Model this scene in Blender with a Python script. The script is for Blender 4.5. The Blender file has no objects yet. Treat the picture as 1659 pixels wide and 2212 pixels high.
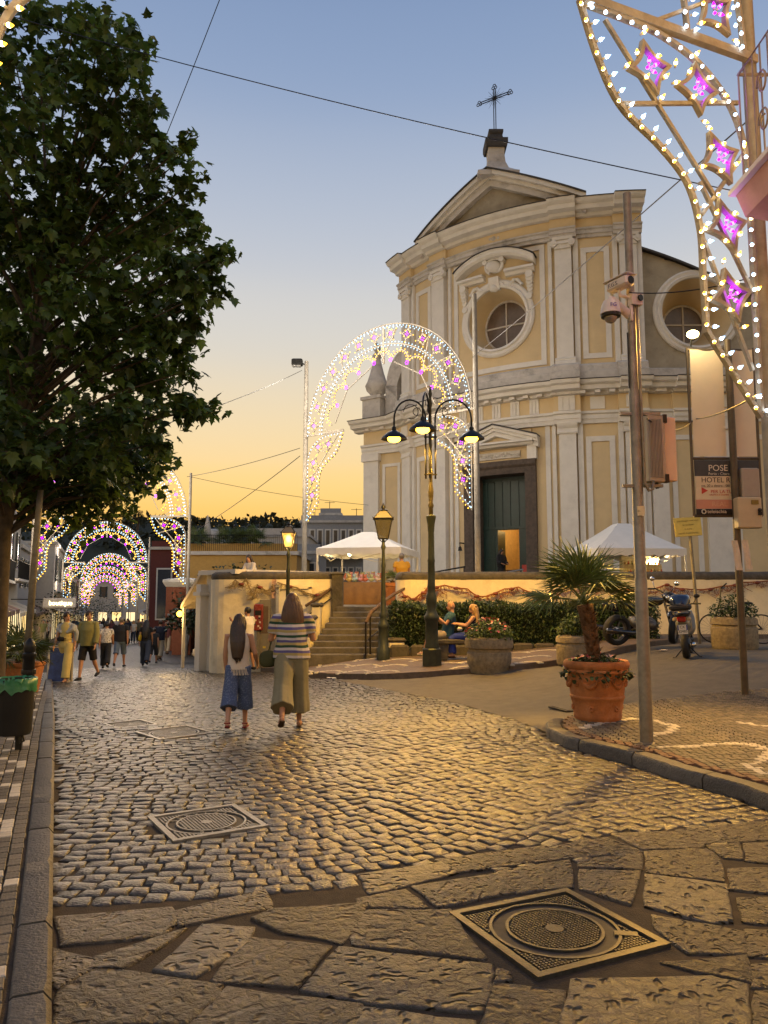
import bpy, bmesh, math, random
import numpy as np
from mathutils import Vector, Matrix, noise as mnoise
R_ = math.radians
rnd = random.Random(7)
sc = bpy.context.scene
COL = sc.collection

# ---------------------------------------------------------------- camera, sky, exposure
F, CX, CY = 1661.0, 829.5, 1106.0          # focal length and centre in 1659 x 2212 photo units
PITCH, CAMZ = R_(6.25), 1.6
cam_d = bpy.data.cameras.new('camera'); cam = bpy.data.objects.new('camera', cam_d); COL.objects.link(cam)
cam.location = (0, 0, CAMZ); cam.rotation_euler = (R_(90) + PITCH, 0, 0)
cam_d.sensor_fit = 'VERTICAL'; cam_d.sensor_height = 36.0; cam_d.lens = 36.0 * F / 2212.0
cam_d.clip_start = 0.05; cam_d.clip_end = 4000
sc.camera = cam
SUN_EL, SUN_AZ = 0.6, -16.0                 # degrees; azimuth from +Y (the view), negative to the left
w = bpy.data.worlds.new('World'); sc.world = w; w.use_nodes = True
nt = w.node_tree; nt.nodes.clear()
sky = nt.nodes.new('ShaderNodeTexSky'); sky.sky_type = 'NISHITA'; sky.sun_disc = False
sky.sun_elevation = R_(SUN_EL); sky.sun_rotation = R_(SUN_AZ); sky.air_density = 1.3; sky.dust_density = 1.6; sky.ozone_density = 2.5
bg = nt.nodes.new('ShaderNodeBackground'); bg.inputs['Strength'].default_value = 0.15
wo = nt.nodes.new('ShaderNodeOutputWorld')
# dusk colour of the whole dome by height above the horizon (the same all round, warmer towards the set sun)
tc = nt.nodes.new('ShaderNodeTexCoord'); sep = nt.nodes.new('ShaderNodeSeparateXYZ')
nt.links.new(tc.outputs['Generated'], sep.inputs[0])
ramp = nt.nodes.new('ShaderNodeValToRGB'); ramp.color_ramp.interpolation = 'CARDINAL'
while len(ramp.color_ramp.elements) < 8: ramp.color_ramp.elements.new(0.5)
def lin(c): return tuple(((x / 255.0) / 12.92 if x <= 10 else ((x / 255.0 + .055) / 1.055) ** 2.4) for x in c)
for e, (p, c) in zip(ramp.color_ramp.elements, [(0.0, (248, 176, 78)), (0.112, (250, 202, 114)), (0.172, (245, 213, 154)), (0.286, (221, 210, 190)), (0.394, (196, 198, 202)), (0.54, (156, 171, 196)), (0.66, (124, 146, 182)), (1.0, (98, 124, 168))]):
    e.position = p; e.color = (*lin(c), 1)
nt.links.new(sep.outputs['Z'], ramp.inputs['Fac'])
mixs = nt.nodes.new('ShaderNodeMix'); mixs.data_type = 'RGBA'; mixs.blend_type = 'MIX'; mixs.inputs[0].default_value = 0.1
gain = nt.nodes.new('ShaderNodeMix'); gain.data_type = 'RGBA'; gain.blend_type = 'MULTIPLY'; gain.inputs[0].default_value = 1.0
gain.inputs[7].default_value = (7.2, 7.2, 7.2, 1)
nt.links.new(ramp.outputs['Color'], gain.inputs[6])
nt.links.new(gain.outputs[2], mixs.inputs[6]); nt.links.new(sky.outputs['Color'], mixs.inputs[7])
nt.links.new(mixs.outputs[2], bg.inputs['Color']); nt.links.new(bg.outputs[0], wo.inputs['Surface'])
sun_d = bpy.data.lights.new('sun', 'SUN'); sun_d.energy = 0.25; sun_d.angle = R_(12); sun_d.color = (1.0, 0.62, 0.32)
sun = bpy.data.objects.new('sun', sun_d); COL.objects.link(sun)
_sd = Vector((math.sin(R_(SUN_AZ)), math.cos(R_(SUN_AZ)), math.tan(R_(3.0))))
sun.rotation_euler = _sd.to_track_quat('Z', 'Y').to_euler()
vs = sc.view_settings; vs.view_transform = 'Standard'; vs.look = 'None'; vs.exposure = 0.12; vs.gamma = 1.0; vs.use_curve_mapping = False
sc.cycles.use_denoising = True
sc.cycles.sample_clamp_indirect = 4.0; sc.cycles.max_bounces = 5; sc.cycles.diffuse_bounces = 3; sc.cycles.glossy_bounces = 3
sc.cycles.transparent_max_bounces = 6; sc.cycles.caustics_reflective = False; sc.cycles.caustics_refractive = False
sc.render.use_persistent_data = False

# ---------------------------------------------------------------- pixel rays and terrain
_cp, _sp = math.cos(PITCH), math.sin(PITCH)
def ray(u, v):
    xc, yc = (u - CX) / F, (CY - v) / F
    return Vector((xc, _cp - yc * _sp, _sp + yc * _cp))
def at(u, v, Y):                            # the point seen at (u, v) that lies Y metres ahead
    r = ray(u, v); k = Y / r.y
    return Vector((r.x * k, Y, CAMZ + r.z * k))
def onz(u, v, z=0.0):
    r = ray(u, v); k = (z - CAMZ) / r.z
    return Vector((r.x * k, r.y * k, z))
def sstep(x, a, b):
    t = min(1, max(0, (x - a) / (b - a))); return t * t * (3 - 2 * t)
def zg(x, y):
    q = x + .42 * (y - 16) - .35 * max(0, y - 21)
    z = (-.05 * max(0, min(y, 35) - 9.5) - .02 * max(0, y - 35)) * (1 - sstep(q, -2.5, 3.0))
    z += min(.42, .11 * max(0, x - 2.2)) * sstep(y, 9, 14)
    return z
def ong(u, v, dz=0.0):                      # the point seen at (u, v) on the ground, dz above it
    z = dz
    for _ in range(40):
        p = onz(u, v, z) if ray(u, v).z < -1e-4 else at(u, v, 60)
        z += .5 * (zg(p.x, p.y) + dz - z)
    return onz(u, v, z)

# ---------------------------------------------------------------- objects and meshes
def link(o, parent=None):
    COL.objects.link(o)
    if parent is not None: o.parent = parent
    return o
def tag(o, label=None, cat=None, group=None, kind=None):
    if label: o['label'] = label
    if cat: o['category'] = cat
    if group: o['group'] = group
    if kind: o['kind'] = kind
    return o
def empty(name, loc=(0, 0, 0), rz=0.0, label=None, cat=None, group=None, kind=None, parent=None):
    o = bpy.data.objects.new(name, None); o.empty_display_size = .1
    o.location = loc; o.rotation_euler = (0, 0, rz)
    link(o, parent); return tag(o, label, cat, group, kind)
def frame_of(d):                            # two vectors at right angles to d
    d = d.normalized(); a = Vector((0, 0, 1)) if abs(d.z) < .9 else Vector((1, 0, 0))
    x = d.cross(a).normalized(); return x, d.cross(x).normalized()
class MB:
    def __init__(s): s.v = []; s.f = []; s.m = []; s.cur = 0; s.c = []; s.col = None
    def add(s, vs, fs):
        b = len(s.v); s.v += [tuple(p) for p in vs]
        for f in fs:
            s.f.append([i + b for i in f]); s.m.append(s.cur)
            if s.col is not None: s.c.append(s.col)
        return s
    def box(s, c, d, rz=0.0, mat=None):
        x, y, z = d[0] / 2, d[1] / 2, d[2] / 2
        vs = [Vector((sx * x, sy * y, sz * z)) for sz in (-1, 1) for sx, sy in ((-1, -1), (1, -1), (1, 1), (-1, 1))]
        if rz: vs = [Matrix.Rotation(rz, 3, 'Z') @ p for p in vs]
        if mat is not None: vs = [mat @ p for p in vs]
        return s.add([p + Vector(c) for p in vs], [(3, 2, 1, 0), (4, 5, 6, 7), (0, 1, 5, 4), (1, 2, 6, 5), (2, 3, 7, 6), (3, 0, 4, 7)])
    def rbox(s, c, d, r=.01, rz=0.0):       # box with chamfered upright edges and top
        x, y, z = d[0] / 2, d[1] / 2, d[2] / 2; r = min(r, x * .9, y * .9, z * .9)
        def ring(ix, zz, k): 
            X, Y = x - ix, y - ix
            return [(-X + k, -Y), (X - k, -Y), (X, -Y + k), (X, Y - k), (X - k, Y), (-X + k, Y), (-X, Y - k), (-X, -Y + k)], zz
        rings = [ring(r, -z, r), ring(0, -z + r, r), ring(0, z - r, r), ring(r, z, r)]
        M = Matrix.Rotation(rz, 3, 'Z'); vs = []; fs = []
        for pts, zz in rings: vs += [M @ Vector((px, py, zz)) + Vector(c) for px, py in pts]
        for k in range(3):
            for i in range(8): j = (i + 1) % 8; fs.append((k * 8 + i, k * 8 + j, k * 8 + 8 + j, k * 8 + 8 + i))
        fs += [tuple(range(7, -1, -1)), tuple(range(24, 32))]
        return s.add(vs, fs)
    def tube(s, pts, r, n=8, cap=True, closed=False):
        pts = [Vector(p) for p in pts]; m = len(pts)
        rr = r if isinstance(r, (list, tuple)) else [r] * m
        vs = []; fs = []; px = None
        for i, p in enumerate(pts):
            if closed: d = pts[(i + 1) % m] - pts[i - 1]
            else: d = pts[min(i + 1, m - 1)] - pts[max(i - 1, 0)]
            if d.length < 1e-9: d = Vector((0, 0, 1))
            d.normalize()
            if px is None: x, y = frame_of(d)
            else:
                x = px - d * px.dot(d)
                if x.length < 1e-6: x, y = frame_of(d)
                x.normalize(); y = d.cross(x)
            px = x
            for k in range(n):
                a = 2 * math.pi * k / n; vs.append(p + (x * math.cos(a) + y * math.sin(a)) * rr[i])
        for i in range(m if closed else m - 1):
            for k in range(n):
                j = (k + 1) % n; a = i * n; b = ((i + 1) % m) * n
                fs.append((a + k, a + j, b + j, b + k))
        if cap and not closed: fs += [tuple(range(n - 1, -1, -1)), tuple(range((m - 1) * n, m * n))]
        return s.add(vs, fs)
    def cyl(s, a, b, r, n=10, r2=None): return s.tube([a, b], [r, r if r2 is None else r2], n)
    def lathe(s, prof, c=(0, 0, 0), n=20, sq=None):   # prof: (radius, z); sq: number of flat sides
        n = sq or n; vs = []; fs = []; off = math.pi / n if sq else 0
        for r, z in prof:
            for k in range(n):
                a = 2 * math.pi * k / n + off; vs.append((c[0] + r * math.cos(a), c[1] + r * math.sin(a), c[2] + z))
        for i in range(len(prof) - 1):
            for k in range(n): j = (k + 1) % n; fs.append((i * n + k, i * n + j, i * n + n + j, i * n + n + k))
        fs += [tuple(range(n - 1, -1, -1)), tuple(range((len(prof) - 1) * n, len(prof) * n))]
        return s.add(vs, fs)
    def ball(s, c, r, n=10, m=7, sc=(1, 1, 1), mat=None):
        vs = []; fs = []
        for i in range(m + 1):
            t = math.pi * i / m
            for k in range(n):
                a = 2 * math.pi * k / n
                p = Vector((math.sin(t) * math.cos(a) * r * sc[0], math.sin(t) * math.sin(a) * r * sc[1], math.cos(t) * r * sc[2]))
                vs.append((mat @ p if mat is not None else p) + Vector(c))
        for i in range(m):
            for k in range(n): j = (k + 1) % n; fs.append((i * n + k, i * n + n + k, i * n + n + j, i * n + j))
        return s.add(vs, fs)
    def prism(s, poly, h, M=None):          # polygon (x, y) extruded from z=0 to z=h, then placed by M
        n = len(poly); vs = [Vector((x, y, 0)) for x, y in poly] + [Vector((x, y, h)) for x, y in poly]
        if M is not None: vs = [M @ p for p in vs]
        return s.add(vs, [tuple(range(n - 1, -1, -1)), tuple(range(n, 2 * n))] + [(i, (i + 1) % n, n + (i + 1) % n, n + i) for i in range(n)])
    def quad(s, a, b, c, d): return s.add([a, b, c, d], [(0, 1, 2, 3)])
    def mesh(s, name, mats, smooth=False, weld=False):
        me = bpy.data.meshes.new(name); me.from_pydata(s.v, [], s.f)
        for m in (mats if isinstance(mats, (list, tuple)) else [mats]): me.materials.append(m)
        if any(s.m): me.polygons.foreach_set('material_index', s.m)
        if smooth: me.polygons.foreach_set('use_smooth', [True] * len(s.f))
        if s.c and len(s.c) == len(s.f):
            at_ = me.attributes.new('rnd', 'FLOAT', 'FACE'); at_.data.foreach_set('value', s.c)
        if weld:
            bm = bmesh.new(); bm.from_mesh(me); bmesh.ops.remove_doubles(bm, verts=bm.verts, dist=1e-5); bmesh.ops.recalc_face_normals(bm, faces=bm.faces); bm.to_mesh(me); bm.free()
        me.update(); return me
    def build(s, name, mats, parent=None, smooth=False, loc=None, rz=0.0, kind=None, weld=False):
        o = bpy.data.objects.new(name, s.mesh(name, mats, smooth, weld))
        if loc is not None: o.location = loc
        if rz: o.rotation_euler = (0, 0, rz)
        link(o, parent)
        if kind: o['kind'] = kind
        return o
def inst(name, me, parent=None, loc=(0, 0, 0), rot=(0, 0, 0), scale=(1, 1, 1)):
    o = bpy.data.objects.new(name, me); o.location = loc; o.rotation_euler = rot; o.scale = scale
    return link(o, parent)
def autosmooth(o, ang=40):
    me = o.data; me.polygons.foreach_set('use_smooth', [True] * len(me.polygons))
    try: me.set_sharp_from_angle(angle=R_(ang))
    except Exception: pass
    return o
def text(name, s, size, m, parent, loc, rot, depth=.002, align='LEFT', sx=1.0):
    cu = bpy.data.curves.new(name, 'FONT'); cu.body = s; cu.size = size; cu.extrude = depth; cu.align_x = align; cu.align_y = 'CENTER'
    t = bpy.data.objects.new(name, cu); COL.objects.link(t)
    me = bpy.data.meshes.new_from_object(t); COL.objects.unlink(t); bpy.data.objects.remove(t)
    me.materials.clear(); me.materials.append(m)
    return inst(name, me, parent, loc, rot, (sx, 1, 1))

# ---------------------------------------------------------------- materials
MATS = {}
def mat(name, col, rough=.75, metal=0.0, var=.18, scale=6.0, bump=0.0, bscale=40.0, col2=None, inst_var=0.0, attr=0.0, spec=.5, stain=None, sstr=.5, sscale=1.5, trans=0.0, coat=0.0, inst_off=False):
    if name in MATS: return MATS[name]
    m = bpy.data.materials.new(name); m.use_nodes = True; t = m.node_tree; N = t.nodes; L = t.links
    b = N['Principled BSDF']; b.inputs['Roughness'].default_value = rough; b.inputs['Metallic'].default_value = metal
    b.inputs['Specular IOR Level'].default_value = spec
    if trans: b.inputs['Transmission Weight'].default_value = trans
    if coat: b.inputs['Coat Weight'].default_value = coat
    tc = N.new('ShaderNodeTexCoord')
    nz = N.new('ShaderNodeTexNoise'); nz.inputs['Scale'].default_value = scale; nz.inputs['Detail'].default_value = 6; nz.inputs['Roughness'].default_value = .65
    L.new(tc.outputs['Object'], nz.inputs['Vector'])
    rp = N.new('ShaderNodeValToRGB'); e = rp.color_ramp.elements
    e[0].position = .3; e[1].position = .72
    c2 = col2 or tuple(min(1, x * (1 + var)) for x in col); c1 = col if col2 else tuple(x * (1 - var) for x in col)
    e[0].color = (*c1, 1); e[1].color = (*c2, 1)
    L.new(nz.outputs['Fac'], rp.inputs['Fac']); out = rp.outputs['Color']
    def mul(out, fac_socket, lo, hi):
        mr = N.new('ShaderNodeMapRange'); mr.inputs['To Min'].default_value = lo; mr.inputs['To Max'].default_value = hi
        L.new(fac_socket, mr.inputs['Value'])
        mx = N.new('ShaderNodeMix'); mx.data_type = 'RGBA'; mx.blend_type = 'MULTIPLY'; mx.inputs[0].default_value = 1
        L.new(out, mx.inputs[6]); L.new(mr.outputs[0], mx.inputs[7]); return mx.outputs[2]
    if inst_var: oi = N.new('ShaderNodeObjectInfo'); out = mul(out, oi.outputs['Random'], 1 - inst_var, 1 + inst_var)
    if attr: an = N.new('ShaderNodeAttribute'); an.attribute_name = 'rnd'; out = mul(out, an.outputs['Fac'], 1 - attr, 1 + attr)
    if inst_off:                             # every copy shows another stretch of the pattern
        oi2 = N.new('ShaderNodeObjectInfo'); va = N.new('ShaderNodeVectorMath'); va.operation = 'MULTIPLY_ADD'; va.inputs[1].default_value = (37, 53, 11)
        L.new(oi2.outputs['Random'], va.inputs[0]); L.new(tc.outputs['Object'], va.inputs[2]); vec = va.outputs[0]; L.new(vec, nz.inputs['Vector'])
    else: vec = tc.outputs['Object']
    if stain:
        n2 = N.new('ShaderNodeTexNoise'); n2.inputs['Scale'].default_value = sscale; n2.inputs['Detail'].default_value = 8; n2.inputs['Roughness'].default_value = .7
        L.new(vec, n2.inputs['Vector'])
        r2 = N.new('ShaderNodeValToRGB'); r2.color_ramp.elements[0].position = .52; r2.color_ramp.elements[1].position = .72
        r2.color_ramp.elements[0].color = (0, 0, 0, 1); r2.color_ramp.elements[1].color = (sstr, sstr, sstr, 1)
        L.new(n2.outputs['Fac'], r2.inputs['Fac'])
        mx = N.new('ShaderNodeMix'); mx.data_type = 'RGBA'; L.new(r2.outputs['Color'], mx.inputs[0]); L.new(out, mx.inputs[6]); mx.inputs[7].default_value = (*stain, 1); out = mx.outputs[2]
    L.new(out, b.inputs['Base Color'])
    if bump:
        nb = N.new('ShaderNodeTexNoise'); nb.inputs['Scale'].default_value = bscale; nb.inputs['Detail'].default_value = 4
        L.new(vec, nb.inputs['Vector'])
        bp = N.new('ShaderNodeBump'); bp.inputs['Strength'].default_value = bump; bp.inputs['Distance'].default_value = .02
        L.new(nb.outputs['Fac'], bp.inputs['Height']); L.new(bp.outputs['Normal'], b.inputs['Normal'])
    MATS[name] = m; return m
def emit(name, col, strength, sample=True):
    if name in MATS: return MATS[name]
    m = bpy.data.materials.new(name); m.use_nodes = True; t = m.node_tree; t.nodes.clear()
    e = t.nodes.new('ShaderNodeEmission'); e.inputs['Color'].default_value = (*col, 1); e.inputs['Strength'].default_value = strength
    o = t.nodes.new('ShaderNodeOutputMaterial'); t.links.new(e.outputs[0], o.inputs['Surface'])
    if not sample: m.cycles.emission_sampling = 'NONE'
    MATS[name] = m; return m
def glassy(name, col, rough=.1, alpha=.25):
    if name in MATS: return MATS[name]
    m = bpy.data.materials.new(name); m.use_nodes = True; t = m.node_tree; N = t.nodes; L = t.links; N.clear()
    tr = N.new('ShaderNodeBsdfTransparent'); tr.inputs[0].default_value = (*col, 1)
    gl = N.new('ShaderNodeBsdfGlossy'); gl.inputs['Roughness'].default_value = rough
    df = N.new('ShaderNodeBsdfDiffuse'); df.inputs[0].default_value = (*col, 1)
    m1 = N.new('ShaderNodeMixShader'); m1.inputs[0].default_value = alpha; L.new(tr.outputs[0], m1.inputs[1]); L.new(df.outputs[0], m1.inputs[2])
    m2 = N.new('ShaderNodeMixShader'); m2.inputs[0].default_value = .12; L.new(m1.outputs[0], m2.inputs[1]); L.new(gl.outputs[0], m2.inputs[2])
    o = N.new('ShaderNodeOutputMaterial'); L.new(m2.outputs[0], o.inputs['Surface']); MATS[name] = m; return m
def point_light(name, loc, power, col, r=.06, parent=None):
    d = bpy.data.lights.new(name, 'POINT'); d.energy = power; d.color = col; d.shadow_soft_size = r
    o = bpy.data.objects.new(name, d); o.location = loc; return link(o, parent)
def spot_light(name, loc, power, col, ang, target, r=.06, parent=None, blend=.6):
    d = bpy.data.lights.new(name, 'SPOT'); d.energy = power; d.color = col; d.shadow_soft_size = r; d.spot_size = R_(ang); d.spot_blend = blend
    o = bpy.data.objects.new(name, d); o.location = loc; o.rotation_euler = (Vector(loc) - Vector(target)).to_track_quat('Z', 'Y').to_euler(); return link(o, parent)
WARM = (1.0, 0.60, 0.20)
# ================================================================= ground, road, pavements
m_ground = mat('earth', (.10, .085, .06), .95, var=.3, scale=.6, bump=.3)
m_mortar = mat('road_mortar', (.034, .025, .016), .95, var=.45, scale=14, bump=.5, bscale=120, stain=(.10, .062, .03), sstr=.5, sscale=3)
m_sett = mat('basalt_sett', (.047, .040, .030), .31, var=.4, scale=17, bump=.5, bscale=60, attr=.6, stain=(.028, .023, .018), sstr=.75, sscale=1.1, spec=.55)
m_sett_o = mat('basalt_sett_single', (.047, .040, .030), .31, var=.4, scale=17, bump=.5, bscale=60, inst_var=.6, stain=(.028, .023, .018), sstr=.75, sscale=9, inst_off=True, spec=.55)
m_kerb = mat('kerb_stone', (.085, .076, .064), .55, var=.45, scale=18, bump=.6, bscale=60, inst_var=.2, stain=(.04, .037, .03), sstr=.6, sscale=9)
m_asph = mat('worn_asphalt', (.10, .088, .066), .8, var=.22, scale=5, bump=.35, bscale=180, stain=(.06, .05, .036), sstr=.6, sscale=1.3)
m_iron = mat('cast_iron', (.085, .076, .06), .5, metal=.6, var=.3, scale=30, bump=.15, bscale=90)
M_IRON = m_iron
m_iron_dark = mat('cast_iron_recess', (.035, .03, .025), .7, metal=.2, var=.3, scale=30)
m_white_sett = mat('white_stone_sett', (.50, .46, .37), .6, var=.15, scale=20, bump=.3, inst_var=.12, attr=.12)
m_paver = mat('grey_paver', (.10, .086, .062), .6, var=.3, scale=20, bump=.4, bscale=80, attr=.3)
m_paver_o = mat('grey_paver_single', (.10, .086, .062), .6, var=.3, scale=20, bump=.4, bscale=80, inst_var=.3)
m_porph = mat('porphyry_paver', (.125, .105, .070), .6, var=.3, scale=16, bump=.35, bscale=80, attr=.35)
m_porph_o = mat('porphyry_paver_single', (.125, .105, .070), .6, var=.3, scale=16, bump=.35, bscale=80, inst_var=.35)
m_brick = mat('red_paving_brick', (.16, .085, .045), .75, var=.3, scale=14, bump=.3, inst_var=.2)

def slab_mat(name, c, pits, pstr):           # worn lava slab with chiselled pits
    m = mat(name, c, .36, var=.45, scale=7, inst_var=.28, stain=tuple(x * .45 for x in c), sstr=.7, sscale=5, inst_off=True)
    t = m.node_tree; N = t.nodes; L = t.links; b = N['Principled BSDF']; tc = N.new('ShaderNodeTexCoord')
    oi = N.new('ShaderNodeObjectInfo'); va = N.new('ShaderNodeVectorMath'); va.operation = 'MULTIPLY_ADD'; va.inputs[1].default_value = (41, 29, 7); L.new(oi.outputs['Random'], va.inputs[0]); L.new(tc.outputs['Object'], va.inputs[2])
    ro = N.new('ShaderNodeVectorRotate'); ro.rotation_type = 'Z_AXIS'; mu = N.new('ShaderNodeMath'); mu.operation = 'MULTIPLY'; mu.inputs[1].default_value = 6.28; L.new(oi.outputs['Random'], mu.inputs[0]); L.new(mu.outputs[0], ro.inputs['Angle']); L.new(va.outputs[0], ro.inputs['Vector']); V = ro.outputs[0]
    sc_ = N.new('ShaderNodeMapping'); sc_.inputs['Scale'].default_value = (.62, 1.0, 1.0); L.new(V, sc_.inputs[0])
    nz = N.new('ShaderNodeTexNoise'); nz.inputs['Scale'].default_value = 9; L.new(V, nz.inputs['Vector'])
    mxv = N.new('ShaderNodeMix'); mxv.data_type = 'RGBA'; mxv.inputs[0].default_value = .10
    L.new(sc_.outputs[0], mxv.inputs[6]); L.new(nz.outputs['Color'], mxv.inputs[7])
    vo = N.new('ShaderNodeTexVoronoi'); vo.inputs['Scale'].default_value = pits; vo.inputs['Randomness'].default_value = 1.0
    L.new(mxv.outputs[2], vo.inputs['Vector'])
    mr = N.new('ShaderNodeMapRange'); mr.interpolation_type = 'SMOOTHSTEP'; mr.inputs['From Min'].default_value = .10; mr.inputs['From Max'].default_value = .40; mr.inputs['To Max'].default_value = 1.0 + pstr
    L.new(vo.outputs['Distance'], mr.inputs['Value'])
    nm = N.new('ShaderNodeTexNoise'); nm.inputs['Scale'].default_value = 5; L.new(V, nm.inputs['Vector'])          # pits come and go
    mk = N.new('ShaderNodeMapRange'); mk.inputs['From Min'].default_value = .42; mk.inputs['From Max'].default_value = .58; L.new(nm.outputs['Fac'], mk.inputs['Value'])
    mm = N.new('ShaderNodeMath'); mm.operation = 'MAXIMUM'; mi = N.new('ShaderNodeMath'); mi.operation = 'MULTIPLY'; mi.inputs[1].default_value = 1 - pstr; L.new(mk.outputs[0], mi.inputs[0]); L.new(mi.outputs[0], mm.inputs[1]); L.new(mr.outputs[0], mm.inputs[0])
    n2 = N.new('ShaderNodeTexNoise'); n2.inputs['Scale'].default_value = 21; n2.inputs['Detail'].default_value = 6; n2.inputs['Roughness'].default_value = .62; n2.inputs['Distortion'].default_value = .6
    L.new(V, n2.inputs['Vector'])
    n3 = N.new('ShaderNodeTexNoise'); n3.inputs['Scale'].default_value = 3.2; n3.inputs['Detail'].default_value = 2; L.new(V, n3.inputs['Vector'])
    ma = N.new('ShaderNodeMath'); ma.operation = 'MULTIPLY_ADD'; ma.inputs[1].default_value = 2.3 - pstr * 1.5; L.new(n2.outputs['Fac'], ma.inputs[0]); L.new(mm.outputs[0], ma.inputs[2])
    mb_ = N.new('ShaderNodeMath'); mb_.operation = 'MULTIPLY_ADD'; mb_.inputs[1].default_value = 1.2; L.new(n3.outputs['Fac'], mb_.inputs[0]); L.new(ma.outputs[0], mb_.inputs[2])
    bp = N.new('ShaderNodeBump'); bp.inputs['Strength'].default_value = 1.0; bp.inputs['Distance'].default_value = .03
    L.new(mb_.outputs[0], bp.inputs['Height']); L.new(bp.outputs['Normal'], b.inputs['Normal'])
    src = b.inputs['Base Color'].links[0].from_socket; mc = N.new('ShaderNodeMix'); mc.data_type = 'RGBA'; iv = N.new('ShaderNodeMath'); iv.operation = 'SUBTRACT'; iv.inputs[0].default_value = .9; L.new(mm.outputs[0], iv.inputs[1]); iv.use_clamp = True
    L.new(iv.outputs[0], mc.inputs[0]); L.new(src, mc.inputs[6]); mc.inputs[7].default_value = (.085, .052, .026, 1); L.new(mc.outputs[2], b.inputs['Base Color'])
    rr = N.new('ShaderNodeMapRange'); rr.inputs['To Min'].default_value = .26; rr.inputs['To Max'].default_value = .55; L.new(n2.outputs['Fac'], rr.inputs['Value']); L.new(rr.outputs[0], b.inputs['Roughness'])
    return m
m_slab_a = slab_mat('lava_slab_pitted', (.066, .058, .046), 18, .95)
m_slab_b = slab_mat('lava_slab_rough', (.062, .050, .035), 15, .25)
m_slab_c = slab_mat('lava_slab_fine', (.064, .051, .035), 26, .6)

# ---- outlines on the ground (photo points cast onto the terrain)
def gl(pts, dz=0.0): return [ong(u, v, dz) for u, v in pts]
LK = [Vector((-.62, 1.6, 0)), ong(110, 2212), ong(115, 1800), ong(118, 1560), ong(112, 1470), ong(116, 1425)]   # foot of the street-side kerb, tree side
LK.append(LK[-1] + Vector((-.37, 1, 0)).normalized() * 170)
CK = gl([(330, 1388), (400, 1413), (500, 1441), (560, 1453), (680, 1467), (800, 1470), (900, 1467), (990, 1458), (1100, 1450), (1200, 1441), (1317, 1421), (1462, 1391), (1560, 1384), (1700, 1378)])  # church-side kerb
CK.append(Vector((CK[-1].x + 12, CK[-1].y + .6, 0)))
NK = gl([(1187, 1573), (1179, 1583), (1182, 1596), (1219, 1615), (1275, 1631), (1359, 1652), (1466, 1690), (1600, 1728), (1659, 1752)])   # near island kerb
NK += [NK[-1] + (NK[-1] - NK[-2]).normalized() * 2.5]
NB = gl([(1187, 1573), (1202, 1556), (1250, 1539), (1358, 1519), (1507, 1498), (1659, 1484), (1760, 1474)], .13)     # its far edge towards the asphalt
NB.append(Vector((NB[-1].x + 6, NB[-1].y + .8, 0)))
AB = gl([(720, 1469), (850, 1493), (1000, 1523), (1110, 1556), (1178, 1582)])                                         # setts meet asphalt

def resample(pl, n):
    d = [0]
    for a, b in zip(pl, pl[1:]): d.append(d[-1] + (b.xy - a.xy).length)
    out = []
    for i in range(n):
        t = d[-1] * i / (n - 1); k = 0
        while k < len(d) - 2 and d[k + 1] < t: k += 1
        f = (t - d[k]) / max(1e-9, d[k + 1] - d[k]); out.append(pl[k].lerp(pl[k + 1], f))
    return out
def sheet(name, A, B, m, dz, nA=40, nB=8, skirt=0.0, parent=None, label=None):
    A, B = resample(A, nA), resample(B, nA); mb = MB(); vs = []; fs = []
    for j in range(nB):
        for i in range(nA):
            p = A[i].lerp(B[i], j / (nB - 1)); vs.append((p.x, p.y, zg(p.x, p.y) + dz))
    for j in range(nB - 1):
        for i in range(nA - 1): a = j * nA + i; fs.append((a, a + 1, a + nA + 1, a + nA))
    if skirt:
        ringi = list(range(nA)) + [j * nA + nA - 1 for j in range(1, nB)] + [(nB - 1) * nA + i for i in range(nA - 2, -1, -1)] + [j * nA for j in range(nB - 2, 0, -1)]
        b0 = len(vs); vs += [(vs[i][0], vs[i][1], vs[i][2] - skirt) for i in ringi]; n = len(ringi)
        fs += [(ringi[(k + 1) % n], ringi[k], b0 + k, b0 + (k + 1) % n) for k in range(n)]
    mb.add(vs, fs); o = mb.build(name, m, parent, weld=True)
    # keep upward
    me = o.data
    if sum(p.normal.z for p in me.polygons) < 0: me.flip_normals()
    if parent is None: o['kind'] = 'structure'
    return o
def inpoly(x, y, poly):
    c = False; n = len(poly)
    for i in range(n):
        a, b = poly[i], poly[i - 1]
        if (a.y > y) != (b.y > y) and x < (b.x - a.x) * (y - a.y) / (b.y - a.y) + a.x: c = not c
    return c

# the ground under everything, out to the horizon
mb = MB(); xs = [-900, -400, -200, -140, -110, -90, -80, -70] + [-60 + i * 1.5 for i in range(81)] + [80, 120, 200, 400, 900]; ys = [-300, -100, -40, -15] + [-10 + i * 1.25 for i in range(90)] + [115, 130, 150, 170, 190, 220, 260, 400, 800, 1600]
vs = [(x, y, min(0, zg(max(-90, min(60, x)), min(190, y))) - .06 if abs(x) > 40 or y < 0 or y > 24 else zg(x, y) - .06) for y in ys for x in xs]
nx = len(xs); mb.add(vs, [(j * nx + i, j * nx + i + 1, (j + 1) * nx + i + 1, (j + 1) * nx + i) for j in range(len(ys) - 1) for i in range(nx - 1)])
ground = mb.build('ground', m_ground, kind='structure')

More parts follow.
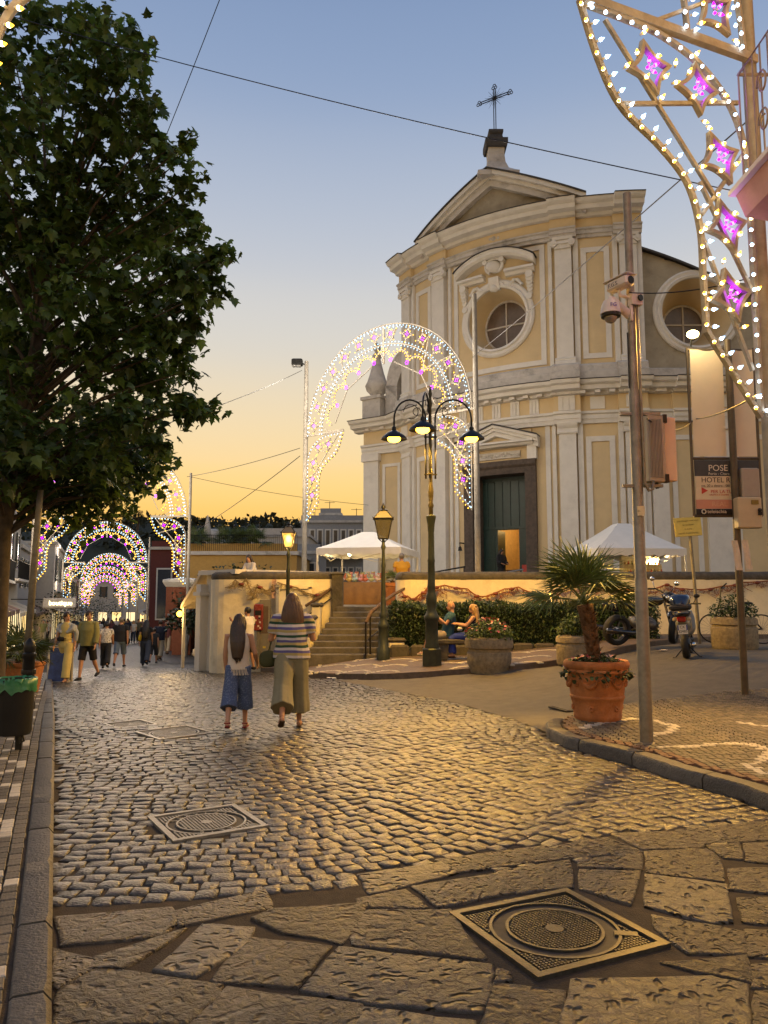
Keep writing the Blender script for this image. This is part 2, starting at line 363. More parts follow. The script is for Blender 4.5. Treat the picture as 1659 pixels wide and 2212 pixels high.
# the street bed: from the tree-side kerb to the church-side kerb
RIGHT = [Vector((4.4, 1.6, 0)), NK[-1], NK[-2]] + NK[-3:0:-1] + AB[::-1] + CK[5::-1]
RIGHT.append(RIGHT[-1] + Vector((-.34, 1, 0)).normalized() * 150)
road = sheet('road', LK, RIGHT, m_mortar, .0, 150, 24)
ROADPOLY = LK + RIGHT[::-1]
asphalt = sheet('asphalt_road', AB + NB, CK[4:], m_asph, .008, 60, 12)
ASPHPOLY = AB + NB + CK[4:][::-1]

# ---- large lava slabs traced in the photograph
def c7(x, y): return (.496 * x, 1481.2 + .496 * y)
def c8(x, y): return (768 + .537 * x, 1536 + .537 * y)
SL = [
 ('b', [c7(*p) for p in ((255,1012),(740,976),(772,1022),(700,1092),(290,1132))]), ('c', [c7(*p) for p in ((768,990),(1150,896),(1175,975),(790,1048))]),
 ('b', [c7(*p) for p in ((410,1192),(800,1068),(690,1150),(530,1236))]), ('a', [c7(*p) for p in ((890,1046),(1095,1066),(1060,1132),(865,1268),(685,1238))]),
 ('b', [c7(*p) for p in ((1105,1022),(1200,986),(1590,952),(1560,1060),(1480,1124),(1250,1076))]), ('b', [c7(*p) for p in ((1085,1102),(1425,1150),(1330,1262),(1280,1318),(935,1288))]),
 ('b', [c7(*p) for p in ((262,1332),(430,1237),(945,1320),(935,1368),(800,1480),(250,1480))]), ('b', [c7(*p) for p in ((1005,1328),(1555,1402),(1590,1500),(830,1500))]),
 ('c', [c7(*p) for p in ((235,1150),(390,1200),(520,1245),(420,1232),(260,1318),(235,1300))]),
 ('a', [(739,2052),(1060,2089),(1055,2122),(1036,2190),(823,2171),(656,2141)]),
 ('a', [c8(*p) for p in ((55,1212),(470,1262),(470,1400),(-60,1400))]), ('b', [c8(*p) for p in ((60,812),(376,812),(420,882),(508,990),(498,1000),(0,944),(-8,896))]),
 ('b', [c8(*p) for p in ((20,762),(200,727),(278,790),(260,800),(34,796))]), ('a', [c8(*p) for p in ((25,662),(340,617),(398,660),(62,738))]),
 ('c', [c8(*p) for p in ((242,712),(568,662),(632,735),(342,794))]), ('c', [c8(*p) for p in ((332,602),(760,547),(856,600),(402,654),(370,640))]),
 ('c', [c8(*p) for p in ((574,652),(860,607),(868,712),(650,733))]), ('c', [c8(*p) for p in ((804,551),(1010,512),(1148,570),(872,599))]),
 ('c', [c8(*p) for p in ((914,610),(1090,577),(1143,582),(1138,640),(902,628))]), ('c', [c8(*p) for p in ((907,643),(1143,652),(1100,778),(985,740),(912,718))]),
 ('c', [c8(*p) for p in ((1172,572),(1408,562),(1458,602),(1478,688),(1182,650))]), ('a', [c8(*p) for p in ((1172,662),(1488,702),(1508,848),(1420,853),(1172,790))]),
 ('c', [c8(*p) for p in ((1204,832),(1556,892),(1558,978),(1332,973),(1222,880))]), ('c', [c8(*p) for p in ((1425,548),(1540,538),(1556,598),(1485,592))]),
 ('c', [c8(*p) for p in ((1504,642),(1740,636),(1740,745),(1514,718))]), ('c', [c8(*p) for p in ((1566,542),(1740,530),(1740,622),(1572,604))]),
 ('c', [c8(*p) for p in ((1544,762),(1740,756),(1740,868),(1566,850))]), ('c', [c8(*p) for p in ((1576,894),(1760,890),(1760,1004),(1584,988))]),
 ('b', [c8(*p) for p in ((1244,1022),(1556,992),(1588,1096),(1430,1062))]), ('a', [c8(*p) for p in ((894,1094),(1420,1078),(1562,1104),(1582,1300),(822,1300))]),
 ('b', [c8(*p) for p in ((568,1112),(838,1142),(806,1300),(504,1300))]), ('c', [c8(*p) for p in ((1606,1030),(1760,1020),(1760,1120),(1606,1110))]),
 ('c', [c8(*p) for p in ((1612,1140),(1780,1140),(1790,1300),(1604,1300))]), ('c', [c8(*p) for p in ((1026,494),(1280,492),(1405,532),(1386,554),(1166,560))]),
 ('c', [c8(*p) for p in ((1300,484),(1740,436),(1740,520),(1425,538))]), ('c', [c8(*p) for p in ((570,1044),(618,1056),(622,1092),(566,1090))]),
]
SLABS_IN = []
def stone(poly, z0, h, ins, name, m, parent, sub=2, wob=.006, tilt=.004):
    """an upright-sided stone: outline poly (x, y), rounded arris, slightly uneven top"""
    c = sum((Vector((p.x, p.y, 0)) for p in poly), Vector()) / len(poly); pts = []
    for i in range(len(poly)):                     # extra wobble points on every side
        a, b = poly[i], poly[(i + 1) % len(poly)]
        for k in range(sub):
            q = a.lerp(b, k / sub)
            pts.append(Vector((q.x + rnd.uniform(-wob, wob), q.y + rnd.uniform(-wob, wob), 0)) - c)
    tx, ty = rnd.uniform(-tilt, tilt), rnd.uniform(-tilt, tilt); n = len(pts); mb = MB()
    def rg(k, z): return [Vector((p.x * k, p.y * k, z + tx * p.x * 8 + ty * p.y * 8)) for p in pts]
    L = sum(p.length for p in pts) / n; k1 = 1 - ins / max(L, ins * 1.5)
    rings = [rg(1, -.05), rg(1, h * .55), rg((1 + k1) / 2 + .004, h * .88), rg(k1, h)]
    vs = [p for r_ in rings for p in r_] + [Vector((0, 0, h * 1.02))]; fs = []
    for r_ in range(3):
        for i in range(n): j = (i + 1) % n; fs.append((r_ * n + i, r_ * n + j, r_ * n + n + j, r_ * n + n + i))
    fs += [(3 * n + i, 3 * n + (i + 1) % n, 4 * n) for i in range(n)]
    mb.add(vs, fs); me = mb.mesh(name, m, smooth=True)
    if sum(p.normal.z for p in me.polygons) < 0: me.flip_normals()
    return inst(name, me, parent, (c.x, c.y, z0))
for k, poly in SL:
    P = [onz(u, v, 0) for u, v in poly]; _c = sum(P, Vector()) / len(P); P = [_c + (p_ - _c) * (1 + .024 / max(.1, (p_ - _c).length)) for p_ in P]; SLABS_IN.append(P)
    stone(P, 0.0, .014, .022, 'paving_slab', {'a': m_slab_a, 'b': m_slab_b, 'c': m_slab_c}[k], road, 3, .008, .0015)
# slabs behind and beside the camera carry the paving on
for i in range(-3, 9):
    for j in range(2):
        x0, y0 = -.7 + i * .62, 1.55 + j * .62
        if x0 < -.25 * 0 - .55 - .2 * j or x0 > 4.2: continue
        P = [Vector((x0 + dx + rnd.uniform(-.04, .04), y0 + dy + rnd.uniform(-.04, .04), 0)) for dx, dy in ((0, 0), (.56, 0), (.56, .56), (0, .56))]
        stone(P, 0.0, .02, .03, 'paving_slab', m_slab_b, road, 3, .008, .0015)

# ---- manhole covers
def manhole(name, cu, side, rot, label, rim=.012, style=0):
    m_iron = M_IRON if style == 0 else mat('pale_worn_iron', (.30, .275, .23), .42, metal=.5, var=.25, scale=25)
    c = cu; e = empty(name, (c.x, c.y, zg(c.x, c.y) - .004), rot, label, 'manhole cover')
    s = side / 2; mb = MB()
    for a in range(4): mb.box(Matrix.Rotation(a * math.pi / 2, 3, 'Z') @ Vector((0, s - .02, .008)), (side - (.0 if a % 2 == 0 else .08), .04, .03), a * math.pi / 2)
    mb.build('frame', m_iron, e)
    mb = MB(); mb.box((0, 0, -.004), (side - .06, side - .06, .02)); mb.build('cover_plate', m_iron_dark, e)
    rr = s * .84; mb = MB()
    for r0, r1 in ((rr * .95, rr), (rr * .70, rr * .75)) if style != 2 else ((rr * .93, rr), (rr * .82, rr * .86)):
        n = 48; vs = []; fs = []
        for i in range(n):
            a = 2 * math.pi * i / n
            vs += [(r0 * math.cos(a), r0 * math.sin(a), .008), (r0 * math.cos(a), r0 * math.sin(a), .016), (r1 * math.cos(a), r1 * math.sin(a), .016), (r1 * math.cos(a), r1 * math.sin(a), .008)]
            j = (i + 1) % n; fs += [(4 * i, 4 * j, 4 * j + 1, 4 * i + 1), (4 * i + 1, 4 * j + 1, 4 * j + 2, 4 * i + 2), (4 * i + 2, 4 * j + 2, 4 * j + 3, 4 * i + 3)]
        mb.add(vs, fs)
    mb.build('ring', m_iron, e)
    mb = MB()                                      # raised studs of the tread
    g = side * (.024 if style == 0 else .036 if style == 1 else .05); n = int(s / g)
    for i in range(-n, n + 1):
        for j in range(-n, n + 1):
            x, y = i * g, j * g; r = math.hypot(x, y)
            if max(abs(x), abs(y)) > s - .055: continue
            if r < rr * .68 and r > side * .07 or r > rr * 1.03 or (style == 2 and r < rr * .80):
                if style == 2: mb.box((x, y, .009), (g * .97, g * .42, .012))
                else: mb.box((x, y, .009), (g * .62, g * .62, .012), .0 if style == 0 else .785)
    mb.build('tread', m_iron, e, kind='stuff')
    mb = MB(); mb.lathe([(side * .06, .004), (side * .06, .016), (side * .03, .016)], n=20); mb.build('boss', m_iron, e)
    if style == 1:                                # raised lettering on the ring
        for q, wd in enumerate(('SERVIZI', 'RETE')):
            for k, ch in enumerate(wd):
                a = math.pi / 2 + (math.pi if q else 0) - (k - (len(wd) - 1) / 2) * .3
                text('letter', ch, .062, m_iron, e, (math.cos(a) * rr * .85, math.sin(a) * rr * .85, .009), (0, 0, a - math.pi / 2), .004, 'CENTER')
    if style == 0: mb = MB(); mb.box((rr * .86, -rr * .62, .012), (.11, .05, .012), -.6); mb.build('lifting_lug', m_iron, e)
    return e
def mh(name, corners, side, label, style):
    P = [onz(*c, 0) for c in corners]; c = sum(P, Vector()) / 4; d = P[1] - P[0]
    s = side or sum(((P[(i + 1) % 4] - P[i]).length for i in range(4))) / 4
    a = math.atan2(d.y, d.x); MH.append((c, s)); return manhole(name, c, s, a, label, style=style)
MH = []
mh('manhole_cover', [c8(388, 820), c8(870, 722), c8(1262, 960), c8(705, 1085)], None, 'square iron manhole cover with studded round lid among the big lava slabs', 0)
mh('manhole_cover', [c7(668, 578), c7(1060, 520), c7(1143, 622), c7(705, 692)], None, 'iron manhole cover with a ring of lettering set in the setts', 1)
mh('manhole_cover', [c7(595, 208), c7(865, 175), c7(925, 208), c7(635, 243)], None, 'pale ribbed manhole cover beside the walking girl', 2)
mh('manhole_cover', [c7(457, 165), c7(660, 142), c7(677, 160), c7(470, 188)], None, 'smaller pale ribbed manhole cover just beyond the other ribbed one', 2)
_p = ong(1245, 1532); MH.append((_p, .5))
e = empty('manhole_cover', (_p.x, _p.y, zg(_p.x, _p.y) + .012), .3, 'plain dark square access cover in the asphalt behind the terracotta pot', 'manhole cover')
mb = MB(); mb.box((0, 0, 0), (.62, .5, .02)); mb.build('frame', m_iron_dark, e); mb = MB(); mb.box((0, 0, .008), (.54, .42, .02)); mb.build('lid', m_asph, e)

# ---- setts: rows bowed across the street
SD = Vector((-.42, 1, 0)).normalized(); SN = Vector((SD.y, -SD.x, 0))     # along the street, across it (to the church side)
def slab_line(x): return 4.62 + .25 * x
def in_slab(x, y):
    for P in SLABS_IN:
        if inpoly(x, y, P): return True
    return False
def near_mh(x, y, c, s): return abs((x - c.x)) < s * .72 and abs((y - c.y)) < s * .72
setts = []
row = 0; a = 2.0
PA, PB = .116, .122
while a < 30:
    n0 = -9.0; b = n0 + rnd.uniform(0, .1)
    while b < 12:
        wd = PB * rnd.uniform(.78, 1.25)
        bow = .34 * math.cos((b + 1.2) * 1.15) + .05 * math.sin(b * 3.1 + a)
        m = SD * (a + bow) + SN * (b + wd / 2)
        x, y = m.x, m.y
        if y > slab_line(x) - .08 and y < 27 and inpoly(x, y, ROADPOLY) and not in_slab(x, y):
            ok = True
            for c, s in MH:
                d = (m.xy - c.xy).length
                if d < s * .56: ok = False
            if ok: setts.append((x, y, wd, a, b))
        b += wd
    a += PA; row += 1
def sett_shape(mb, x, y, wd, b, z):
    sl = -.32 * 1.15 * math.sin((b + 1.2) * 1.15)
    ax = (SN + SD * sl).normalized(); ay = Vector((-ax.y, ax.x, 0)); hx, hy = wd / 2 - .0035, PA / 2 - .0035
    cs = [(-hx, -hy), (0, -hy * 1.03), (hx, -hy), (hx * 1.03, 0), (hx, hy), (0, hy * 1.03), (-hx, hy), (-hx * 1.03, 0)]
    j = .012; pts = [ax * (cx + rnd.uniform(-j, j)) + ay * (cy + rnd.uniform(-j, j)) for cx, cy in cs]
    h = rnd.uniform(.006, .014); tx, ty = rnd.uniform(-.06, .06), rnd.uniform(-.06, .06)
    def tl(p): return tx * p.x + ty * p.y
    vs = [p + Vector((0, 0, -.02)) for p in pts] + [p * .985 + Vector((0, 0, h * .55 + tl(p))) for p in pts] + [p * .87 + Vector((0, 0, h + tl(p))) for p in pts] + [Vector((0, 0, h + .002))]
    fs = [(r * 8 + i, r * 8 + (i + 1) % 8, r * 8 + 8 + (i + 1) % 8, r * 8 + 8 + i) for r in (0, 1) for i in range(8)] + [(16 + i, 16 + (i + 1) % 8, 24) for i in range(8)]
    mb.col = rnd.random(); o = Vector((x, y, z)); mb.add([p + o for p in vs], fs)
setts.sort(key=lambda s: (s[0] ** 2 + s[1] ** 2) + (500 if abs(s[0] / s[1]) > .5 else 0))
far = MB()
for i, (x, y, wd, a_, b_) in enumerate(setts):
    z = zg(x, y)
    if i < 300:
        mb = MB(); sett_shape(mb, 0, 0, wd, b_, 0); mb.c = []; mb.build('sett', m_sett_o, road, True, (x, y, z))
    else: sett_shape(far, x, y, wd, b_, z)
far.build('setts', m_sett, road, True, kind='stuff')
# further down the street the setts are too small to tell apart
def far_setts(name):
    m = mat(name, (.05, .045, .038), .5, var=.3, scale=9, spec=.5); t = m.node_tree; N = t.nodes; L = t.links
    tc = N.new('ShaderNodeTexCoord'); vo = N.new('ShaderNodeTexVoronoi'); vo.inputs['Scale'].default_value = 7; vo.feature = 'DISTANCE_TO_EDGE'
    L.new(tc.outputs['Object'], vo.inputs['Vector']); bp = N.new('ShaderNodeBump'); bp.inputs['Distance'].default_value = .03
    L.new(vo.outputs['Distance'], bp.inputs['Height']); L.new(bp.outputs['Normal'], N['Principled BSDF'].inputs['Normal']); return m
fl = [p for p in resample(LK, 200) if p.y > 26]; fr = [p for p in resample(RIGHT, 200) if p.y > 26]
sheet('far_paving', fl, fr, far_setts('far_setts'), .012, 30, 6, parent=road)

# ---- kerbs and pavements
def kerb_run(pl, side, parent, h=.12, wd=.16, L=.85, dz=0.0, y_max=40, gap=.008):
    d = 0; n = max(2, int(sum((b.xy - a.xy).length for a, b in zip(pl, pl[1:])) / (L / 8)) + 1); P = resample(pl, n)
    i = 0
    while i < n - 1:
        k = min(n - 1, i + rnd.choice((7, 8, 9, 10)))
        if P[i].y > y_max: break
        mb = MB(); rings = []
        seg = P[i:k + 1]; o = seg[len(seg) // 2].copy(); o.z = 0; zz = zg(o.x, o.y)
        for q, p in enumerate(seg):
            a = P[max(0, i + q - 1)]; b = P[min(n - 1, i + q + 1)]; t = Vector((b.x - a.x, b.y - a.y, 0)).normalized(); nn = Vector((-t.y, t.x, 0)) * side
            if q == 0: p = p + t * gap
            if q == len(seg) - 1: p = p - t * gap
            z = zg(p.x, p.y) - zz; jz = rnd.uniform(-.004, .004); r = .02 if 0 < q < len(seg) - 1 else .032
            base = Vector((p.x, p.y, 0)) - o
            rings.append([base + Vector((0, 0, z - .05)), base + Vector((0, 0, z + h - r * 1.2 + jz)), base + nn * r + Vector((0, 0, z + h + jz)), base + nn * (wd - .012) + Vector((0, 0, z + h + jz)), base + nn * wd + Vector((0, 0, z + h - .012)), base + nn * wd + Vector((0, 0, z - .05))])
        vs = [p for r_ in rings for p in r_]; fs = []
        for q in range(len(rings) - 1):
            for c in range(5): fs.append((q * 6 + c, q * 6 + c + 1, q * 6 + 7 + c, q * 6 + 6 + c))
        fs += [tuple(range(6)), tuple(range(len(vs) - 1, len(vs) - 7, -1))]
        mb.add(vs, fs); ob = mb.build('kerb_stone', m_kerb, parent, loc=(o.x, o.y, zz), weld=True); autosmooth(ob, 50)
        i = k
def offset(pl, d):
    out = []
    for i, p in enumerate(pl):
        a, b = pl[max(0, i - 1)], pl[min(len(pl) - 1, i + 1)]; t = Vector((b.x - a.x, b.y - a.y, 0)).normalized()
        out.append(Vector((p.x - t.y * d, p.y + t.x * d, 0)))
    return out
# tree side
LKo = offset(LK, .14); LB = [p + Vector((-7.5, -2.2, 0)) for p in LK]
side_l = sheet('tree_side_pavement', LKo, LB, m_mortar, .068, 80, 10, skirt=.1)
kerb_run(LK, 1, side_l, .085, .15, .8, y_max=45)
# church side
CKo = offset(CK, .15); CB = [Vector((p.x + .6, max(p.y + .6, min(23.6, p.y + 9)), 0)) if p.x > -5 else Vector((p.x + 3.2, p.y + 1.6, 0)) for p in CK]
side_c = sheet('church_side_pavement', CKo, CB, mat('pavement_mosaic', (.13, .095, .07), .6, var=.35, scale=9, bump=.5, bscale=60), .112, 70, 12, skirt=.15)
kerb_run(CK, 1, side_c, .12, .17, .9, y_max=38)
# near island
isl = sheet('corner_pavement', offset(NK, .08), NB + [NB[-1] + Vector((3, -1, 0))], m_mortar, .108, 50, 12, skirt=.12)
kerb_run(NK, 1, isl, .125, .17, .75)
ISLPOLY = NK + NB[::-1]

# ---- pavers: left pavement (rows along the street), white ones along scallops
def paver_shape(mb, c, ax, ay, hx, hy, h, z):
    j = .004; pts = [ax * (sx * hx + rnd.uniform(-j, j)) + ay * (sy * hy + rnd.uniform(-j, j)) for sx, sy in ((-1, -1), (1, -1), (1, 1), (-1, 1))]; dz = rnd.uniform(-.002, .002)
    o = Vector((c[0], c[1], z))
    vs = [o + p + Vector((0, 0, -.02)) for p in pts] + [o + p * .98 + Vector((0, 0, h * .7 + dz)) for p in pts] + [o + p * .88 + Vector((0, 0, h + dz)) for p in pts]
    mb.add(vs, [(r * 4 + i, r * 4 + (i + 1) % 4, r * 4 + 4 + (i + 1) % 4, r * 4 + 4 + i) for r in (0, 1) for i in range(4)] + [(8, 9, 10, 11)])
pv = []; LPOLY = LKo + LB[::-1]
a = 1.5
while a < 24:
    b = -4.2; off = 0
    for k in range(60):
        bb = -4.6 + k * .082 + (0.0); off = .055 * (k % 2)
        m = SD * (a + off) + SN * bb; 
        if inpoly(m.x, m.y, LPOLY) and m.y > 1.6:
            # distance from the kerb line decides the border course and the scallops
            q = LKo[0]; dk = min(((m.xy - (A + (B - A) * max(0, min(1, (m.xy - A).dot(B - A) / (B - A).length_squared))))).length for A, B in zip([p.xy for p in LKo], [p.xy for p in LKo[1:]]))
            u = (a % 1.05) / 1.05; sc_ = .01 + .42 * abs(u * 2 - 1) ** 1.6
            white = abs(dk - sc_ - .09) < .042 or abs(dk - 1.35 + .42 * abs(u * 2 - 1) ** 2) < .045
            pv.append((m.x, m.y, white, dk))
    a += .108
pv.sort(key=lambda p: p[0] ** 2 + p[1] ** 2 + (900 if abs(p[0] / max(p[1], .1)) > .52 else 0))
fm = MB(); fw = MB(); AX, AY = SN, SD
for i, (x, y, wh, dk) in enumerate(pv):
    z = zg(x, y) + .068
    if i < 300: mb = MB(); paver_shape(mb, (0, 0), AX, AY, .037, .05, .016, 0); mb.build('paver', m_white_sett if wh else m_paver_o, side_l, loc=(x, y, z))
    else:
        t = fw if wh else fm; t.col = rnd.random(); paver_shape(t, (x, y), AX, AY, .037, .05, .016, z)
fm.build('pavers', m_paver, side_l, kind='stuff'); fw.build('white_pavers', m_white_sett, side_l, kind='stuff')

# ---- island: small porphyry cubes in fans, white waving line, red brick border
pv = []; KN = [p.xy for p in NK]
def dline(q, P): return min((q - (A + (B - A) * max(0, min(1, (q - A).dot(B - A) / max(1e-9, (B - A).length_squared))))).length for A, B in zip(P, P[1:]))
W1 = [p.xy for p in gl([(1255, 1573), (1300, 1560), (1370, 1551), (1420, 1556), (1455, 1567), (1452, 1577), (1400, 1590)], .13)]
W2 = [p.xy for p in gl([(1432, 1612), (1500, 1611), (1560, 1605), (1625, 1607), (1665, 1622), (1650, 1640), (1620, 1652), (1650, 1668), (1700, 1676)], .13)]
W3 = [p.xy for p in gl([(1605, 1560), (1640, 1566), (1700, 1572)], .13)]
a = 5.0
while a < 14.5:
    x = 1.6 + rnd.uniform(0, .03)
    while x < 10.5:
        bow = .13 * abs(math.sin(x * 2.4))
        q = Vector((x, a + bow + rnd.uniform(-.006, .006)))
        if inpoly(q.x, q.y, ISLPOLY):
            dk = dline(q, KN)
            if dk > .20: pv.append((q.x, q.y, dk, min(dline(q, W1), dline(q, W2), dline(q, W3)) < .05, bow))
        x += .078
    a += .072
pv.sort(key=lambda p: p[0] ** 2 + p[1] ** 2 + (900 if abs(p[0] / p[1]) > .52 else 0))
fm = MB(); fw = MB(); fb = MB()
for i, (x, y, dk, wh, bow) in enumerate(pv):
    z = zg(x, y) + .108; ang = .3 * math.cos(x * 2.4) * (1 if math.sin(x * 2.4) > 0 else -1); ax = Vector((math.cos(ang), math.sin(ang), 0)); ay = Vector((-ax.y, ax.x, 0)); br = dk < .33
    hx, hy = (.036, .033)
    if i < 300: mb = MB(); paver_shape(mb, (0, 0), ax, ay, hx, hy, .02, 0); mb.build('paver', m_white_sett if wh else m_brick if br else m_porph_o, isl, loc=(x, y, z))
    else:
        t = fw if wh else fb if br else fm; t.col = rnd.random(); paver_shape(t, (x, y), ax, ay, hx, hy, .02, z)
fm.build('pavers', m_porph, isl, kind='stuff'); fw.build('white_pavers', m_white_sett, isl, kind='stuff'); fb.build('brick_pavers', m_brick, isl, kind='stuff')
# white scallop lines laid into the church-side pavement, stone by stone
def white_line(u0, v0, u1, v1, sag, n):
    A, B = ong(u0, v0, .12), ong(u1, v1, .12); t = (B - A); L = t.length; t.normalize(); nn = Vector((-t.y, t.x, 0))
    for i in range(n):
        f = (i + .5) / n; p = A.lerp(B, f) + nn * sag * 4 * f * (1 - f); ff = (i + .6) / n; p2 = A.lerp(B, ff) + nn * sag * 4 * ff * (1 - ff); d = (p2 - p).normalized()
        paver_shape(wl, (p.x, p.y), d, Vector((-d.y, d.x, 0)), L / n * .54, .05, .012, zg(p.x, p.y) + .108)
wl = MB(); wl.col = .5
for k in range(9):
    for j in range(3):
        u = 640 + k * 62 + j * 18; v = 1455 - j * 13 - max(0, k - 4) * 5
        if 880 < u < 990 and v > 1440: continue
        white_line(u - 40, v, u + 34, v - 4, .35, 9)
wl.build('white_pavers', m_white_sett, side_c, kind='stuff')
# litter
for u, v, s, lb in ((716, 1467, .14, 'crumpled white tissue lying on the asphalt by the kerb'), (1432, 1407, .1, 'scrap of white paper on the asphalt near the scooter')):
    p = ong(u, v); mb = MB(); n = 9; vs = []
    for i in range(n):
        for j in range(n): vs.append((p.x + (i / (n - 1) - .5) * s * 1.6, p.y + (j / (n - 1) - .5) * s, zg(p.x, p.y) + .025 + .03 * abs(mnoise.noise(Vector((i * .6 + u, j * .6, 0))))))
    mb.add(vs, [(i * n + j, i * n + j + 1, (i + 1) * n + j + 1, (i + 1) * n + j) for i in range(n - 1) for j in range(n - 1)])
    tag(mb.build('crumpled_tissue', mat('tissue', (.75, .7, .6), .9), None, True), lb, 'litter')
# ================================================================= church on its terrace
PZ = 1.30                                    # level of the church square
CC = Vector((11.16, 42.6, 0)); RW = 11.2; N0 = Vector((-.5464, -.8376, 0)); T0 = Vector((.8376, -.5464, 0))
m_yel = mat('yellow_plaster', (.64, .49, .27), .9, var=.07, scale=1.2, bump=.15, bscale=14, stain=(.50, .39, .24), sstr=.4, sscale=.9)
m_wht = mat('white_stucco', (.70, .66, .58), .88, var=.07, scale=2.0, bump=.2, bscale=18, stain=(.46, .42, .36), sstr=.4, sscale=1.3)
m_wht_d = mat('weathered_stucco', (.54, .50, .44), .9, var=.15, scale=2.5, bump=.3, bscale=18, stain=(.20, .18, .15), sstr=.7, sscale=1.6)
m_slate = mat('dark_roof_edge', (.055, .05, .045), .8, var=.3, scale=5, bump=.3)
m_lava = mat('brown_lava_stone', (.085, .062, .045), .8, var=.4, scale=7, bump=.5, bscale=25)
m_green = mat('dark_green_door_paint', (.012, .035, .028), .42, var=.3, scale=4, bump=.05)
m_pane = mat('dusty_window_pane', (.12, .085, .065), .25, var=.3, scale=2)
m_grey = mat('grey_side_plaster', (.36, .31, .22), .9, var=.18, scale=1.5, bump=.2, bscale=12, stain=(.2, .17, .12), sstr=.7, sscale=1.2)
m_metal_dk = mat('dark_iron', (.02, .018, .016), .5, metal=.5, var=.2)
def A3(th, d, z):
    t = R_(th); return CC + (N0 * math.cos(t) + T0 * math.sin(t)) * (RW + d) + Vector((0, 0, z))
def arcprof(mb, th0, th1, prof, n=None, closed=True):   # sweep a closed (d, z) outline along the bowed front
    n = n or max(1, int(abs(th1 - th0) / 1.6)); k = len(prof); vs = []; fs = []
    for i in range(n + 1):
        th = th0 + (th1 - th0) * i / n; vs += [A3(th, d, z) for d, z in prof]
    for i in range(n):
        for j in range(k): j2 = (j + 1) % k; fs.append((i * k + j, i * k + j2, i * k + k + j2, i * k + k + j))
    fs += [tuple(range(k - 1, -1, -1)), tuple(range(n * k, n * k + k))]
    mb.add(vs, fs); return mb
def arcbox(mb, th0, th1, d0, d1, z0, z1): return arcprof(mb, th0, th1, [(d0, z0), (d1, z0), (d1, z1), (d0, z1)])
class Flat:                                  # the same helpers for a flat wing wall
    def __init__(s, o, t): s.o = Vector((o[0], o[1], 0)); s.t = Vector((t[0], t[1], 0)).normalized(); s.n = Vector((s.t.y, -s.t.x, 0))
    def p(s, x, d, z): return s.o + s.t * x + s.n * d + Vector((0, 0, z))
    def prof(s, mb, x0, x1, prof):
        k = len(prof); vs = [s.p(x, d, z) for x in (x0, x1) for d, z in prof]
        mb.add(vs, [(j, (j + 1) % k, k + (j + 1) % k, k + j) for j in range(k)] + [tuple(range(k - 1, -1, -1)), tuple(range(k, 2 * k))]); return mb
    def box(s, mb, x0, x1, d0, d1, z0, z1): return s.prof(mb, x0, x1, [(d0, z0), (d1, z0), (d1, z1), (d0, z1)])
church = empty('church', A3(0, 0, PZ), 0, 'yellow and white baroque church with bowed front and round window on the square', 'church')
church_inv = Matrix.Translation(-Vector(church.location))
def chb(mb, name, m, parent=None, smooth=False, ang=35):
    off = Vector(church.location); mb.v = [tuple(Vector(p) - off) for p in mb.v]
    o = mb.build(name, m, parent or church, weld=True)
    if smooth: autosmooth(o, ang)
    return o
SEG = [(-32, -26, .2), (-26, -18.3, 0), (-18.3, -12.8, .26), (-12.8, 12.8, .10), (12.8, 18.3, .26), (18.3, 26, 0), (26, 32, .2)]
LW = Flat(A3(-32, 0, 0) + Vector((-.84, .55, 0)) * 2.3, (.84, -.55))      # wing beyond the bow, street end: x from 0 (corner) to 2.3
RWG = Flat(A3(32, 0, 0), (1, -.02))                                       # wing on the other end: x from 0 outward

# --- walls
HZ = 13.9; HR = 1.40                         # round window
def holed(mb, th0, th1, z0, z1, hz, hr, d=0.0, steps=7, n=64):
    ws = R_(th1 - th0) * RW / 2; mid = (th0 + th1) / 2; vs = []; fs = []
    for j in range(steps + 1):
        f = j / steps
        for i in range(n):
            a = 2 * math.pi * i / n; ca, sa = math.cos(a), math.sin(a)
            k = min(ws / max(abs(ca), 1e-6), ((z1 - hz) if sa > 0 else (hz - z0)) / max(abs(sa), 1e-6))
            rr = hr + (k - hr) * f; vs.append(A3(mid + math.degrees(rr * ca / RW), d, hz + rr * sa))
    for j in range(steps):
        for i in range(n): i2 = (i + 1) % n; fs.append((j * n + i, j * n + i2, j * n + n + i2, j * n + n + i))
    mb.add(vs, fs)
mb = MB(); holed(mb, -12.8, 12.8, 10.5, 17.2, HZ, HR, .0)
for a, b in ((-32, -12.8), (12.8, 32)): arcbox(mb, a, b, -.5, 0, 10.5, 17.2)
chb(mb, 'upper_wall', m_yel)
mb = MB(); DW = math.degrees(1.28 / RW)
arcbox(mb, -32, -DW - 1.9, -.6, 0, PZ - .4, 9.0); arcbox(mb, DW + 1.9, 32, -.6, 0, PZ - .4, 9.0); arcbox(mb, -DW - 1.9, DW + 1.9, -.6, 0, 7.2, 9.0)
LW.box(mb, 0, 2.3, -.6, 0, PZ - .4, 9.0); RWG.box(mb, 0, 8, -.6, 0, PZ - .4, 9.0)
chb(mb, 'lower_wall', m_yel)
# body of the church behind the front
mb = MB()
for z0, z1, hw in ((PZ, 9.0, 7.6), (9.0, 16.0, 5.6)):
    P = [CC + N0 * y + T0 * x for x, y in ((-hw, 6.7), (hw, 6.7), (hw, -14), (-hw, -14))]
    mb.add([p + Vector((0, 0, z)) for z in (z0, z1) for p in P], [(3, 2, 1, 0), (4, 5, 6, 7)] + [(i, (i + 1) % 4, 4 + (i + 1) % 4, 4 + i) for i in range(4)])
chb(mb, 'nave_wall', m_grey)
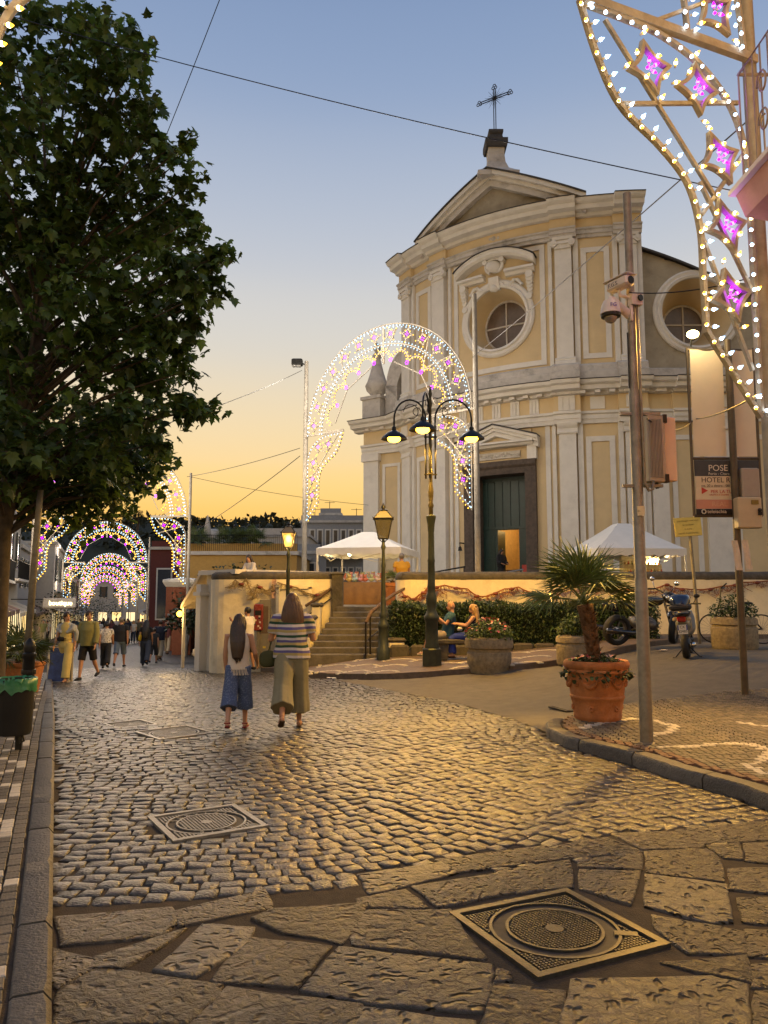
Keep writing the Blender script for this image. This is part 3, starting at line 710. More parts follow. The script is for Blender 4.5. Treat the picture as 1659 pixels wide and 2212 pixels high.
# --- bases, architraves, friezes, cornices (broken forward over the pilasters)
def runs(name, prof, m, lower=False, smooth=True, parent=None):
    mb = MB()
    for a, b, o in SEG: arcprof(mb, a, b, [(-.1, prof[0][1])] + [(d + o, z) for d, z in prof] + [(-.1, prof[-1][1])])
    if lower:
        LW.prof(mb, -max(d for d, z in prof) * .6, 2.32, [(-.1, prof[0][1])] + [(d + .06, z) for d, z in prof] + [(-.1, prof[-1][1])])
        for x0, x1, o in ((0, 1.0, .04), (1.0, 2.4, .2), (2.4, 8, .04)):
            RWG.prof(mb, x0, x1, [(-.1, prof[0][1])] + [(d + o, z) for d, z in prof] + [(-.1, prof[-1][1])])
    return chb(mb, name, m, parent, smooth)
runs('plinth', [(.10, PZ - .4), (.10, 2.15), (.05, 2.25)], m_wht_d, True)
runs('architrave', [(.10, 8.80), (.12, 8.98), (.16, 8.98), (.16, 9.16), (.24, 9.20), (.24, 9.30)], m_wht, True)
runs('frieze', [(.08, 9.30), (.08, 10.02)], m_yel, True)
runs('cornice', [(.12, 9.98), (.26, 10.0), (.30, 10.10), (.62, 10.14), (.66, 10.30), (.80, 10.36), (.86, 10.46), (.86, 10.50)], m_wht, True)
runs('cornice_flashing', [(.90, 10.502), (.90, 10.53), (.2, 10.62)], m_slate, True)
runs('attic_base', [(.42, 10.55), (.42, 10.95), (.30, 11.0), (.30, 11.25), (.16, 11.35)], m_wht_d)
runs('upper_architrave', [(.08, 16.95), (.10, 17.1), (.15, 17.1), (.15, 17.25), (.22, 17.3), (.22, 17.36)], m_wht_d)
runs('upper_frieze', [(.06, 17.36), (.06, 17.86)], m_yel)
runs('upper_cornice', [(.10, 17.82), (.24, 17.84), (.30, 17.96), (.56, 18.02), (.60, 18.2), (.72, 18.26), (.80, 18.38), (.80, 18.42)], m_wht)
runs('cornice_roof', [(.84, 18.422), (.84, 18.45), (.0, 18.6)], m_slate)
# modillions and triglyphs
def arcblk(name, th, hw, d0, d1, z0, z1, m, parent=None):
    mb = MB(); arcbox(mb, th - hw, th + hw, d0, d1, z0, z1); return chb(mb, name, m, parent)
for th in [x * 2.9 - 30.5 for x in range(22)]: arcblk('modillion', th, .55, .2, .58, 9.99, 10.10, m_wht)
for x in (.4, 1.3, 2.1): mb = MB(); LW.box(mb, x - .11, x + .11, .2, .5, 9.99, 10.1); chb(mb, 'modillion', m_wht)
for x in (.5, 1.7, 2.9, 4.1): mb = MB(); RWG.box(mb, x - .2, x + .2, .2, .5, 9.99, 10.12); chb(mb, 'modillion', m_wht)
for th, o in ((-8.6, .1), (-4.3, .1), (0, .1), (4.3, .1), (8.6, .1), (15.5, .26), (-15.5, .26)):
    mb = MB(); hw = 1.0 if o < .2 else 1.7
    for k in (-1, 0, 1): arcbox(mb, th + k * hw * .72 - hw * .27, th + k * hw * .72 + hw * .27, .05, .13 + o, 9.34, 9.97)
    arcbox(mb, th - hw, th + hw, .02, .10 + o, 9.34, 9.97); arcbox(mb, th - hw, th + hw, .02, .13 + o, 9.90, 9.975)
    chb(mb, 'triglyph', m_wht)
for th in (21.8, 29, -22, -29): arcblk('frieze_panel', th, 1.5, .02, .12 + (.2 if abs(th) > 26 else 0), 9.40, 9.92, m_wht)
mb = MB(); RWG.box(mb, 3.0, 4.6, .0, .17, 9.40, 9.92); chb(mb, 'frieze_panel', m_wht)
# --- pilasters
def pilaster(th, hw, proj, z0, z1, upper):
    e = empty('pilaster', (0, 0, 0), parent=church); m = m_wht
    mb = MB(); arcbox(mb, th - hw, th + hw, .0, proj, z0 + .35, z1 - .45); chb(mb, 'shaft', m, e)
    mb = MB(); q = math.degrees(.07 / RW); arcprof(mb, th - hw - q, th + hw + q, [(0, z0), (proj + .12, z0), (proj + .12, z0 + .16), (proj + .05, z0 + .22), (proj + .08, z0 + .30), (proj + .02, z0 + .36), (0, z0 + .36)]); chb(mb, 'base', m, e, True)
    mb = MB()
    if upper:                                # ionic: scrolls and garland
        arcprof(mb, th - hw - q, th + hw + q, [(0, z1 - .12), (proj + .13, z1 - .12), (proj + .15, z1), (0, z1)])
        arcbox(mb, th - hw, th + hw, 0, proj + .06, z1 - .5, z1 - .12)
        for sgn in (-1, 1):
            c0 = A3(th + sgn * (hw + .1), proj - .02, z1 - .27); c1 = A3(th + sgn * (hw + .1), proj + .15, z1 - .27)
            mb.cyl(c0, c1, .15, 14); mb.cyl(c1, c1 + (c1 - c0).normalized() * .03, .06, 10)
        arcprof(mb, th - hw * .8, th + hw * .8, [(0, z1 - .36), (proj + .12, z1 - .30), (proj + .10, z1 - .18), (0, z1 - .18)])
    else:
        arcprof(mb, th - hw - q, th + hw + q, [(0, z1 - .45), (proj + .05, z1 - .45), (proj + .07, z1 - .38), (proj + .02, z1 - .34), (proj + .02, z1 - .22), (proj + .10, z1 - .14), (proj + .14, z1), (0, z1)])
    chb(mb, 'capital', m, e, True)
    return e
for th, hw in ((-15.5, 1.75), (15.5, 1.75), (-29.1, 1.8), (29.1, 1.8)):
    for z0, z1, up in ((2.2, 8.82, False), (11.3, 16.97, True)):
        pilaster(th, hw, .27 if abs(th) < 20 else .21, z0, z1, up)
for th, hw in ((-18.1, .55), (18.1, .55), (-12.6, .4), (12.6, .4), (-26.4, .5), (26.4, .5), (31.6, .5), (-31.6, .5)):    # half pilasters behind
    for z0, z1 in ((2.2, 8.82), (11.3, 16.97)): arcblk('pilaster_strip', th, hw, 0, .12, z0, z1, m_wht)
# panel mouldings in the narrow bays and round the centre
def panel(th0, th1, z0, z1, wd=.12, d=.06, m=m_wht):
    q = math.degrees(wd / RW); mb = MB()
    arcbox(mb, th0, th1, 0, d, z1 - wd, z1); arcbox(mb, th0, th1, 0, d, z0, z0 + wd); arcbox(mb, th0, th0 + q, 0, d, z0 + wd, z1 - wd); arcbox(mb, th1 - q, th1, 0, d, z0 + wd, z1 - wd)
    chb(mb, 'panel_moulding', m)
for s in (-1, 1):
    a, b = sorted((s * 19.2, s * 25.2))
    panel(a, b, 2.5, 8.25, .22); panel(a, b, 11.6, 16.5, .22)
panel(-11.4, 11.4, 11.5, 16.9, .22)
arcblk('wall_strip', 11.2, .5, 0, .06, 2.3, 8.8, m_wht); arcblk('wall_strip', -11.2, .5, 0, .06, 2.3, 8.8, m_wht)
# flat wing details
mb = MB(); LW.box(mb, -.04, .85, 0, .16, 2.2, 8.82); chb(mb, 'pilaster_strip', m_wht); mb = MB(); LW.box(mb, -.12, .93, 0, .26, 8.45, 8.82); LW.box(mb, -.12, .93, 0, .26, 2.2, 2.55); chb(mb, 'capital', m_wht)
mb = MB(); LW.box(mb, 1.05, 2.1, 0, .05, 8.1, 8.25); LW.box(mb, 1.05, 1.2, 0, .05, 2.6, 8.1); LW.box(mb, 1.95, 2.1, 0, .05, 2.6, 8.1); chb(mb, 'panel_moulding', m_wht)
for x0, x1 in ((.1, .75), (2.3, 3.3), (5.2, 6.2)):
    mb = MB(); RWG.box(mb, x0, x1, 0, .18, 2.2, 8.82); chb(mb, 'pilaster_strip', m_wht)
    mb = MB(); RWG.box(mb, x0 - .1, x1 + .1, 0, .28, 8.45, 8.82); chb(mb, 'capital', m_wht)
for x0, x1 in ((.95, 2.1), (3.5, 5.0)):
    mb = MB()
    for q in ((x0, x1, 8.05, 8.25), (x0, x0 + .2, 2.6, 8.05), (x1 - .2, x1, 2.6, 8.05)): RWG.box(mb, q[0], q[1], 0, .05, q[2], q[3])
    chb(mb, 'panel_moulding', m_wht)
# --- round window
def ringprof(mb, th, hz, r0, prof, n=56, place=None):     # prof: (dr, d) swept round a circle in the wall
    k = len(prof); vs = []; fs = []
    pl = place or (lambda x, d, z: A3(th + math.degrees(x / RW), d, z))
    for i in range(n):
        a = 2 * math.pi * i / n; vs += [pl((r0 + dr) * math.cos(a), d, hz + (r0 + dr) * math.sin(a)) for dr, d in prof]
    for i in range(n):
        i2 = (i + 1) % n
        for j in range(k - 1): fs.append((i * k + j, i * k + j + 1, i2 * k + j + 1, i2 * k + j))
    mb.add(vs, fs)
def round_window(th, hz, hr, place, deep=.75, gr=.78):
    e = empty('round_window', (0, 0, 0), parent=church)
    mb = MB(); ringprof(mb, th, hz, hr, [(.36, 0), (.36, .10), (.28, .16), (.16, .12), (.10, .20), (.0, .16), (0, 0)], place=place); chb(mb, 'surround', m_wht, e, True, 50)
    mb = MB(); ringprof(mb, th, hz, hr, [(0, .02), (gr * hr - hr, -deep)], place=place); chb(mb, 'reveal', m_yel, e, True)
    pl = place or (lambda x, d, z: A3(th + math.degrees(x / RW), d, z))
    r = gr * hr; mb = MB(); ringprof(mb, th, hz, r, [(0, -deep + .0), (0, -deep + .07), (-.09, -deep + .07), (-.09, -deep)], place=place)
    for a0 in (0, math.pi / 2):
        for sg in (-1, 1):
            t = .035; c, s_ = math.cos(a0), math.sin(a0)
            q = [pl(sg * (k * c) + w_ * s_, d, hz + sg * (k * s_) + w_ * c) for k in (.0, r - .05) for w_, d in ((-t, -deep), (t, -deep), (t, -deep + .06), (-t, -deep + .06))]
            mb.add(q, [(0, 1, 5, 4), (1, 2, 6, 5), (2, 3, 7, 6), (3, 0, 4, 7), (4, 5, 6, 7)])
    chb(mb, 'frame', m_wht_d, e)
    for qd in range(4):
        mb = MB(); n = 12; vs = [pl(.02 * (1 if qd in (0, 3) else -1), -deep + .01, hz + .02 * (1 if qd < 2 else -1))]
        for i in range(n + 1): a = (qd + i / n) * math.pi / 2; vs.append(pl(r * math.cos(a), -deep + .01, hz + r * math.sin(a)))
        mb.add(vs, [(0, i + 1, i + 2) for i in range(n)]); chb(mb, 'pane', m_pane, e)
round_window(0, HZ, HR, None, 1.1, .86)
# hood over the window: segmental arch, ledge, scroll, brackets, garlands
hood = empty('window_hood', (0, 0, 0), parent=church)
mb = MB(); n = 24; vs = []; fs = []
prof = [(0, 0), (0, .42), (.10, .52), (.22, .52), (.26, .56), (.30, .56), (.30, 0)]
for i in range(n + 1):
    x = -1.85 + 3.7 * i / n; zc = 16.02 + .62 * (1 - (x / 1.85) ** 2) ** .9 if abs(x) < 1.849 else 16.02
    vs += [A3(math.degrees(x / RW), d, zc + dz) for dz, d in prof]
k = len(prof)
for i in range(n):
    for j in range(k): fs.append((i * k + j, i * k + (j + 1) % k, i * k + k + (j + 1) % k, i * k + k + j))
fs += [tuple(range(k)), tuple(range(n * k + k - 1, n * k - 1, -1))]
mb.add(vs, fs); chb(mb, 'arch', m_wht, hood, True)
mb = MB()
for i in range(n):
    x0, x1 = -1.9 + 3.8 * i / n, -1.9 + 3.8 * (i + 1) / n
    f = lambda x: 16.33 + .62 * max(0, 1 - (x / 1.9) ** 2) ** .9
    mb.add([A3(math.degrees(x / RW), d, f(x) + dz) for x in (x0, x1) for d, dz in ((0, 0), (.6, 0), (.6, .03), (0, .06))], [(0, 1, 5, 4), (1, 2, 6, 5), (2, 3, 7, 6)])
chb(mb, 'flashing', m_slate, hood)
for s in (-1, 1):
    mb = MB(); a, b = sorted((s * 2.6, s * 9.2)); arcprof(mb, a, b, [(0, 15.72), (.2, 15.72), (.26, 15.84), (.40, 15.88), (.40, 15.98), (0, 16.0)]); chb(mb, 'ledge', m_wht, hood, True)
    mb = MB()
    for kk in range(6): mb.cyl(A3(s * 8.1, 0, 15.6 - kk * .16), A3(s * 8.1, .30 - kk * .04, 15.6 - kk * .16), .17 - kk * .012, 12)
    mb.cyl(A3(s * 7.9, 0, 14.62), A3(s * 7.9, .2, 14.62), .14, 12); chb(mb, 'bracket', m_wht, hood, True)
    mb = MB(); pts = [A3(s * (1.2 + 5.2 * t), .14, 15.55 - .35 * t - .2 * math.sin(t * 6.3)) for t in [i / 14 for i in range(15)]]; mb.tube(pts, [.05 + .05 * math.sin(i * 1.9) ** 2 for i in range(15)], 8); chb(mb, 'garland', m_wht, hood, True)
mb = MB(); mb.ball(A3(0, .16, 16.28), .34, 16, 10, (1.15, .5, .85)); mb.tube([A3(math.degrees(.4 * math.cos(a) / RW), .22, 16.3 + .34 * math.sin(a)) for a in [i * .35 for i in range(-3, 13)]], .07, 8)
mb.cyl(A3(-2.0, 0, 16.5), A3(-2.0, .36, 16.5), .12, 12); mb.cyl(A3(2.0, 0, 16.5), A3(2.0, .36, 16.5), .12, 12); chb(mb, 'cartouche', m_wht, hood, True)
mb = MB(); arcprof(mb, -1.2, 1.2, [(0, 15.2), (.14, 15.2), (.3, 15.5), (.34, 15.75), (0, 15.75)]); mb.ball(A3(0, .16, 15.3), .2, 10, 8, (1, .6, 1)); chb(mb, 'keystone', m_wht, hood, True)
mb = MB(); mb.ball(A3(0, .1, 17.62), .13, 10, 8, (1.3, .8, 1)); mb.ball(A3(1.0, .1, 17.6), .1, 8, 6); mb.ball(A3(-1.0, .1, 17.64), .1, 8, 6); chb(mb, 'cherub_head', m_wht_d)
# --- pediment bowed with the front
ped = empty('pediment', (0, 0, 0), parent=church); PH = 20.45; PT = 20.5
def raking(s, d0, d1, dz0, dz1, name, m, th_end=20.6, zb=18.42):
    mb = MB(); n = 14; vs = []; fs = []
    for i in range(n + 1):
        f = i / n; th = s * th_end * f; z = PH + (zb - .05 - PH) * f
        vs += [A3(th, d0, z + dz0), A3(th, d1, z + dz0), A3(th, d1, z + dz1), A3(th, d0, z + dz1)]
    for i in range(n):
        for j in range(4): fs.append((i * 4 + j, i * 4 + (j + 1) % 4, i * 4 + 4 + (j + 1) % 4, i * 4 + 4 + j))
    fs += [(0, 1, 2, 3), (n * 4 + 3, n * 4 + 2, n * 4 + 1, n * 4)]
    mb.add(vs, fs); return chb(mb, name, m, ped)
for s in (-1, 1):
    raking(s, 0, .62, -.18, .0, 'raking_cornice', m_wht); raking(s, 0, .80, .0, .2, 'raking_cornice', m_wht); raking(s, 0, .50, -.48, -.18, 'raking_cornice', m_wht_d)
    raking(s, -.6, .88, .2, .26, 'roof_edge', m_slate)
mb = MB(); n = 20; vs = []
for i in range(n + 1):
    th = -18 + 36 * i / n; vs += [A3(th, .22, 18.45), A3(th, .22, max(18.46, PH - .4 + (18.3 - PH) * abs(th) / 20.6))]
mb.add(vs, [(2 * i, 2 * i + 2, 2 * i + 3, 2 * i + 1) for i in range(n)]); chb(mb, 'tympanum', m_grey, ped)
mb = MB(); vs = []
for i in range(n + 1):
    th = -20.6 + 41.2 * i / n; vs += [A3(th, .8, PH + .2 + (18.4 - PH) * abs(th) / 20.6), A3(th * .9, -8, PH + .2 + (18.0 - PH) * abs(th) / 20.6)]
mb.add(vs, [(2 * i, 2 * i + 2, 2 * i + 3, 2 * i + 1) for i in range(n)]); chb(mb, 'roof', m_slate)
# --- finial and cross
fin = empty('finial', (0, 0, 0), parent=church); ap = A3(0, -.15, 0)
mb = MB(); mb.lathe([(1.3, 20.3), (1.32, 20.5), (1.1, 20.62), (.74, 20.85), (.56, 21.2), (.50, 21.6), (.52, 21.95)], ap, sq=4); chb(mb, 'pedestal', m_wht_d, fin)
mb = MB(); mb.lathe([(.66, 21.93), (.72, 22.1), (.72, 22.32), (.46, 22.38), (.40, 22.6), (.47, 22.7), (.47, 22.82), (.2, 22.95)], ap, sq=4); chb(mb, 'cap', m_slate, fin)
mb = MB(); X = T0; top = ap + Vector((0, 0, 25.1)); mid = ap + Vector((0, 0, 24.55))
for a in (-.05, .05): mb.tube([ap + X * a + Vector((0, 0, 22.9)), ap + X * a + Vector((0, 0, 25.0))], .022, 6)
for a in (-.05, .05): mb.tube([mid - X * .72 + Vector((0, 0, a)), mid + X * .72 + Vector((0, 0, a))], .022, 6)
for c in (top, mid - X * .78, mid + X * .78):
    for q in range(3):
        ang = q * 2.09 + math.pi / 2; cc = c + X * .07 * math.cos(ang) + Vector((0, 0, .07 * math.sin(ang)))
        mb.tube([cc + X * .07 * math.cos(t) + Vector((0, 0, .07 * math.sin(t))) for t in [i * .9 for i in range(7)]], .02, 5, closed=True)
for i in range(20):
    a = i * math.pi / 10; L = .52 if i % 2 else .36; mb.tube([mid, mid + X * L * math.cos(a) + Vector((0, 0, L * math.sin(a)))], [.018, .004], 4)
chb(mb, 'cross', m_metal_dk, fin)
# --- portal
por = empty('portal', (0, 0, 0), parent=church); W = 1.22; fw = .46; q = lambda x: math.degrees(x / RW)
mb = MB()
for s in (-1, 1): a, b = sorted((q(s * W), q(s * (W + fw)))); arcprof(mb, a, b, [(-.9, PZ), (.22, PZ), (.22, 6.85), (-.9, 6.85)]); 
arcprof(mb, q(-W - fw), q(W + fw), [(-.9, 6.85), (.22, 6.85), (.24, 7.1), (.32, 7.2), (.32, 7.42), (-.9, 7.42)])
chb(mb, 'door_frame', m_lava, por)
mb = MB(); arcprof(mb, q(-1.65), q(1.65), [(0, 8.02), (.42, 8.02), (.5, 8.12), (.6, 8.14), (.6, 8.22), (0, 8.22)]); chb(mb, 'ledge', m_wht, por, True)
for s in (-1, 1):
    for d, z0, z1, m in ((.52, 0, .14, m_wht), (.62, .14, .26, m_wht), (.40, -.2, 0, m_wht), (.68, .26, .32, m_slate)):
        mb = MB(); vs = []
        for x in (0, s * 1.85): z = 8.72 - abs(x) / 1.85 * .62; vs += [A3(q(x), 0, z + z0), A3(q(x), d, z + z0), A3(q(x), d, z + z1), A3(q(x), 0, z + z1)]
        mb.add(vs, [(0, 1, 5, 4), (1, 2, 6, 5), (2, 3, 7, 6), (4, 5, 6, 7), (0, 1, 2, 3)]); chb(mb, 'hood_slope' if m is m_wht else 'hood_roof', m, por)
    arcblk('console', q(s * 1.55), 1.0, .0, .3, 7.42, 8.02, m_wht, por)
arcblk('hood_panel', 0, q(1.5), 0, .12, 8.22, 8.75, m_yel, por)
mb = MB(); arcbox(mb, q(-1.0), q(1.0), 0, .08, 7.56, 7.86)
for i in range(22): mb.ball(A3(q(-.95 + i * .09), .09, 7.71 + rnd.uniform(-.06, .06)), rnd.uniform(.03, .07), 6, 4)
chb(mb, 'inscription_plaque', m_wht_d, por)
# door leaves in the recess: the wicket stands open
def dbox(mb, x0, x1, d0, d1, z0, z1): return arcbox(mb, q(x0), q(x1), d0, d1, z0, z1)
FZ = 2.0
dr = empty('door', (0, 0, 0), parent=church)
mb = MB(); dbox(mb, -W, W, -.74, -.66, 4.5, 6.86); chb(mb, 'transom', m_green, dr)
for x0, x1 in ((-W, -.5), (.62, W)):
    mb = MB(); dbox(mb, x0, x1, -.74, -.66, FZ - .1, 4.5); chb(mb, 'leaf', m_green, dr)
for x in (-.98, -.62, -.2, .2, .62, .98): mb = MB(); dbox(mb, x - .03, x + .03, -.66, -.62, 4.65, 6.7); chb(mb, 'batten', m_green, dr)
for z in (4.6, 6.72): mb = MB(); dbox(mb, -W, W, -.66, -.615, z - .05, z + .05); chb(mb, 'rail', m_green, dr)
for x0, x1 in ((-1.12, -.6), (.72, 1.12)):
    for z0, z1 in ((2.15, 3.1), (3.25, 4.35)): mb = MB(); dbox(mb, x0, x1, -.66, -.63, z0, z1); chb(mb, 'panel', m_green, dr)
mb = MB(); mb.box(A3(q(-.5), -1.05, 3.25), (.06, .8, 2.5), R_(-33)); chb(mb, 'wicket', m_green, dr)
# lit vestibule behind the wicket
vest = empty('vestibule', (0, 0, 0), parent=church); m_in = mat('interior_plaster', (.50, .36, .18), .9, var=.15)
mb = MB(); a0, a1 = q(-1.6), q(1.6)
V = [A3(a0, -.8, 0), A3(a1, -.8, 0), A3(a1, -4.2, 0), A3(a0, -4.2, 0)]
mb.add([p + Vector((0, 0, z)) for z in (FZ, 5.6) for p in V], [(0, 1, 2, 3), (4, 5, 6, 7), (1, 2, 6, 5), (2, 3, 7, 6), (3, 0, 4, 7)]); chb(mb, 'vestibule_wall', m_in, vest)
mb = MB(); mb.box(A3(q(.35), -3.9, 3.4), (.5, .1, 2.3), R_(-33)); chb(mb, 'altar_screen', mat('gilded_screen', (.75, .45, .10), .4, metal=.6, var=.5, scale=9), vest)
mb = MB()
for i in range(60): mb.ball(A3(q(.45 + rnd.gauss(0, .2)), -3.2, 2.3 + rnd.random() * .9), .07, 5, 4, (1, 1, 1.6))
chb(mb, 'altar_plant', mat('altar_leaf', (.10, .12, .03), .6, var=.4), vest)
lp = point_light('vestibule_lamp', Vector(A3(q(.3), -2.6, 4.9)) - Vector(church.location), 90, (1, .62, .22), .25, vest)
tb = empty('reading_table', A3(q(.2), -1.4, FZ), R_(-33), 'small wooden table inside the open church door', 'table')
mb = MB(); mb.box((0, 0, .74), (.9, .5, .05)); mb.build('table_top', mat('table_wood', (.25, .12, .05), .6), tb)
for sx in (-.4, .4):
    for sy in (-.2, .2): mb = MB(); mb.box((sx, sy, .36), (.05, .05, .72)); mb.build('leg', MATS['table_wood'], tb)
rc = empty('chair', A3(q(.95), -.35, FZ), R_(-33), 'red plastic chair standing in the church doorway', 'chair'); m_red = mat('red_plastic', (.42, .03, .02), .4)
mb = MB(); mb.rbox((0, 0, .45), (.42, .42, .04), .015); mb.build('seat', m_red, rc); mb = MB(); mb.rbox((0, .2, .72), (.40, .05, .46), .02); mb.build('backrest', m_red, rc)
for sx in (-.18, .18):
    for sy in (-.18, .18): mb = MB(); mb.box((sx, sy, .22), (.04, .04, .44)); mb.build('leg', mat('pale_plastic', (.5, .48, .44), .5), rc)
# --- upper wing with its own round window, street-far end
def wing_top(x): return 16.4 - .33 * x - .03 * x * x
mb = MB(); n = 12; X1 = 6.5; wy = -1.3; cxw, czw, rw = 2.35, 13.6, 1.5
# plate with a round hole
vs = []; fs = []; nn = 56
for j in range(5):
    f = j / 4
    for i in range(nn):
        a = 2 * math.pi * i / nn; ca, sa = math.cos(a), math.sin(a)
        kx = ((X1 - cxw) if ca > 0 else cxw) / max(abs(ca), 1e-6); kz = ((14.9 - czw + .0) if sa > 0 else (czw - 10.5)) / max(abs(sa), 1e-6); k = max(rw * 1.05, min(kx, kz))
        rr = rw + (k - rw) * f; x = cxw + rr * ca; z = czw + rr * sa
        if f == 1 and sa > 0: z = max(z, min(wing_top(max(0, min(X1, x))), czw + kx * sa))
        vs.append(RWG.p(x, -.25, z))
for j in range(4):
    for i in range(nn): i2 = (i + 1) % nn; fs.append((j * nn + i, j * nn + i2, j * nn + nn + i2, j * nn + nn + i))
mb.add(vs, fs)
for i in range(n):
    x0, x1 = X1 * i / n, X1 * (i + 1) / n; mb.add([RWG.p(x0, -.27, 14.6), RWG.p(x1, -.27, 14.6), RWG.p(x1, -.27, wing_top(x1)), RWG.p(x0, -.27, wing_top(x0))], [(0, 1, 2, 3)]) if x0 < .7 or x0 > 4.0 or True and 14.6 > czw + rw else None
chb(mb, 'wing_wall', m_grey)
mb = MB(); vs = []
for i in range(n + 1): x = X1 * i / n; vs += [RWG.p(x, -.05, wing_top(x)), RWG.p(x, -.05, wing_top(x) + .1), RWG.p(x, -6, wing_top(x) + .5)]
mb.add(vs, [(3 * i, 3 * i + 3, 3 * i + 4, 3 * i + 1) for i in range(n)] + [(3 * i + 1, 3 * i + 4, 3 * i + 5, 3 * i + 2) for i in range(n)]); chb(mb, 'wing_roof', m_slate)
round_window(0, czw, rw, lambda x, d, z: RWG.p(cxw + x, d - .25, z), 1.6, .62)
mb = MB(); RWG.prof(mb, 0, X1, [(-.3, 10.5), (.3, 10.5), (.3, 11.0), (.05, 11.1), (-.3, 11.1)]); chb(mb, 'attic_base', m_wht_d)
# --- shoulder at the street end: pedestal, urn, scroll with an opening
sh = empty('shoulder', (0, 0, 0), parent=church)
mb = MB(); LW.box(mb, -.1, 1.0, -.9, .2, 10.55, 11.7); LW.box(mb, -.18, 1.08, -.98, .28, 11.7, 11.86); chb(mb, 'pedestal', m_wht_d, sh)
pc = LW.p(.45, -.35, 0); mb = MB(); mb.lathe([(.3, 11.86), (.32, 12.0), (.55, 12.25), (.62, 12.5), (.5, 12.75), (.36, 13.2), (.24, 13.7), (.18, 13.95), (.24, 14.05), (.24, 14.15), (.1, 14.3), (.2, 14.5), (.16, 14.7), (.02, 14.85)], pc, 18); chb(mb, 'urn', m_wht_d, sh, True, 60)
mb = MB(); n = 22
vs = []; fs = []
for i in range(n + 1):
    a = math.pi * .5 * i / n; xo, zo = 2.5 - 1.35 * math.cos(a), 12.3 + 1.9 * math.sin(a); xi, zi = 2.5 - .75 * math.cos(a), 11.7 + 1.5 * math.sin(a)
    vs += [LW.p(xo, -.15, zo), LW.p(xi, -.15, zi), LW.p(xi, -.7, zi), LW.p(xo, -.7, zo)]
for i in range(n):
    for j in range(4): fs.append((i * 4 + j, i * 4 + (j + 1) % 4, i * 4 + 4 + (j + 1) % 4, i * 4 + 4 + j))
mb.add(vs, fs); LW.box(mb, 1.1, 1.8, -.7, -.15, 10.55, 12.35); LW.box(mb, 1.8, 2.6, -.7, -.15, 10.55, 11.5); chb(mb, 'scroll', m_wht_d, sh)
# small bell bracket by the portal and handrails
mb = MB(); b0 = A3(-9.4, 0, 3.95); mb.tube([b0, A3(-9.4, .35, 3.95)], .03, 6); mb.tube([A3(-9.4, .32, 3.95), A3(-9.4, .32, 3.8)], .02, 6); mb.lathe([(.03, .2), (.07, .15), (.09, .02), (.12, 0)], A3(-9.4, .32, 3.6), 10); chb(mb, 'bell_bracket', m_metal_dk)
# steps to the door
for k in range(5):
    mb = MB(); arcprof(mb, q(-3.2 + k * .25), q(3.2 - k * .25), [(-.88, PZ - .3), (2.1 - k * .35, PZ - .3), (2.1 - k * .35, PZ + .14 * (k + 1)), (-.88, PZ + .14 * (k + 1))]); chb(mb, 'door_step', m_lava)

# ================================================================= square, terrace walls, stairs
m_plaza = mat('square_paving', (.16, .135, .10), .65, var=.35, scale=6, bump=.4, bscale=30)
mb = MB(); PZP = [(-5.9, 28.5), (-4.7, 23.35), (-1.3, 23.05), (-1.28, 22.9), (.35, 22.9), (.4, 22.25), (20, 22.0), (30, 60), (-16, 60)]
mb.add([(x, y, PZ) for x, y in PZP], [tuple(range(len(PZP)))]); plaza = mb.build('square', m_plaza, kind='structure')
m_cream = mat('cream_wall_plaster', (.72, .65, .48), .9, var=.10, scale=2.5, bump=.25, bscale=12, stain=(.45, .37, .22), sstr=.5, sscale=2)
m_cope = mat('dark_coping_stone', (.075, .065, .05), .85, var=.4, scale=7, bump=.8, bscale=14, stain=(.05, .06, .03), sstr=.5)
def terrace_wall(name, path, z1, label, zlow=None, thick=.3, cope=.17, cat='wall', pillar_end=False):
    P = [Vector((x, y, 0)) for x, y in path]; o = empty(name, (P[0].x, P[0].y, 0), 0, label, cat)
    mb = MB(); off = Vector(o.location); n = len(P)
    outer = offset(P, -thick / 2); inner = offset(P, thick / 2); vs = []; fs = []
    for i in range(n):
        zl = zlow(P[i]) if zlow else zg(P[i].x, P[i].y) - .1
        for pt in (outer[i], inner[i]): vs += [Vector((pt.x, pt.y, zl)) - off, Vector((pt.x, pt.y, z1 - .05)) - off]
    for i in range(n - 1):
        a = i * 4; fs += [(a, a + 4, a + 5, a + 1), (a + 2, a + 3, a + 7, a + 6), (a + 1, a + 5, a + 7, a + 3)]
    fs += [(0, 1, 3, 2), ((n - 1) * 4, (n - 1) * 4 + 2, (n - 1) * 4 + 3, (n - 1) * 4 + 1)]
    mb.add(vs, fs); mb.build('plaster_face', m_cream, o, weld=True)
    # coping of rounded stones
    L = sum((b - a).length for a, b in zip(P, P[1:])); k = max(2, int(L / .09)); Q = resample(P, k); i = 0
    while i < k - 2:
        j = min(k - 1, i + rnd.choice((10, 12, 15)))
        if k - 1 - j < 5: j = k - 1
        mb = MB(); pts = [Vector((p.x, p.y, z1 + .02 + .012 * mnoise.noise(Vector((p.x * 2, p.y * 2, 0))))) - off for p in Q[i:j + 1]]
        mb.tube(pts, [cope * (1 + .08 * mnoise.noise(Vector((p.x * 3, p.y * 3, 3)))) for p in pts], 10); autosmooth(mb.build('coping_stone', m_cope, o), 60); i = j
    return o
arc = [(-4.62 - .55 * math.sin(a), 23.85 - .55 * math.cos(a)) for a in [i * math.pi / 2 / 6 for i in range(7)]]
wall_l = terrace_wall('terrace_wall', [(-1.28, 23.05), (-2.4, 23.1), (-3.6, 23.2)] + arc + [(-5.22, 25.0), (-5.4, 28.0)], 2.15, 'tall cream terrace wall with dark coping, hung with pale fishing net')
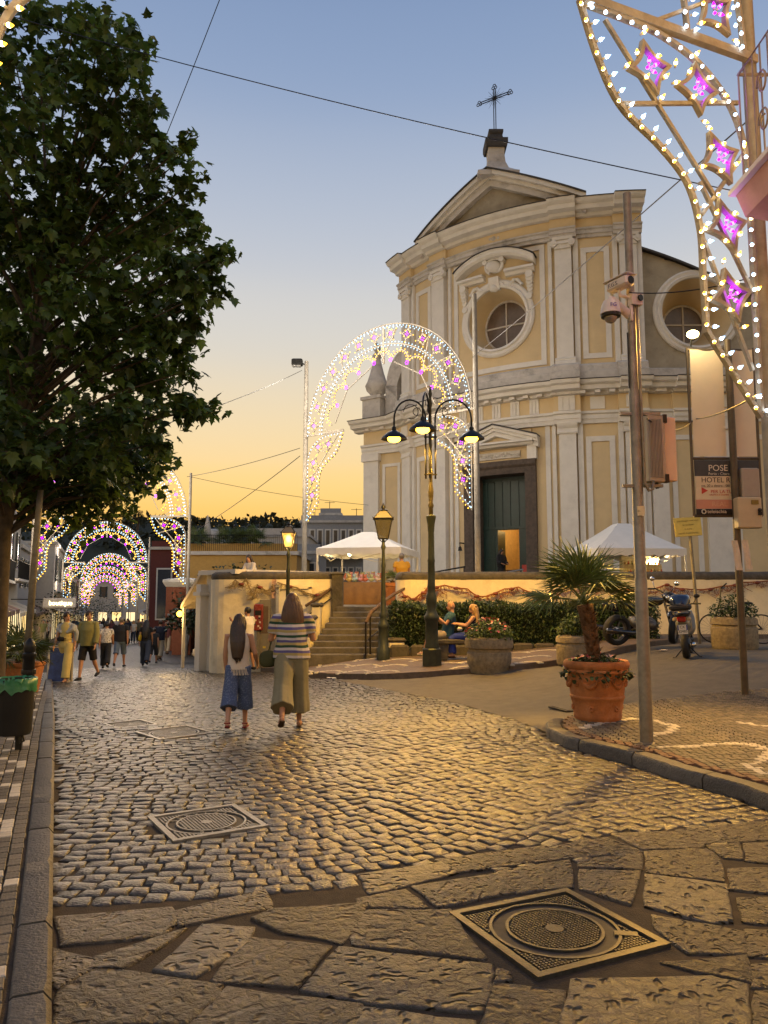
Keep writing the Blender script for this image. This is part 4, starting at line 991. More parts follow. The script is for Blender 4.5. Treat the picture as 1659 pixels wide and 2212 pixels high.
# fix orientation: outer side faces the street
arc2 = [(.95 - .45 * math.sin(a), 22.75 - .45 * math.cos(a)) for a in [math.pi / 2 * (1 - i / 5) for i in range(6)]]
wall_r = terrace_wall('terrace_wall', [(.5, 23.3)] + arc2 + [(x, 22.3 - .012 * (x - 1)) for x in (1.5, 4, 7, 10, 13, 17)], 2.12, 'long low cream terrace wall with dark coping behind the hedge')
wall_b = terrace_wall('terrace_wall', [(-1.0, 33.5), (-3.5, 33.2), (-6.5, 31.0)], 2.1, 'far parapet with dark coping at the back of the square')
pil = empty('gate_pillar', (-1.38, 22.95, 0), 0, 'grey stone pillar ending the tall terrace wall at the stairs', 'pillar')
mb = MB(); mb.rbox((0, 0, 1.1), (.34, .4, 2.3), .03); mb.build('shaft', m_cope, pil); mb = MB(); mb.rbox((0, 0, 2.26), (.42, .46, .1), .04); mb.build('cap', m_cope, pil)
# stairs
stairs = empty('stone_stairs', (-.8, 20.3, zg(-.8, 20.3)), 0, 'dark stone stairs climbing from the pavement to the square', 'stairs'); m_step = mat('dark_step_stone', (.10, .088, .07), .7, var=.35, scale=6, bump=.4, bscale=25)
zb = zg(-.8, 20.3) + .11; ns = 9; so = Vector(stairs.location)
for k in range(ns):
    y0 = 20.25 + k * .31; z1 = zb + (PZ - zb) * (k + 1) / ns; xl = -2.05 + .08 * k; xr = .22 + .02 * k
    mb = MB(); mb.rbox(Vector(((xl + xr) / 2, (y0 + 23.2) / 2, z1 / 2 - .3 + .0)) - so, (xr - xl, 23.2 - y0, z1 + .6), .02); mb.build('step', m_step, stairs)
# low stepped side wall on the tree side of the stairs
sw = empty('stair_side_wall', (-2.15, 21.6, 0), 0, 'low cream stepped wall with dark coping beside the stairs', 'wall')
for k, (y0, y1, z1) in enumerate(((20.6, 21.4, .55), (21.4, 22.2, .95), (22.2, 23.0, 1.3))):
    mb = MB(); mb.box((.0 + k * .1, (y0 + y1) / 2 - 21.6, z1 / 2 - .3), (.24, y1 - y0, z1 + .6)); mb.build('plaster_face', m_cream, sw)
    mb = MB(); mb.rbox((k * .1, (y0 + y1) / 2 - 21.62, z1 + .05), (.32, y1 - y0 + .06, .13), .045); mb.build('coping_stone', m_cope, sw)
st = empty('stair_stub_wall', (.32, 20.25, 0), 0, 'short white plaster stub at the foot of the stairs', 'wall')
mb = MB(); mb.rbox((0, 0, .12), (.42, .35, .62), .04); mb.build('plaster_face', m_cream, st)
mb = MB(); mb.rbox((0, .0, .47), (.5, .42, .12), .05); mb.build('coping_stone', m_cope, st)
# rustic handrails
m_branch = mat('branch_wood', (.10, .06, .035), .85, var=.4, scale=12, bump=.6, bscale=30)
hr = empty('handrail', (.3, 20.2, 0), 0, 'rustic branch handrail on iron posts at the hedge side of the stairs', 'handrail')
o = Vector(hr.location); pts = [at(790, 1345, 20.1), at(800, 1322, 20.3), at(830, 1300, 21.2), at(850, 1283, 22.0), at(875, 1270, 22.3)]
mb = MB(); mb.tube([p - o + Vector((rnd.uniform(-.02, .02), 0, rnd.uniform(-.02, .02))) for p in pts], [.04, .05, .045, .05, .035], 8); autosmooth(mb.build('rail', m_branch, hr), 60)
for p in (pts[0], pts[1]):
    mb = MB(); mb.cyl(Vector((p.x, p.y, zg(p.x, p.y) - .0)) - o, p - o, .025, 8); mb.build('post', m_metal_dk, hr)
mb = MB(); mb.tube([at(791, 1385, 20.15) - o, at(830, 1352, 21.2) - o, at(845, 1340, 21.8) - o], .018, 8); mb.build('lower_rail', m_metal_dk, hr)
hr = empty('handrail', (-1.7, 22.8, 0), 0, 'rustic branch handrail fixed to the tall terrace wall', 'handrail'); o = Vector(hr.location)
mb = MB(); mb.tube([at(660, 1309, 22.6) - o, at(690, 1290, 22.75) - o, at(716, 1271, 22.85) - o], [.04, .05, .04], 8); autosmooth(mb.build('rail', m_branch, hr), 60)
mb = MB(); mb.tube([at(668, 1327, 22.6) - o, at(716, 1292, 22.85) - o], .018, 6); mb.build('lower_rail', m_metal_dk, hr)
for u, v in ((690, 1290), (714, 1273)): mb = MB(); mb.tube([at(u, v, 22.75) - o, at(u, v, 22.98) - o], .02, 6); mb.build('bracket', m_metal_dk, hr)
# ramp handrails by the church door
for k, (a, b, lb) in enumerate((((975, 1239), (1005, 1224), 'iron handrail sloping up beside the church portal'), ((1045, 1245), (1130, 1230), 'pale steel handrail crossing in front of the open church door'))):
    pa, pb = at(a[0] - (110 if k == 0 else 0), a[1] + (10 if k == 0 else 0), 29.2), at(*b, 29.6); o = Vector((pa.x, pa.y, PZ)); e = empty('handrail', o, 0, lb, 'handrail')
    mm = m_metal_dk if k == 0 else mat('pale_steel', (.4, .38, .34), .35, metal=.8)
    mb = MB(); mb.tube([pa - o, pb - o], .03, 8); mb.build('rail', mm, e)
    for f in (.02, .5, .98): p = pa.lerp(pb, f); mb = MB(); mb.cyl(Vector((p.x, p.y, PZ)) - o, p - o, .022, 8); mb.build('post', mm, e)
# ================================================================= festival light arches
m_wood = mat('white_painted_batten', (.33, .29, .23), .7, var=.25, scale=9, bump=.2, stain=(.25, .19, .12), sstr=.5, sscale=6)
m_pole = mat('grey_timber_pole', (.30, .27, .22), .8, var=.25, scale=5, bump=.3, bscale=20)
E_WARM = emit('warm_bulb', (1, .52, .04), 4.5, False); E_WHITE = emit('white_bulb', (.50, .78, 1), 3.0, False); E_PURP = emit('purple_bulb', (.55, .02, 1), 6, False)
E_WARM2 = emit('warm_bulb_near', (1, .46, .03), 6, False); E_WHITE2 = emit('white_bulb_near', (.40, .68, 1), 3.5, False); E_PURP2 = emit('purple_bulb_near', (.55, .01, 1), 4, False)
m_sock = mat('bulb_socket', (.6, .55, .45), .6)
def star_pts(r=.25, k=7):
    out = []
    for qd in range(4):
        a0 = qd * math.pi / 2; p0 = Vector((math.cos(a0), math.sin(a0))); a1 = a0 + math.pi / 2; p1 = Vector((math.cos(a1), math.sin(a1))); mid = (p0 + p1) * .235
        for i in range(k):
            t = i / k; q = p0 * (1 - t) ** 2 + mid * 2 * t * (1 - t) + p1 * t * t; out.append(q * r)
    return out
def strip2(mb, pts, r, closed=False, d=.045):   # a batten of depth d along a path in the x-z plane
    P = [Vector(p) for p in pts]; n = len(P); vs = []; fs = []
    for i, p in enumerate(P):
        t = (P[(i + 1) % n] - P[i - 1]) if closed else (P[min(n - 1, i + 1)] - P[max(0, i - 1)]); t.normalize(); nn = Vector((-t.y, t.x)) * r
        vs += [(p.x + nn.x, -d / 2, p.y + nn.y), (p.x - nn.x, -d / 2, p.y - nn.y), (p.x - nn.x, d / 2, p.y - nn.y), (p.x + nn.x, d / 2, p.y + nn.y)]
    for i in range(n if closed else n - 1):
        j = (i + 1) % n
        for k in range(4): fs.append((i * 4 + k, i * 4 + (k + 1) % 4, j * 4 + (k + 1) % 4, j * 4 + k))
    if not closed: fs += [(3, 2, 1, 0), tuple(range(n * 4 - 4, n * 4))]
    mb.add(vs, fs)
STAR_ME = {}
def star_mesh(r, big=False):
    if (r, big) not in STAR_ME: mb = MB(); strip2(mb, star_pts(r), .016 if big else .014, True, .05); STAR_ME[(r, big)] = mb.mesh('star', m_wood)
    return STAR_ME[(r, big)]
def smooth_path(P, n):
    P = [Vector(p) for p in P]; out = []; m = len(P) - 1
    for i in range(n):
        t = i / (n - 1) * m; k = min(m - 1, int(t)); f = t - k
        p0, p1, p2, p3 = P[max(0, k - 1)], P[k], P[k + 1], P[min(m, k + 2)]
        out.append(.5 * ((2 * p1) + (p2 - p0) * f + (2 * p0 - 5 * p1 + 4 * p2 - p3) * f * f + (3 * p1 - p0 - 3 * p2 + p3) * f ** 3))
    return out
def along(P, step, off=0.0):                 # points every step metres, shifted sideways by off; with the normal
    out = []; acc = step * .5; P = [Vector(p) for p in P]
    for a, b in zip(P, P[1:]):
        L = (b - a).length; t = (b - a) / max(L, 1e-9); n = Vector((-t.y, t.x))
        while acc <= L: out.append((a + t * acc + n * off, n)); acc += step
        acc -= L
    return out
INNER = [(1.80, .0), (1.64, -.45), (1.42, -.82), (1.02, -1.08), (.74, -1.34), (.62, -1.72), (.61, -2.15), (.60, -2.62), (.03, -3.3)]
OUTER = [(1.78, -.02), (1.3, -.03), (.95, -.06), (.55, -.2), (.22, -.48), (.06, -.85), (.03, -1.4), (.03, -2.4), (.03, -3.25)]
WSTARS = [(1.12, -.42, .3), (.60, -.47, .1), (.38, -1.05, .5), (.34, -1.66, .35), (.33, -2.28, .3)]
def arch_layout(hs, zb, step):
    """returns frame paths and bulbs (x, z, nx, nz, colour) of the whole arch in its own plane"""
    fr = {}; B = []
    ar = lambda r, a0=0.0, a1=math.pi, n=60: [Vector((r * math.cos(a0 + (a1 - a0) * i / n), zb + r * math.sin(a0 + (a1 - a0) * i / n))) for i in range(n + 1)]
    fr['outer_rib'] = ar(hs); ri = hs * .80; fr['inner_rib'] = ar(ri)
    def bulbs(path, c, off, flip=1, st=step):
        for p, n in along(path, st, off): B.append((p.x, p.y, n.x * flip, n.y * flip, c))
    bulbs(fr['outer_rib'], 'w', .07); bulbs(fr['outer_rib'], 'w', .13, 1, step * 1.3); bulbs(fr['inner_rib'], 'w', .06); bulbs(fr['inner_rib'], 'w', -.06, -1)
    nsc = 9; rs = hs * .66; sp = []
    for k in range(nsc):
        a0 = .12 + (math.pi - .24) * k / nsc; a1 = .12 + (math.pi - .24) * (k + 1) / nsc
        for i in range(9):
            f = i / 8; a = a0 + (a1 - a0) * f; sp.append(Vector((math.cos(a), math.sin(a))) * (rs + .30 * math.sin(math.pi * f) ** .7) + Vector((0, zb)))
    fr['scallop_rib'] = sp; bulbs(sp, 'y', .05, 1, step * .9); bulbs(sp, 'y', -.06, -1)
    cusps = [Vector((math.cos(a), math.sin(a))) * (rs - .08) + Vector((0, zb)) for a in [.12 + (math.pi - .24) * k / nsc for k in range(1, nsc)]]
    for c in cusps:
        for q in range(6): B.append((c.x + .06 * math.cos(q * 1.05), c.y + .06 * math.sin(q * 1.05), math.cos(q * 1.05), math.sin(q * 1.05), 'p'))
    stars = []; ns = 14
    for k in range(ns): a = math.pi * (k + .5) / ns; stars.append((hs * .90 * math.cos(a), zb + hs * .90 * math.sin(a), a + (.0 if k % 2 else .6), .23))
    for s in (-1, 1):
        for x, z, r in WSTARS: stars.append((s * (hs - x), zb + z, r * s, .23))
    for x, z, r, rad in stars:
        for i, p in enumerate(star_pts(rad * 1.25, 2)):
            if i % 3 == 0 and False: continue
            B.append((x + p.x * math.cos(r) - p.y * math.sin(r), z + p.x * math.sin(r) + p.y * math.cos(r), 0, 0, 'y'))
        for q in range(4):
            a = r + q * math.pi / 2 + .2; B.append((x + .055 * math.cos(a), z + .055 * math.sin(a), math.cos(a), math.sin(a), 'p'))
    fr['wing'] = []
    for s in (-1, 1):
        wi = [Vector((s * (hs - x), zb + z)) for x, z in [tuple(p) for p in smooth_path(INNER[:-1], 40)] + [INNER[-1]]]
        wo = [Vector((s * (hs - x), zb + z)) for x, z in [tuple(p) for p in smooth_path(OUTER, 40)]]
        fr['wing'].append((wi, wo)); bulbs(wi, 'y', -.05 * s, -s); bulbs(wi, 'w', .05 * s, s, step * 1.1); bulbs(wo, 'w', -.06 * s, -s)
    return fr, B, stars, cusps
BULB_DIR = {}
def light_arch(base_r, base_l, zb, label, group, hs=None, bulb_r=.034, step=.125, near=False, pole_r=(.08, .08), pole_top=(4.2, 1.9), em=None):
    """base_r, base_l: feet of the two poles; zb: height of the crossbars above sea of coordinates"""
    br, bl = Vector(base_r), Vector(base_l); d = Vector((br.x - bl.x, br.y - bl.y, 0)); span = d.length; rz = math.atan2(d.y, d.x); hs = hs or span / 2 - .12
    c = (br + bl) / 2; e = empty('light_arch', (c.x, c.y, 0), rz, label, 'light arch', group)
    fr, B, stars, cusps = arch_layout(hs, zb, step)
    for s, bz, pt, pr in ((1, br.z, pole_top[0], pole_r[0]), (-1, bl.z, pole_top[1], pole_r[1])):
        if pt is None: continue
        mb = MB(); mb.tube([(s * span / 2, .05, bz - .05), (s * span / 2, .05, zb), (s * span / 2, .05, zb + pt)], [pr, pr * .9, pr * .75], 10); autosmooth(mb.build('pole', m_pole, e), 50)
    for nm in ('outer_rib', 'inner_rib', 'scallop_rib'): mb = MB(); strip2(mb, fr[nm], .016); mb.build(nm, m_wood, e)
    for s in (-1, 1): mb = MB(); mb.box((s * (span / 2 - .95), 0, zb + .03), (1.95, .06, .075)); mb.build('crossbar', m_wood, e)
    mb = MB(); mb.box((0, .04, zb + hs * .81), (.07, .05, hs * .40)); mb.build('centre_post', m_wood, e)
    for wi, wo in fr['wing']: mb = MB(); strip2(mb, wi, .020 if near else .018); mb.build('wing_rib', m_wood, e); mb = MB(); strip2(mb, wo, .018 if near else .016); mb.build('wing_rib', m_wood, e)
    # bracing battens
    for k in range(8):
        a = math.pi * (k + .5) / 8; a2 = a + .22 * (1 if k % 2 else -1); mb = MB()
        strip2(mb, [(hs * math.cos(a), zb + hs * math.sin(a)), (hs * .64 * math.cos(a2), zb + hs * .64 * math.sin(a2))], .014, d=.03); mb.build('brace', m_wood, e)
    for s in (-1, 1):
        rs = hs * .58
        for a, b in ((.15, .75), (.75, 1.35)): mb = MB(); strip2(mb, [(s * hs * .62 * math.cos(a), zb + hs * .62 * math.sin(a)), (s * hs * .62 * math.cos(b), zb + hs * .62 * math.sin(b))], .014, d=.03); mb.build('brace', m_wood, e)
        for p0, p1 in (((1.55, -.1), (.35, -1.5)), ((.05, -.9), (.6, -1.6)), ((.6, -1.8), (.1, -2.9)), ((1.4, -.8), (.1, -.45)), ((.6, -1.3), (.05, -2.2))):
            mb = MB(); strip2(mb, [(s * (hs - p0[0]), zb + p0[1]), (s * (hs - p1[0]), zb + p1[1])], .016, d=.03); mb.build('brace', m_wood, e)
    for x, z, r, rad in stars: inst('star', star_mesh(rad, near), e, (x, -.02, z), (0, -r, 0))
    mats = {'w': (E_WHITE, E_WHITE2), 'y': (E_WARM, E_WARM2), 'p': (E_PURP, E_PURP2)}
    if not near:
        for ch, nm in (('w', 'white_bulbs'), ('y', 'warm_bulbs'), ('p', 'purple_bulbs')):
            mb = MB(); r = bulb_r * (.95 if ch == 'p' else 1)
            for x, z, nx, nz, cc in B:
                if cc == ch: mb.add([(x + r, -.05, z), (x - r, -.05, z), (x, -.05 + r, z), (x, -.05 - r, z), (x, -.05, z + r), (x, -.05, z - r)], [(0, 2, 4), (2, 1, 4), (1, 3, 4), (3, 0, 4), (2, 0, 5), (1, 2, 5), (3, 1, 5), (0, 3, 5)])
            mb.build(nm, mats[ch][0], e, kind='stuff')
    else:
        # individual lamps: socket and pointed glowing bulb
        for ch in 'wyp':
            mb = MB(); mb.lathe([(.010, -.012), (.013, .0), (.013, .018)], n=8); mb.cur = 1; mb.lathe([(.013, .018), (.019, .030)], n=8); mb.cur = 2; mb.lathe([(.019, .030), (.020, .040), (.018, .054)], n=8); mb.cur = 1; mb.lathe([(.018, .054), (.010, .074), (.002, .088)], n=8); BULB_DIR[ch] = mb.mesh('bulb', [m_sock, mats[ch][1], {'w': emit('hot_white_bulb', (.8, .92, 1), 16, False), 'y': emit('hot_warm_bulb', (1, .80, .42), 16, False), 'p': emit('hot_purple_bulb', (.62, .08, 1), 9, False)}[ch]], True)
        inv = Matrix.Rotation(-rz, 3, 'Z'); rest = {'w': MB(), 'y': MB(), 'p': MB()}; seen = []
        for x, z, nx, nz, cc in B:
            w_ = Matrix.Rotation(rz, 3, 'Z') @ Vector((x, -.03, z)) + Vector((c.x, c.y, 0)); v = w_ - Vector((0, 0, CAMZ))
            fwd = v.y * _cp + v.z * _sp; up = v.z * _cp - v.y * _sp
            u_, v_ = CX + F * v.x / fwd, CY - F * up / fwd
            (seen if fwd > .3 and -40 < u_ < 1700 and -60 < v_ < 2212 else rest[cc]).append((x, z, nx, nz)) if not (fwd > .3 and -40 < u_ < 1700 and -60 < v_ < 2212) and False else (seen.append((x, z, nx, nz, cc)) if fwd > .3 and -40 < u_ < 1700 and -60 < v_ < 2212 else rest[cc].ball((x, -.05, z), .022, 5, 4))
        for x, z, nx, nz, cc in seen:
            q = Vector((nx * .75, -.55, nz * .75)) if abs(nx) + abs(nz) > .1 else Vector((rnd.uniform(-.6, .6), -.6, rnd.uniform(-.6, .6)))
            inst('bulb', BULB_DIR[cc], e, (x - nx * .03, -.03, z - nz * .03), q.to_track_quat('Z', 'Y').to_euler(), (.74, .74, .74))
        for ch, nm in (('w', 'white_bulbs'), ('y', 'warm_bulbs'), ('p', 'purple_bulbs')): 
            if rest[ch].v: rest[ch].build(nm, mats[ch][1], e, kind='stuff')
    # unseen fill lights added in mid-air before the arch, for its bulbs' light
    if em:
        for k in range(5):
            a = math.pi * (k + .5) / 5; point_light('added_arch_fill', (hs * .85 * math.cos(a), -1.5, zb + hs * .85 * math.sin(a)), em * .14, (1, .56, .15) if near else (1, .88, .74), .5, e)
        for s in (-1, 1): point_light('added_arch_fill', (s * (hs - .55), -1.4, zb - 1.4), em * ((.22 if s > 0 else .18) if near else .15), (1, .55, .13) if near else (1, .82, .62), .4, e)
    if near:
        for x, z, r, rad in stars[-5:]: point_light('added_star_fill', (x, -.02, z), 2.5, (.42, .02, 1), .05, e)  # unseen purple lights added inside this leg's stars to tint them
    return e
GA = 'festival light arches along the street'
pr, pl = at(1031, 1240, 24.5), at(655, 1240, 28.95); pr.z = pl.z = PZ
light_arch(pr, pl, 7.65, 'lit festival arch standing on the square in front of the church door', GA, bulb_r=.024, step=.15, em=1350, pole_r=(.10, .10), pole_top=(3.9, 3.0))
def far_arch(ul, ur, Y, zb, label, br, step, em, tops=(2.2, .3)):
    a, b = at(ur, 1200, Y), at(ul, 1200, Y); a.z = zg(a.x, a.y); b.z = zg(b.x, b.y)
    return light_arch(a, b, zb, label, GA, bulb_r=br, step=step, em=em, pole_top=tops)
far_arch(68, 407, 37.8, 5.5, 'tall lit festival arch over the street, its crown half hidden by the plane tree', .030, .16, 900)
far_arch(136, 322, 66, 4.45, 'lit festival arch next down the street beyond the tall half-hidden one', .042, .22, 900)
far_arch(174, 300, 100, 3.5, 'smaller-looking lit arch framed inside the arch before it', .052, .32, 700, (.5, .3))
far_arch(182, 282, 128, 2.9, 'lit arch far down the street, third of those over the shops', .058, .42, None, (.3, .3))
far_arch(190, 268, 165, 2.4, 'last lit arch at the far end of the street', .062, .5, None, (.3, .3))
# the near arch: its church-side leg hangs in front of the balcony, the other leg is beyond the frame
nr = Vector((3.36, 6.5, .13)); nd = Vector((-.92, -.385, 0)).normalized(); nl = nr + nd * 6.85; nl.z = .07
near_arch = light_arch(nr, nl, 6.42, 'close festival arch leg with big bulbs and purple stars beside the balcony', GA, step=.135, near=True, em=320, pole_r=(.066, .066), pole_top=(5.0, 5.0))
# ================================================================= street furniture, vehicles, stalls
m_lampg = mat('dark_green_lamp_iron', (.035, .042, .030), .45, metal=.4, var=.3, scale=8, bump=.12)
m_brassy = mat('worn_bronze_iron', (.06, .05, .025), .4, metal=.7, var=.4, scale=12)
m_blk = mat('black_iron', (.012, .012, .011), .45, metal=.3, var=.2)
m_galv = mat('galvanised_steel', (.24, .215, .16), .55, metal=.55, var=.25, scale=10, bump=.1, stain=(.12, .09, .05), sstr=.5, sscale=7)
m_wpl = mat('white_plastic_housing', (.62, .56, .46), .4, var=.06)
m_rub = mat('tyre_rubber', (.012, .012, .012), .75, var=.2, bump=.2)
m_chr = mat('chrome', (.55, .55, .54), .15, metal=1.0, var=.05)
m_bpaint = mat('black_gloss_paint', (.008, .008, .01), .18, var=.1, coat=.6)
m_plast = mat('matt_black_plastic', (.02, .02, .02), .6, var=.2)
m_tent = mat('white_canopy_cloth', (.74, .70, .62), .85, var=.06, scale=3, bump=.1, bscale=6)
E_LAMP = emit('street_lamp_glow', (1, .50, .04), 12, True); E_LANT = emit('lantern_glow', (1, .66, .22), 9, True); E_BULB = emit('stall_bulb_glow', (1, .74, .36), 25, True)
# --- three-armed lamp post
p = ong(933, 1437, .12); LP = Vector((p.x, p.y, zg(p.x, p.y) + .112))
lamp = empty('street_lamp', LP, 0, 'tall dark three-armed street lamp with lit cone shades beside the bench', 'street lamp')
D = LP.y
def hz(v): r = ray(933, v); return CAMZ + r.z / r.y * D - LP.z
mb = MB(); mb.lathe([(.225, 0), (.225, hz(1402)), (.20, hz(1400))], sq=8); mb.build('plinth', m_lampg, lamp)
mb = MB(); mb.lathe([(.16, hz(1401)), (.165, hz(1395)), (.145, hz(1388)), (.14, hz(1345)), (.17, hz(1338)), (.175, hz(1332)), (.14, hz(1327)), (.10, hz(1318)), (.115, hz(1305)), (.125, hz(1292)), (.10, hz(1282)), (.085, hz(1272)), (.095, hz(1268)), (.085, hz(1262)), (.08, hz(1215)), (.088, hz(1212)), (.075, hz(1205)), (.07, hz(1150)), (.075, hz(1147)), (.085, hz(1132)), (.11, hz(1120)), (.115, hz(1115)), (.06, hz(1112))], n=20); autosmooth(mb.build('shaft', m_lampg, lamp), 45)
mb = MB(); mb.lathe([(.05, hz(1113)), (.05, hz(1098)), (.07, hz(1092)), (.045, hz(1086)), (.06, hz(1072)), (.065, hz(1062)), (.045, hz(1048)), (.04, hz(1030)), (.055, hz(1024)), (.055, hz(1018)), (.032, hz(1012)), (.030, hz(880)), (.05, hz(872)), (.03, hz(862)), (.045, hz(850)), (.012, hz(835))], n=14); autosmooth(mb.build('upper_shaft', m_brassy, lamp), 45)
def cone_lamp(az, reach, zl):
    arm = empty('arm', (0, 0, 0), az, parent=lamp); ztop = hz(862) - .02; zc = hz(1025); x0 = .11
    pts = [(x0, 0, zc - .1), (x0, 0, zc + .5), (x0, 0, ztop - .45)] + [(x0 + (reach - x0) / 2 * (1 - math.cos(t)), 0, ztop - .45 + .45 * math.sin(t)) for t in [i * math.pi / 12 for i in range(1, 13)]] + [(reach, 0, zl + .30)]
    mb = MB(); mb.tube(pts, .022, 8); mb.build('arm_tube', m_blk, arm, True)
    for z in (zc, hz(944)): mb = MB(); mb.tube([(0, 0, z), (x0 + .04, 0, z)], .02, 6); mb.build('clamp', m_brassy, arm)
    mb = MB()
    for cx_, r_, s in ((x0 + .34, .17, 1), (x0 + .20, .09, -1)):
        mb.tube([(cx_ + r_ * math.cos(t) * s, 0, ztop - .28 + r_ * math.sin(t)) for t in [i * .42 for i in range(13)]], .009, 5)
    mb.build('scroll', m_blk, arm)
    mb = MB(); mb.lathe([(.03, .30), (.05, .28), (.055, .21), (.11, .18), (.19, .13), (.29, .035), (.30, .0), (.285, .0), (.15, .09), (.02, .10)], (reach, 0, zl), 22); autosmooth(mb.build('lamp_shade', m_blk, arm), 40)
    mb = MB(); mb.ball((reach, 0, zl + .01), .155, 14, 8, (1, 1, .55)); mb.build('lamp_glass', E_LAMP, arm, True)
    spot_light('lamp_light', (reach, 0, zl - .06), 1800, (1, .52, .07), 168, (reach, 0, zl - 3), .10, arm, .35)
zl = hz(949)
cone_lamp(0, .95, zl); cone_lamp(math.pi, .84, zl); cone_lamp(R_(-103), 1.0, zl)
# --- lanterns on cast posts
def lantern(u, vb, vt, Y, label, lit, sc_=1.0):
    p = at(u, vb, Y); z0 = zg(p.x, p.y) + .11; o = Vector((p.x, p.y, z0)); H = at(u, vt, Y).z - z0
    e = empty('lantern_post', o, 0, label, 'street lamp', 'lantern posts by the stairs'); hl = .92 * sc_; zb_ = H - hl
    mb = MB(); mb.lathe([(.17, 0), (.17, .28), (.13, .32), (.12, .75), (.14, .8), (.15, .86), (.11, .92), (.085, 1.05), (.10, 1.1), (.075, 1.16), (.06, 1.6), (.05, zb_ - .75), (.06, zb_ - .7), (.045, zb_ - .6), (.04, zb_ - .3), (.065, zb_ - .22), (.04, zb_ - .14), (.035, zb_ - .02)], n=14); autosmooth(mb.build('post', m_lampg, e), 45)
    mb = MB(); w0, w1 = .125 * sc_, .225 * sc_; zt = zb_ + .50 * sc_
    for sx, sy in ((-1, -1), (1, -1), (1, 1), (-1, 1)):
        mb.tube([(sx * w0, sy * w0, zb_), (sx * w1, sy * w1, zt)], .014, 5); mb.tube([(sx * w1 * 1.1, sy * w1 * 1.1, zt), (sx * .09, sy * .09, zt + .2 * sc_)], .012, 5); mb.tube([(0, 0, zb_ - .12), (sx * w0, sy * w0, zb_)], .01, 5)
        mb.tube([(sx * w1 * 1.1, sy * w1 * 1.1, zt), (sx * w1 * 1.2, sy * w1 * 1.2, zt + .03)], .012, 4)
    for z, w_ in ((zb_, w0), (zt, w1 * 1.1)):
        for a in range(4): c = Matrix.Rotation(a * math.pi / 2, 3, 'Z'); mb.tube([c @ Vector((-w_, -w_, z)), c @ Vector((w_, -w_, z))], .013, 5)
    mb.build('lantern_frame', m_blk, e)
    m_top = mat('milky_lantern_roof', (.14, .13, .11), .5)
    mb = MB(); mb.add([(sx * w1 * 1.08, sy * w1 * 1.08, zt + .005) for sx, sy in ((-1, -1), (1, -1), (1, 1), (-1, 1))] + [(sx * .09, sy * .09, zt + .2 * sc_) for sx, sy in ((-1, -1), (1, -1), (1, 1), (-1, 1))], [(0, 1, 5, 4), (1, 2, 6, 5), (2, 3, 7, 6), (3, 0, 4, 7)]); mb.build('lantern_roof', m_top, e)
    mb = MB(); mb.lathe([(.11, zt + .2 * sc_), (.12, zt + .23 * sc_), (.05, zt + .27 * sc_), (.06, zt + .32 * sc_), (.025, zt + .37 * sc_), (.004, H)], n=10); autosmooth(mb.build('finial', m_blk, e), 50)
    gm = glassy('lantern_glass', (.30, .29, .26), .2, .12) if not lit else glassy('lit_lantern_glass', (1, .85, .55), .3, .25)
    for a in range(4):
        c = Matrix.Rotation(a * math.pi / 2, 3, 'Z'); mb = MB(); mb.add([c @ Vector(q_) for q_ in ((-w0, -w0 + .004, zb_), (w0, -w0 + .004, zb_), (w1, -w1 + .004, zt), (-w1, -w1 + .004, zt))], [(0, 1, 2, 3)]); mb.build('pane', gm, e)
    if lit:
        mb = MB(); mb.ball((0, 0, zb_ + .24), .085, 12, 8, (1, 1, 1.3)); mb.build('lamp_glass', E_LANT, e, True); point_light('lamp_light', (0, 0, zb_ + .24), 420, (1, .64, .22), .10, e)
    return e
lantern(828, 1412, 1086, 19.6, 'unlit lantern post standing between the stairs and the hedge', False)
lantern(620, 1412, 1126, 22.2, 'lit lantern post in front of the tall cream terrace wall', True, .82)
# floodlight on top of the arch pole
fl = empty('floodlight', (pl.x, pl.y, 10.55), 0, 'small floodlight fixed on top of the arch pole on the square', 'floodlight')
mb = MB(); mb.rbox((-.32, -.05, .02), (.42, .3, .26), .03); mb.build('housing', m_blk, fl); mb = MB(); mb.tube([(-.12, 0, 0), (0, .05, -.05)], .03, 6); mb.build('bracket', m_blk, fl); mb = MB(); mb.box((-.34, -.06, -.13), (.34, .24, .02)); mb.build('lens', mat('unlit_lens', (.3, .3, .28), .2), fl)
# --- camera pole
def text_flat(nm, s_, size, m, parent, loc, rx=90, rz=0, al='LEFT', sx=1.0): return text(nm, s_, size, m, parent, loc, (R_(rx), 0, R_(rz)), .001, al, sx)
bp = onz(1397, 1603, .13); CP = Vector((bp.x, bp.y, zg(bp.x, bp.y) + .115)); cpole = empty('camera_pole', CP, 0, 'grey steel pole on the corner pavement carrying cameras and a cabinet', 'pole')
def pz(v, Y=CP.y): r = ray(1380, v); return CAMZ + r.z / r.y * Y - CP.z
mb = MB(); mb.tube([(0, 0, -.05), (0, 0, pz(1250)), (0, 0, pz(1248)), (0, 0, pz(850)), (0, 0, pz(840)), (0, 0, pz(418))], [.066, .064, .058, .056, .046, .042], 16); autosmooth(mb.build('pole_tube', m_galv, cpole), 40)
mb = MB(); mb.lathe([(.085, -.03), (.085, .012), (.066, .02)], n=16); mb.build('foot_collar', m_galv, cpole)
mb = MB(); mb.box((.005, -.066, pz(1105)), (.08, .006, .1)); mb.build('sticker', mat('paper_sticker', (.62, .55, .36), .8), cpole); text_flat('sticker_print', 'pa...', .022, m_blk, cpole, (-.03, -.0695, pz(1105)))
mb = MB(); mb.tube([(.052, -.03, pz(650)), (.056, -.03, pz(800)), (.066, -.03, pz(1000)), (.06, -.05, pz(1045)), (.10, -.06, pz(1062)), (.14, -.06, pz(1058)), (.155, -.05, pz(1040))], .016, 8); mb.build('conduit', m_galv, cpole, True)
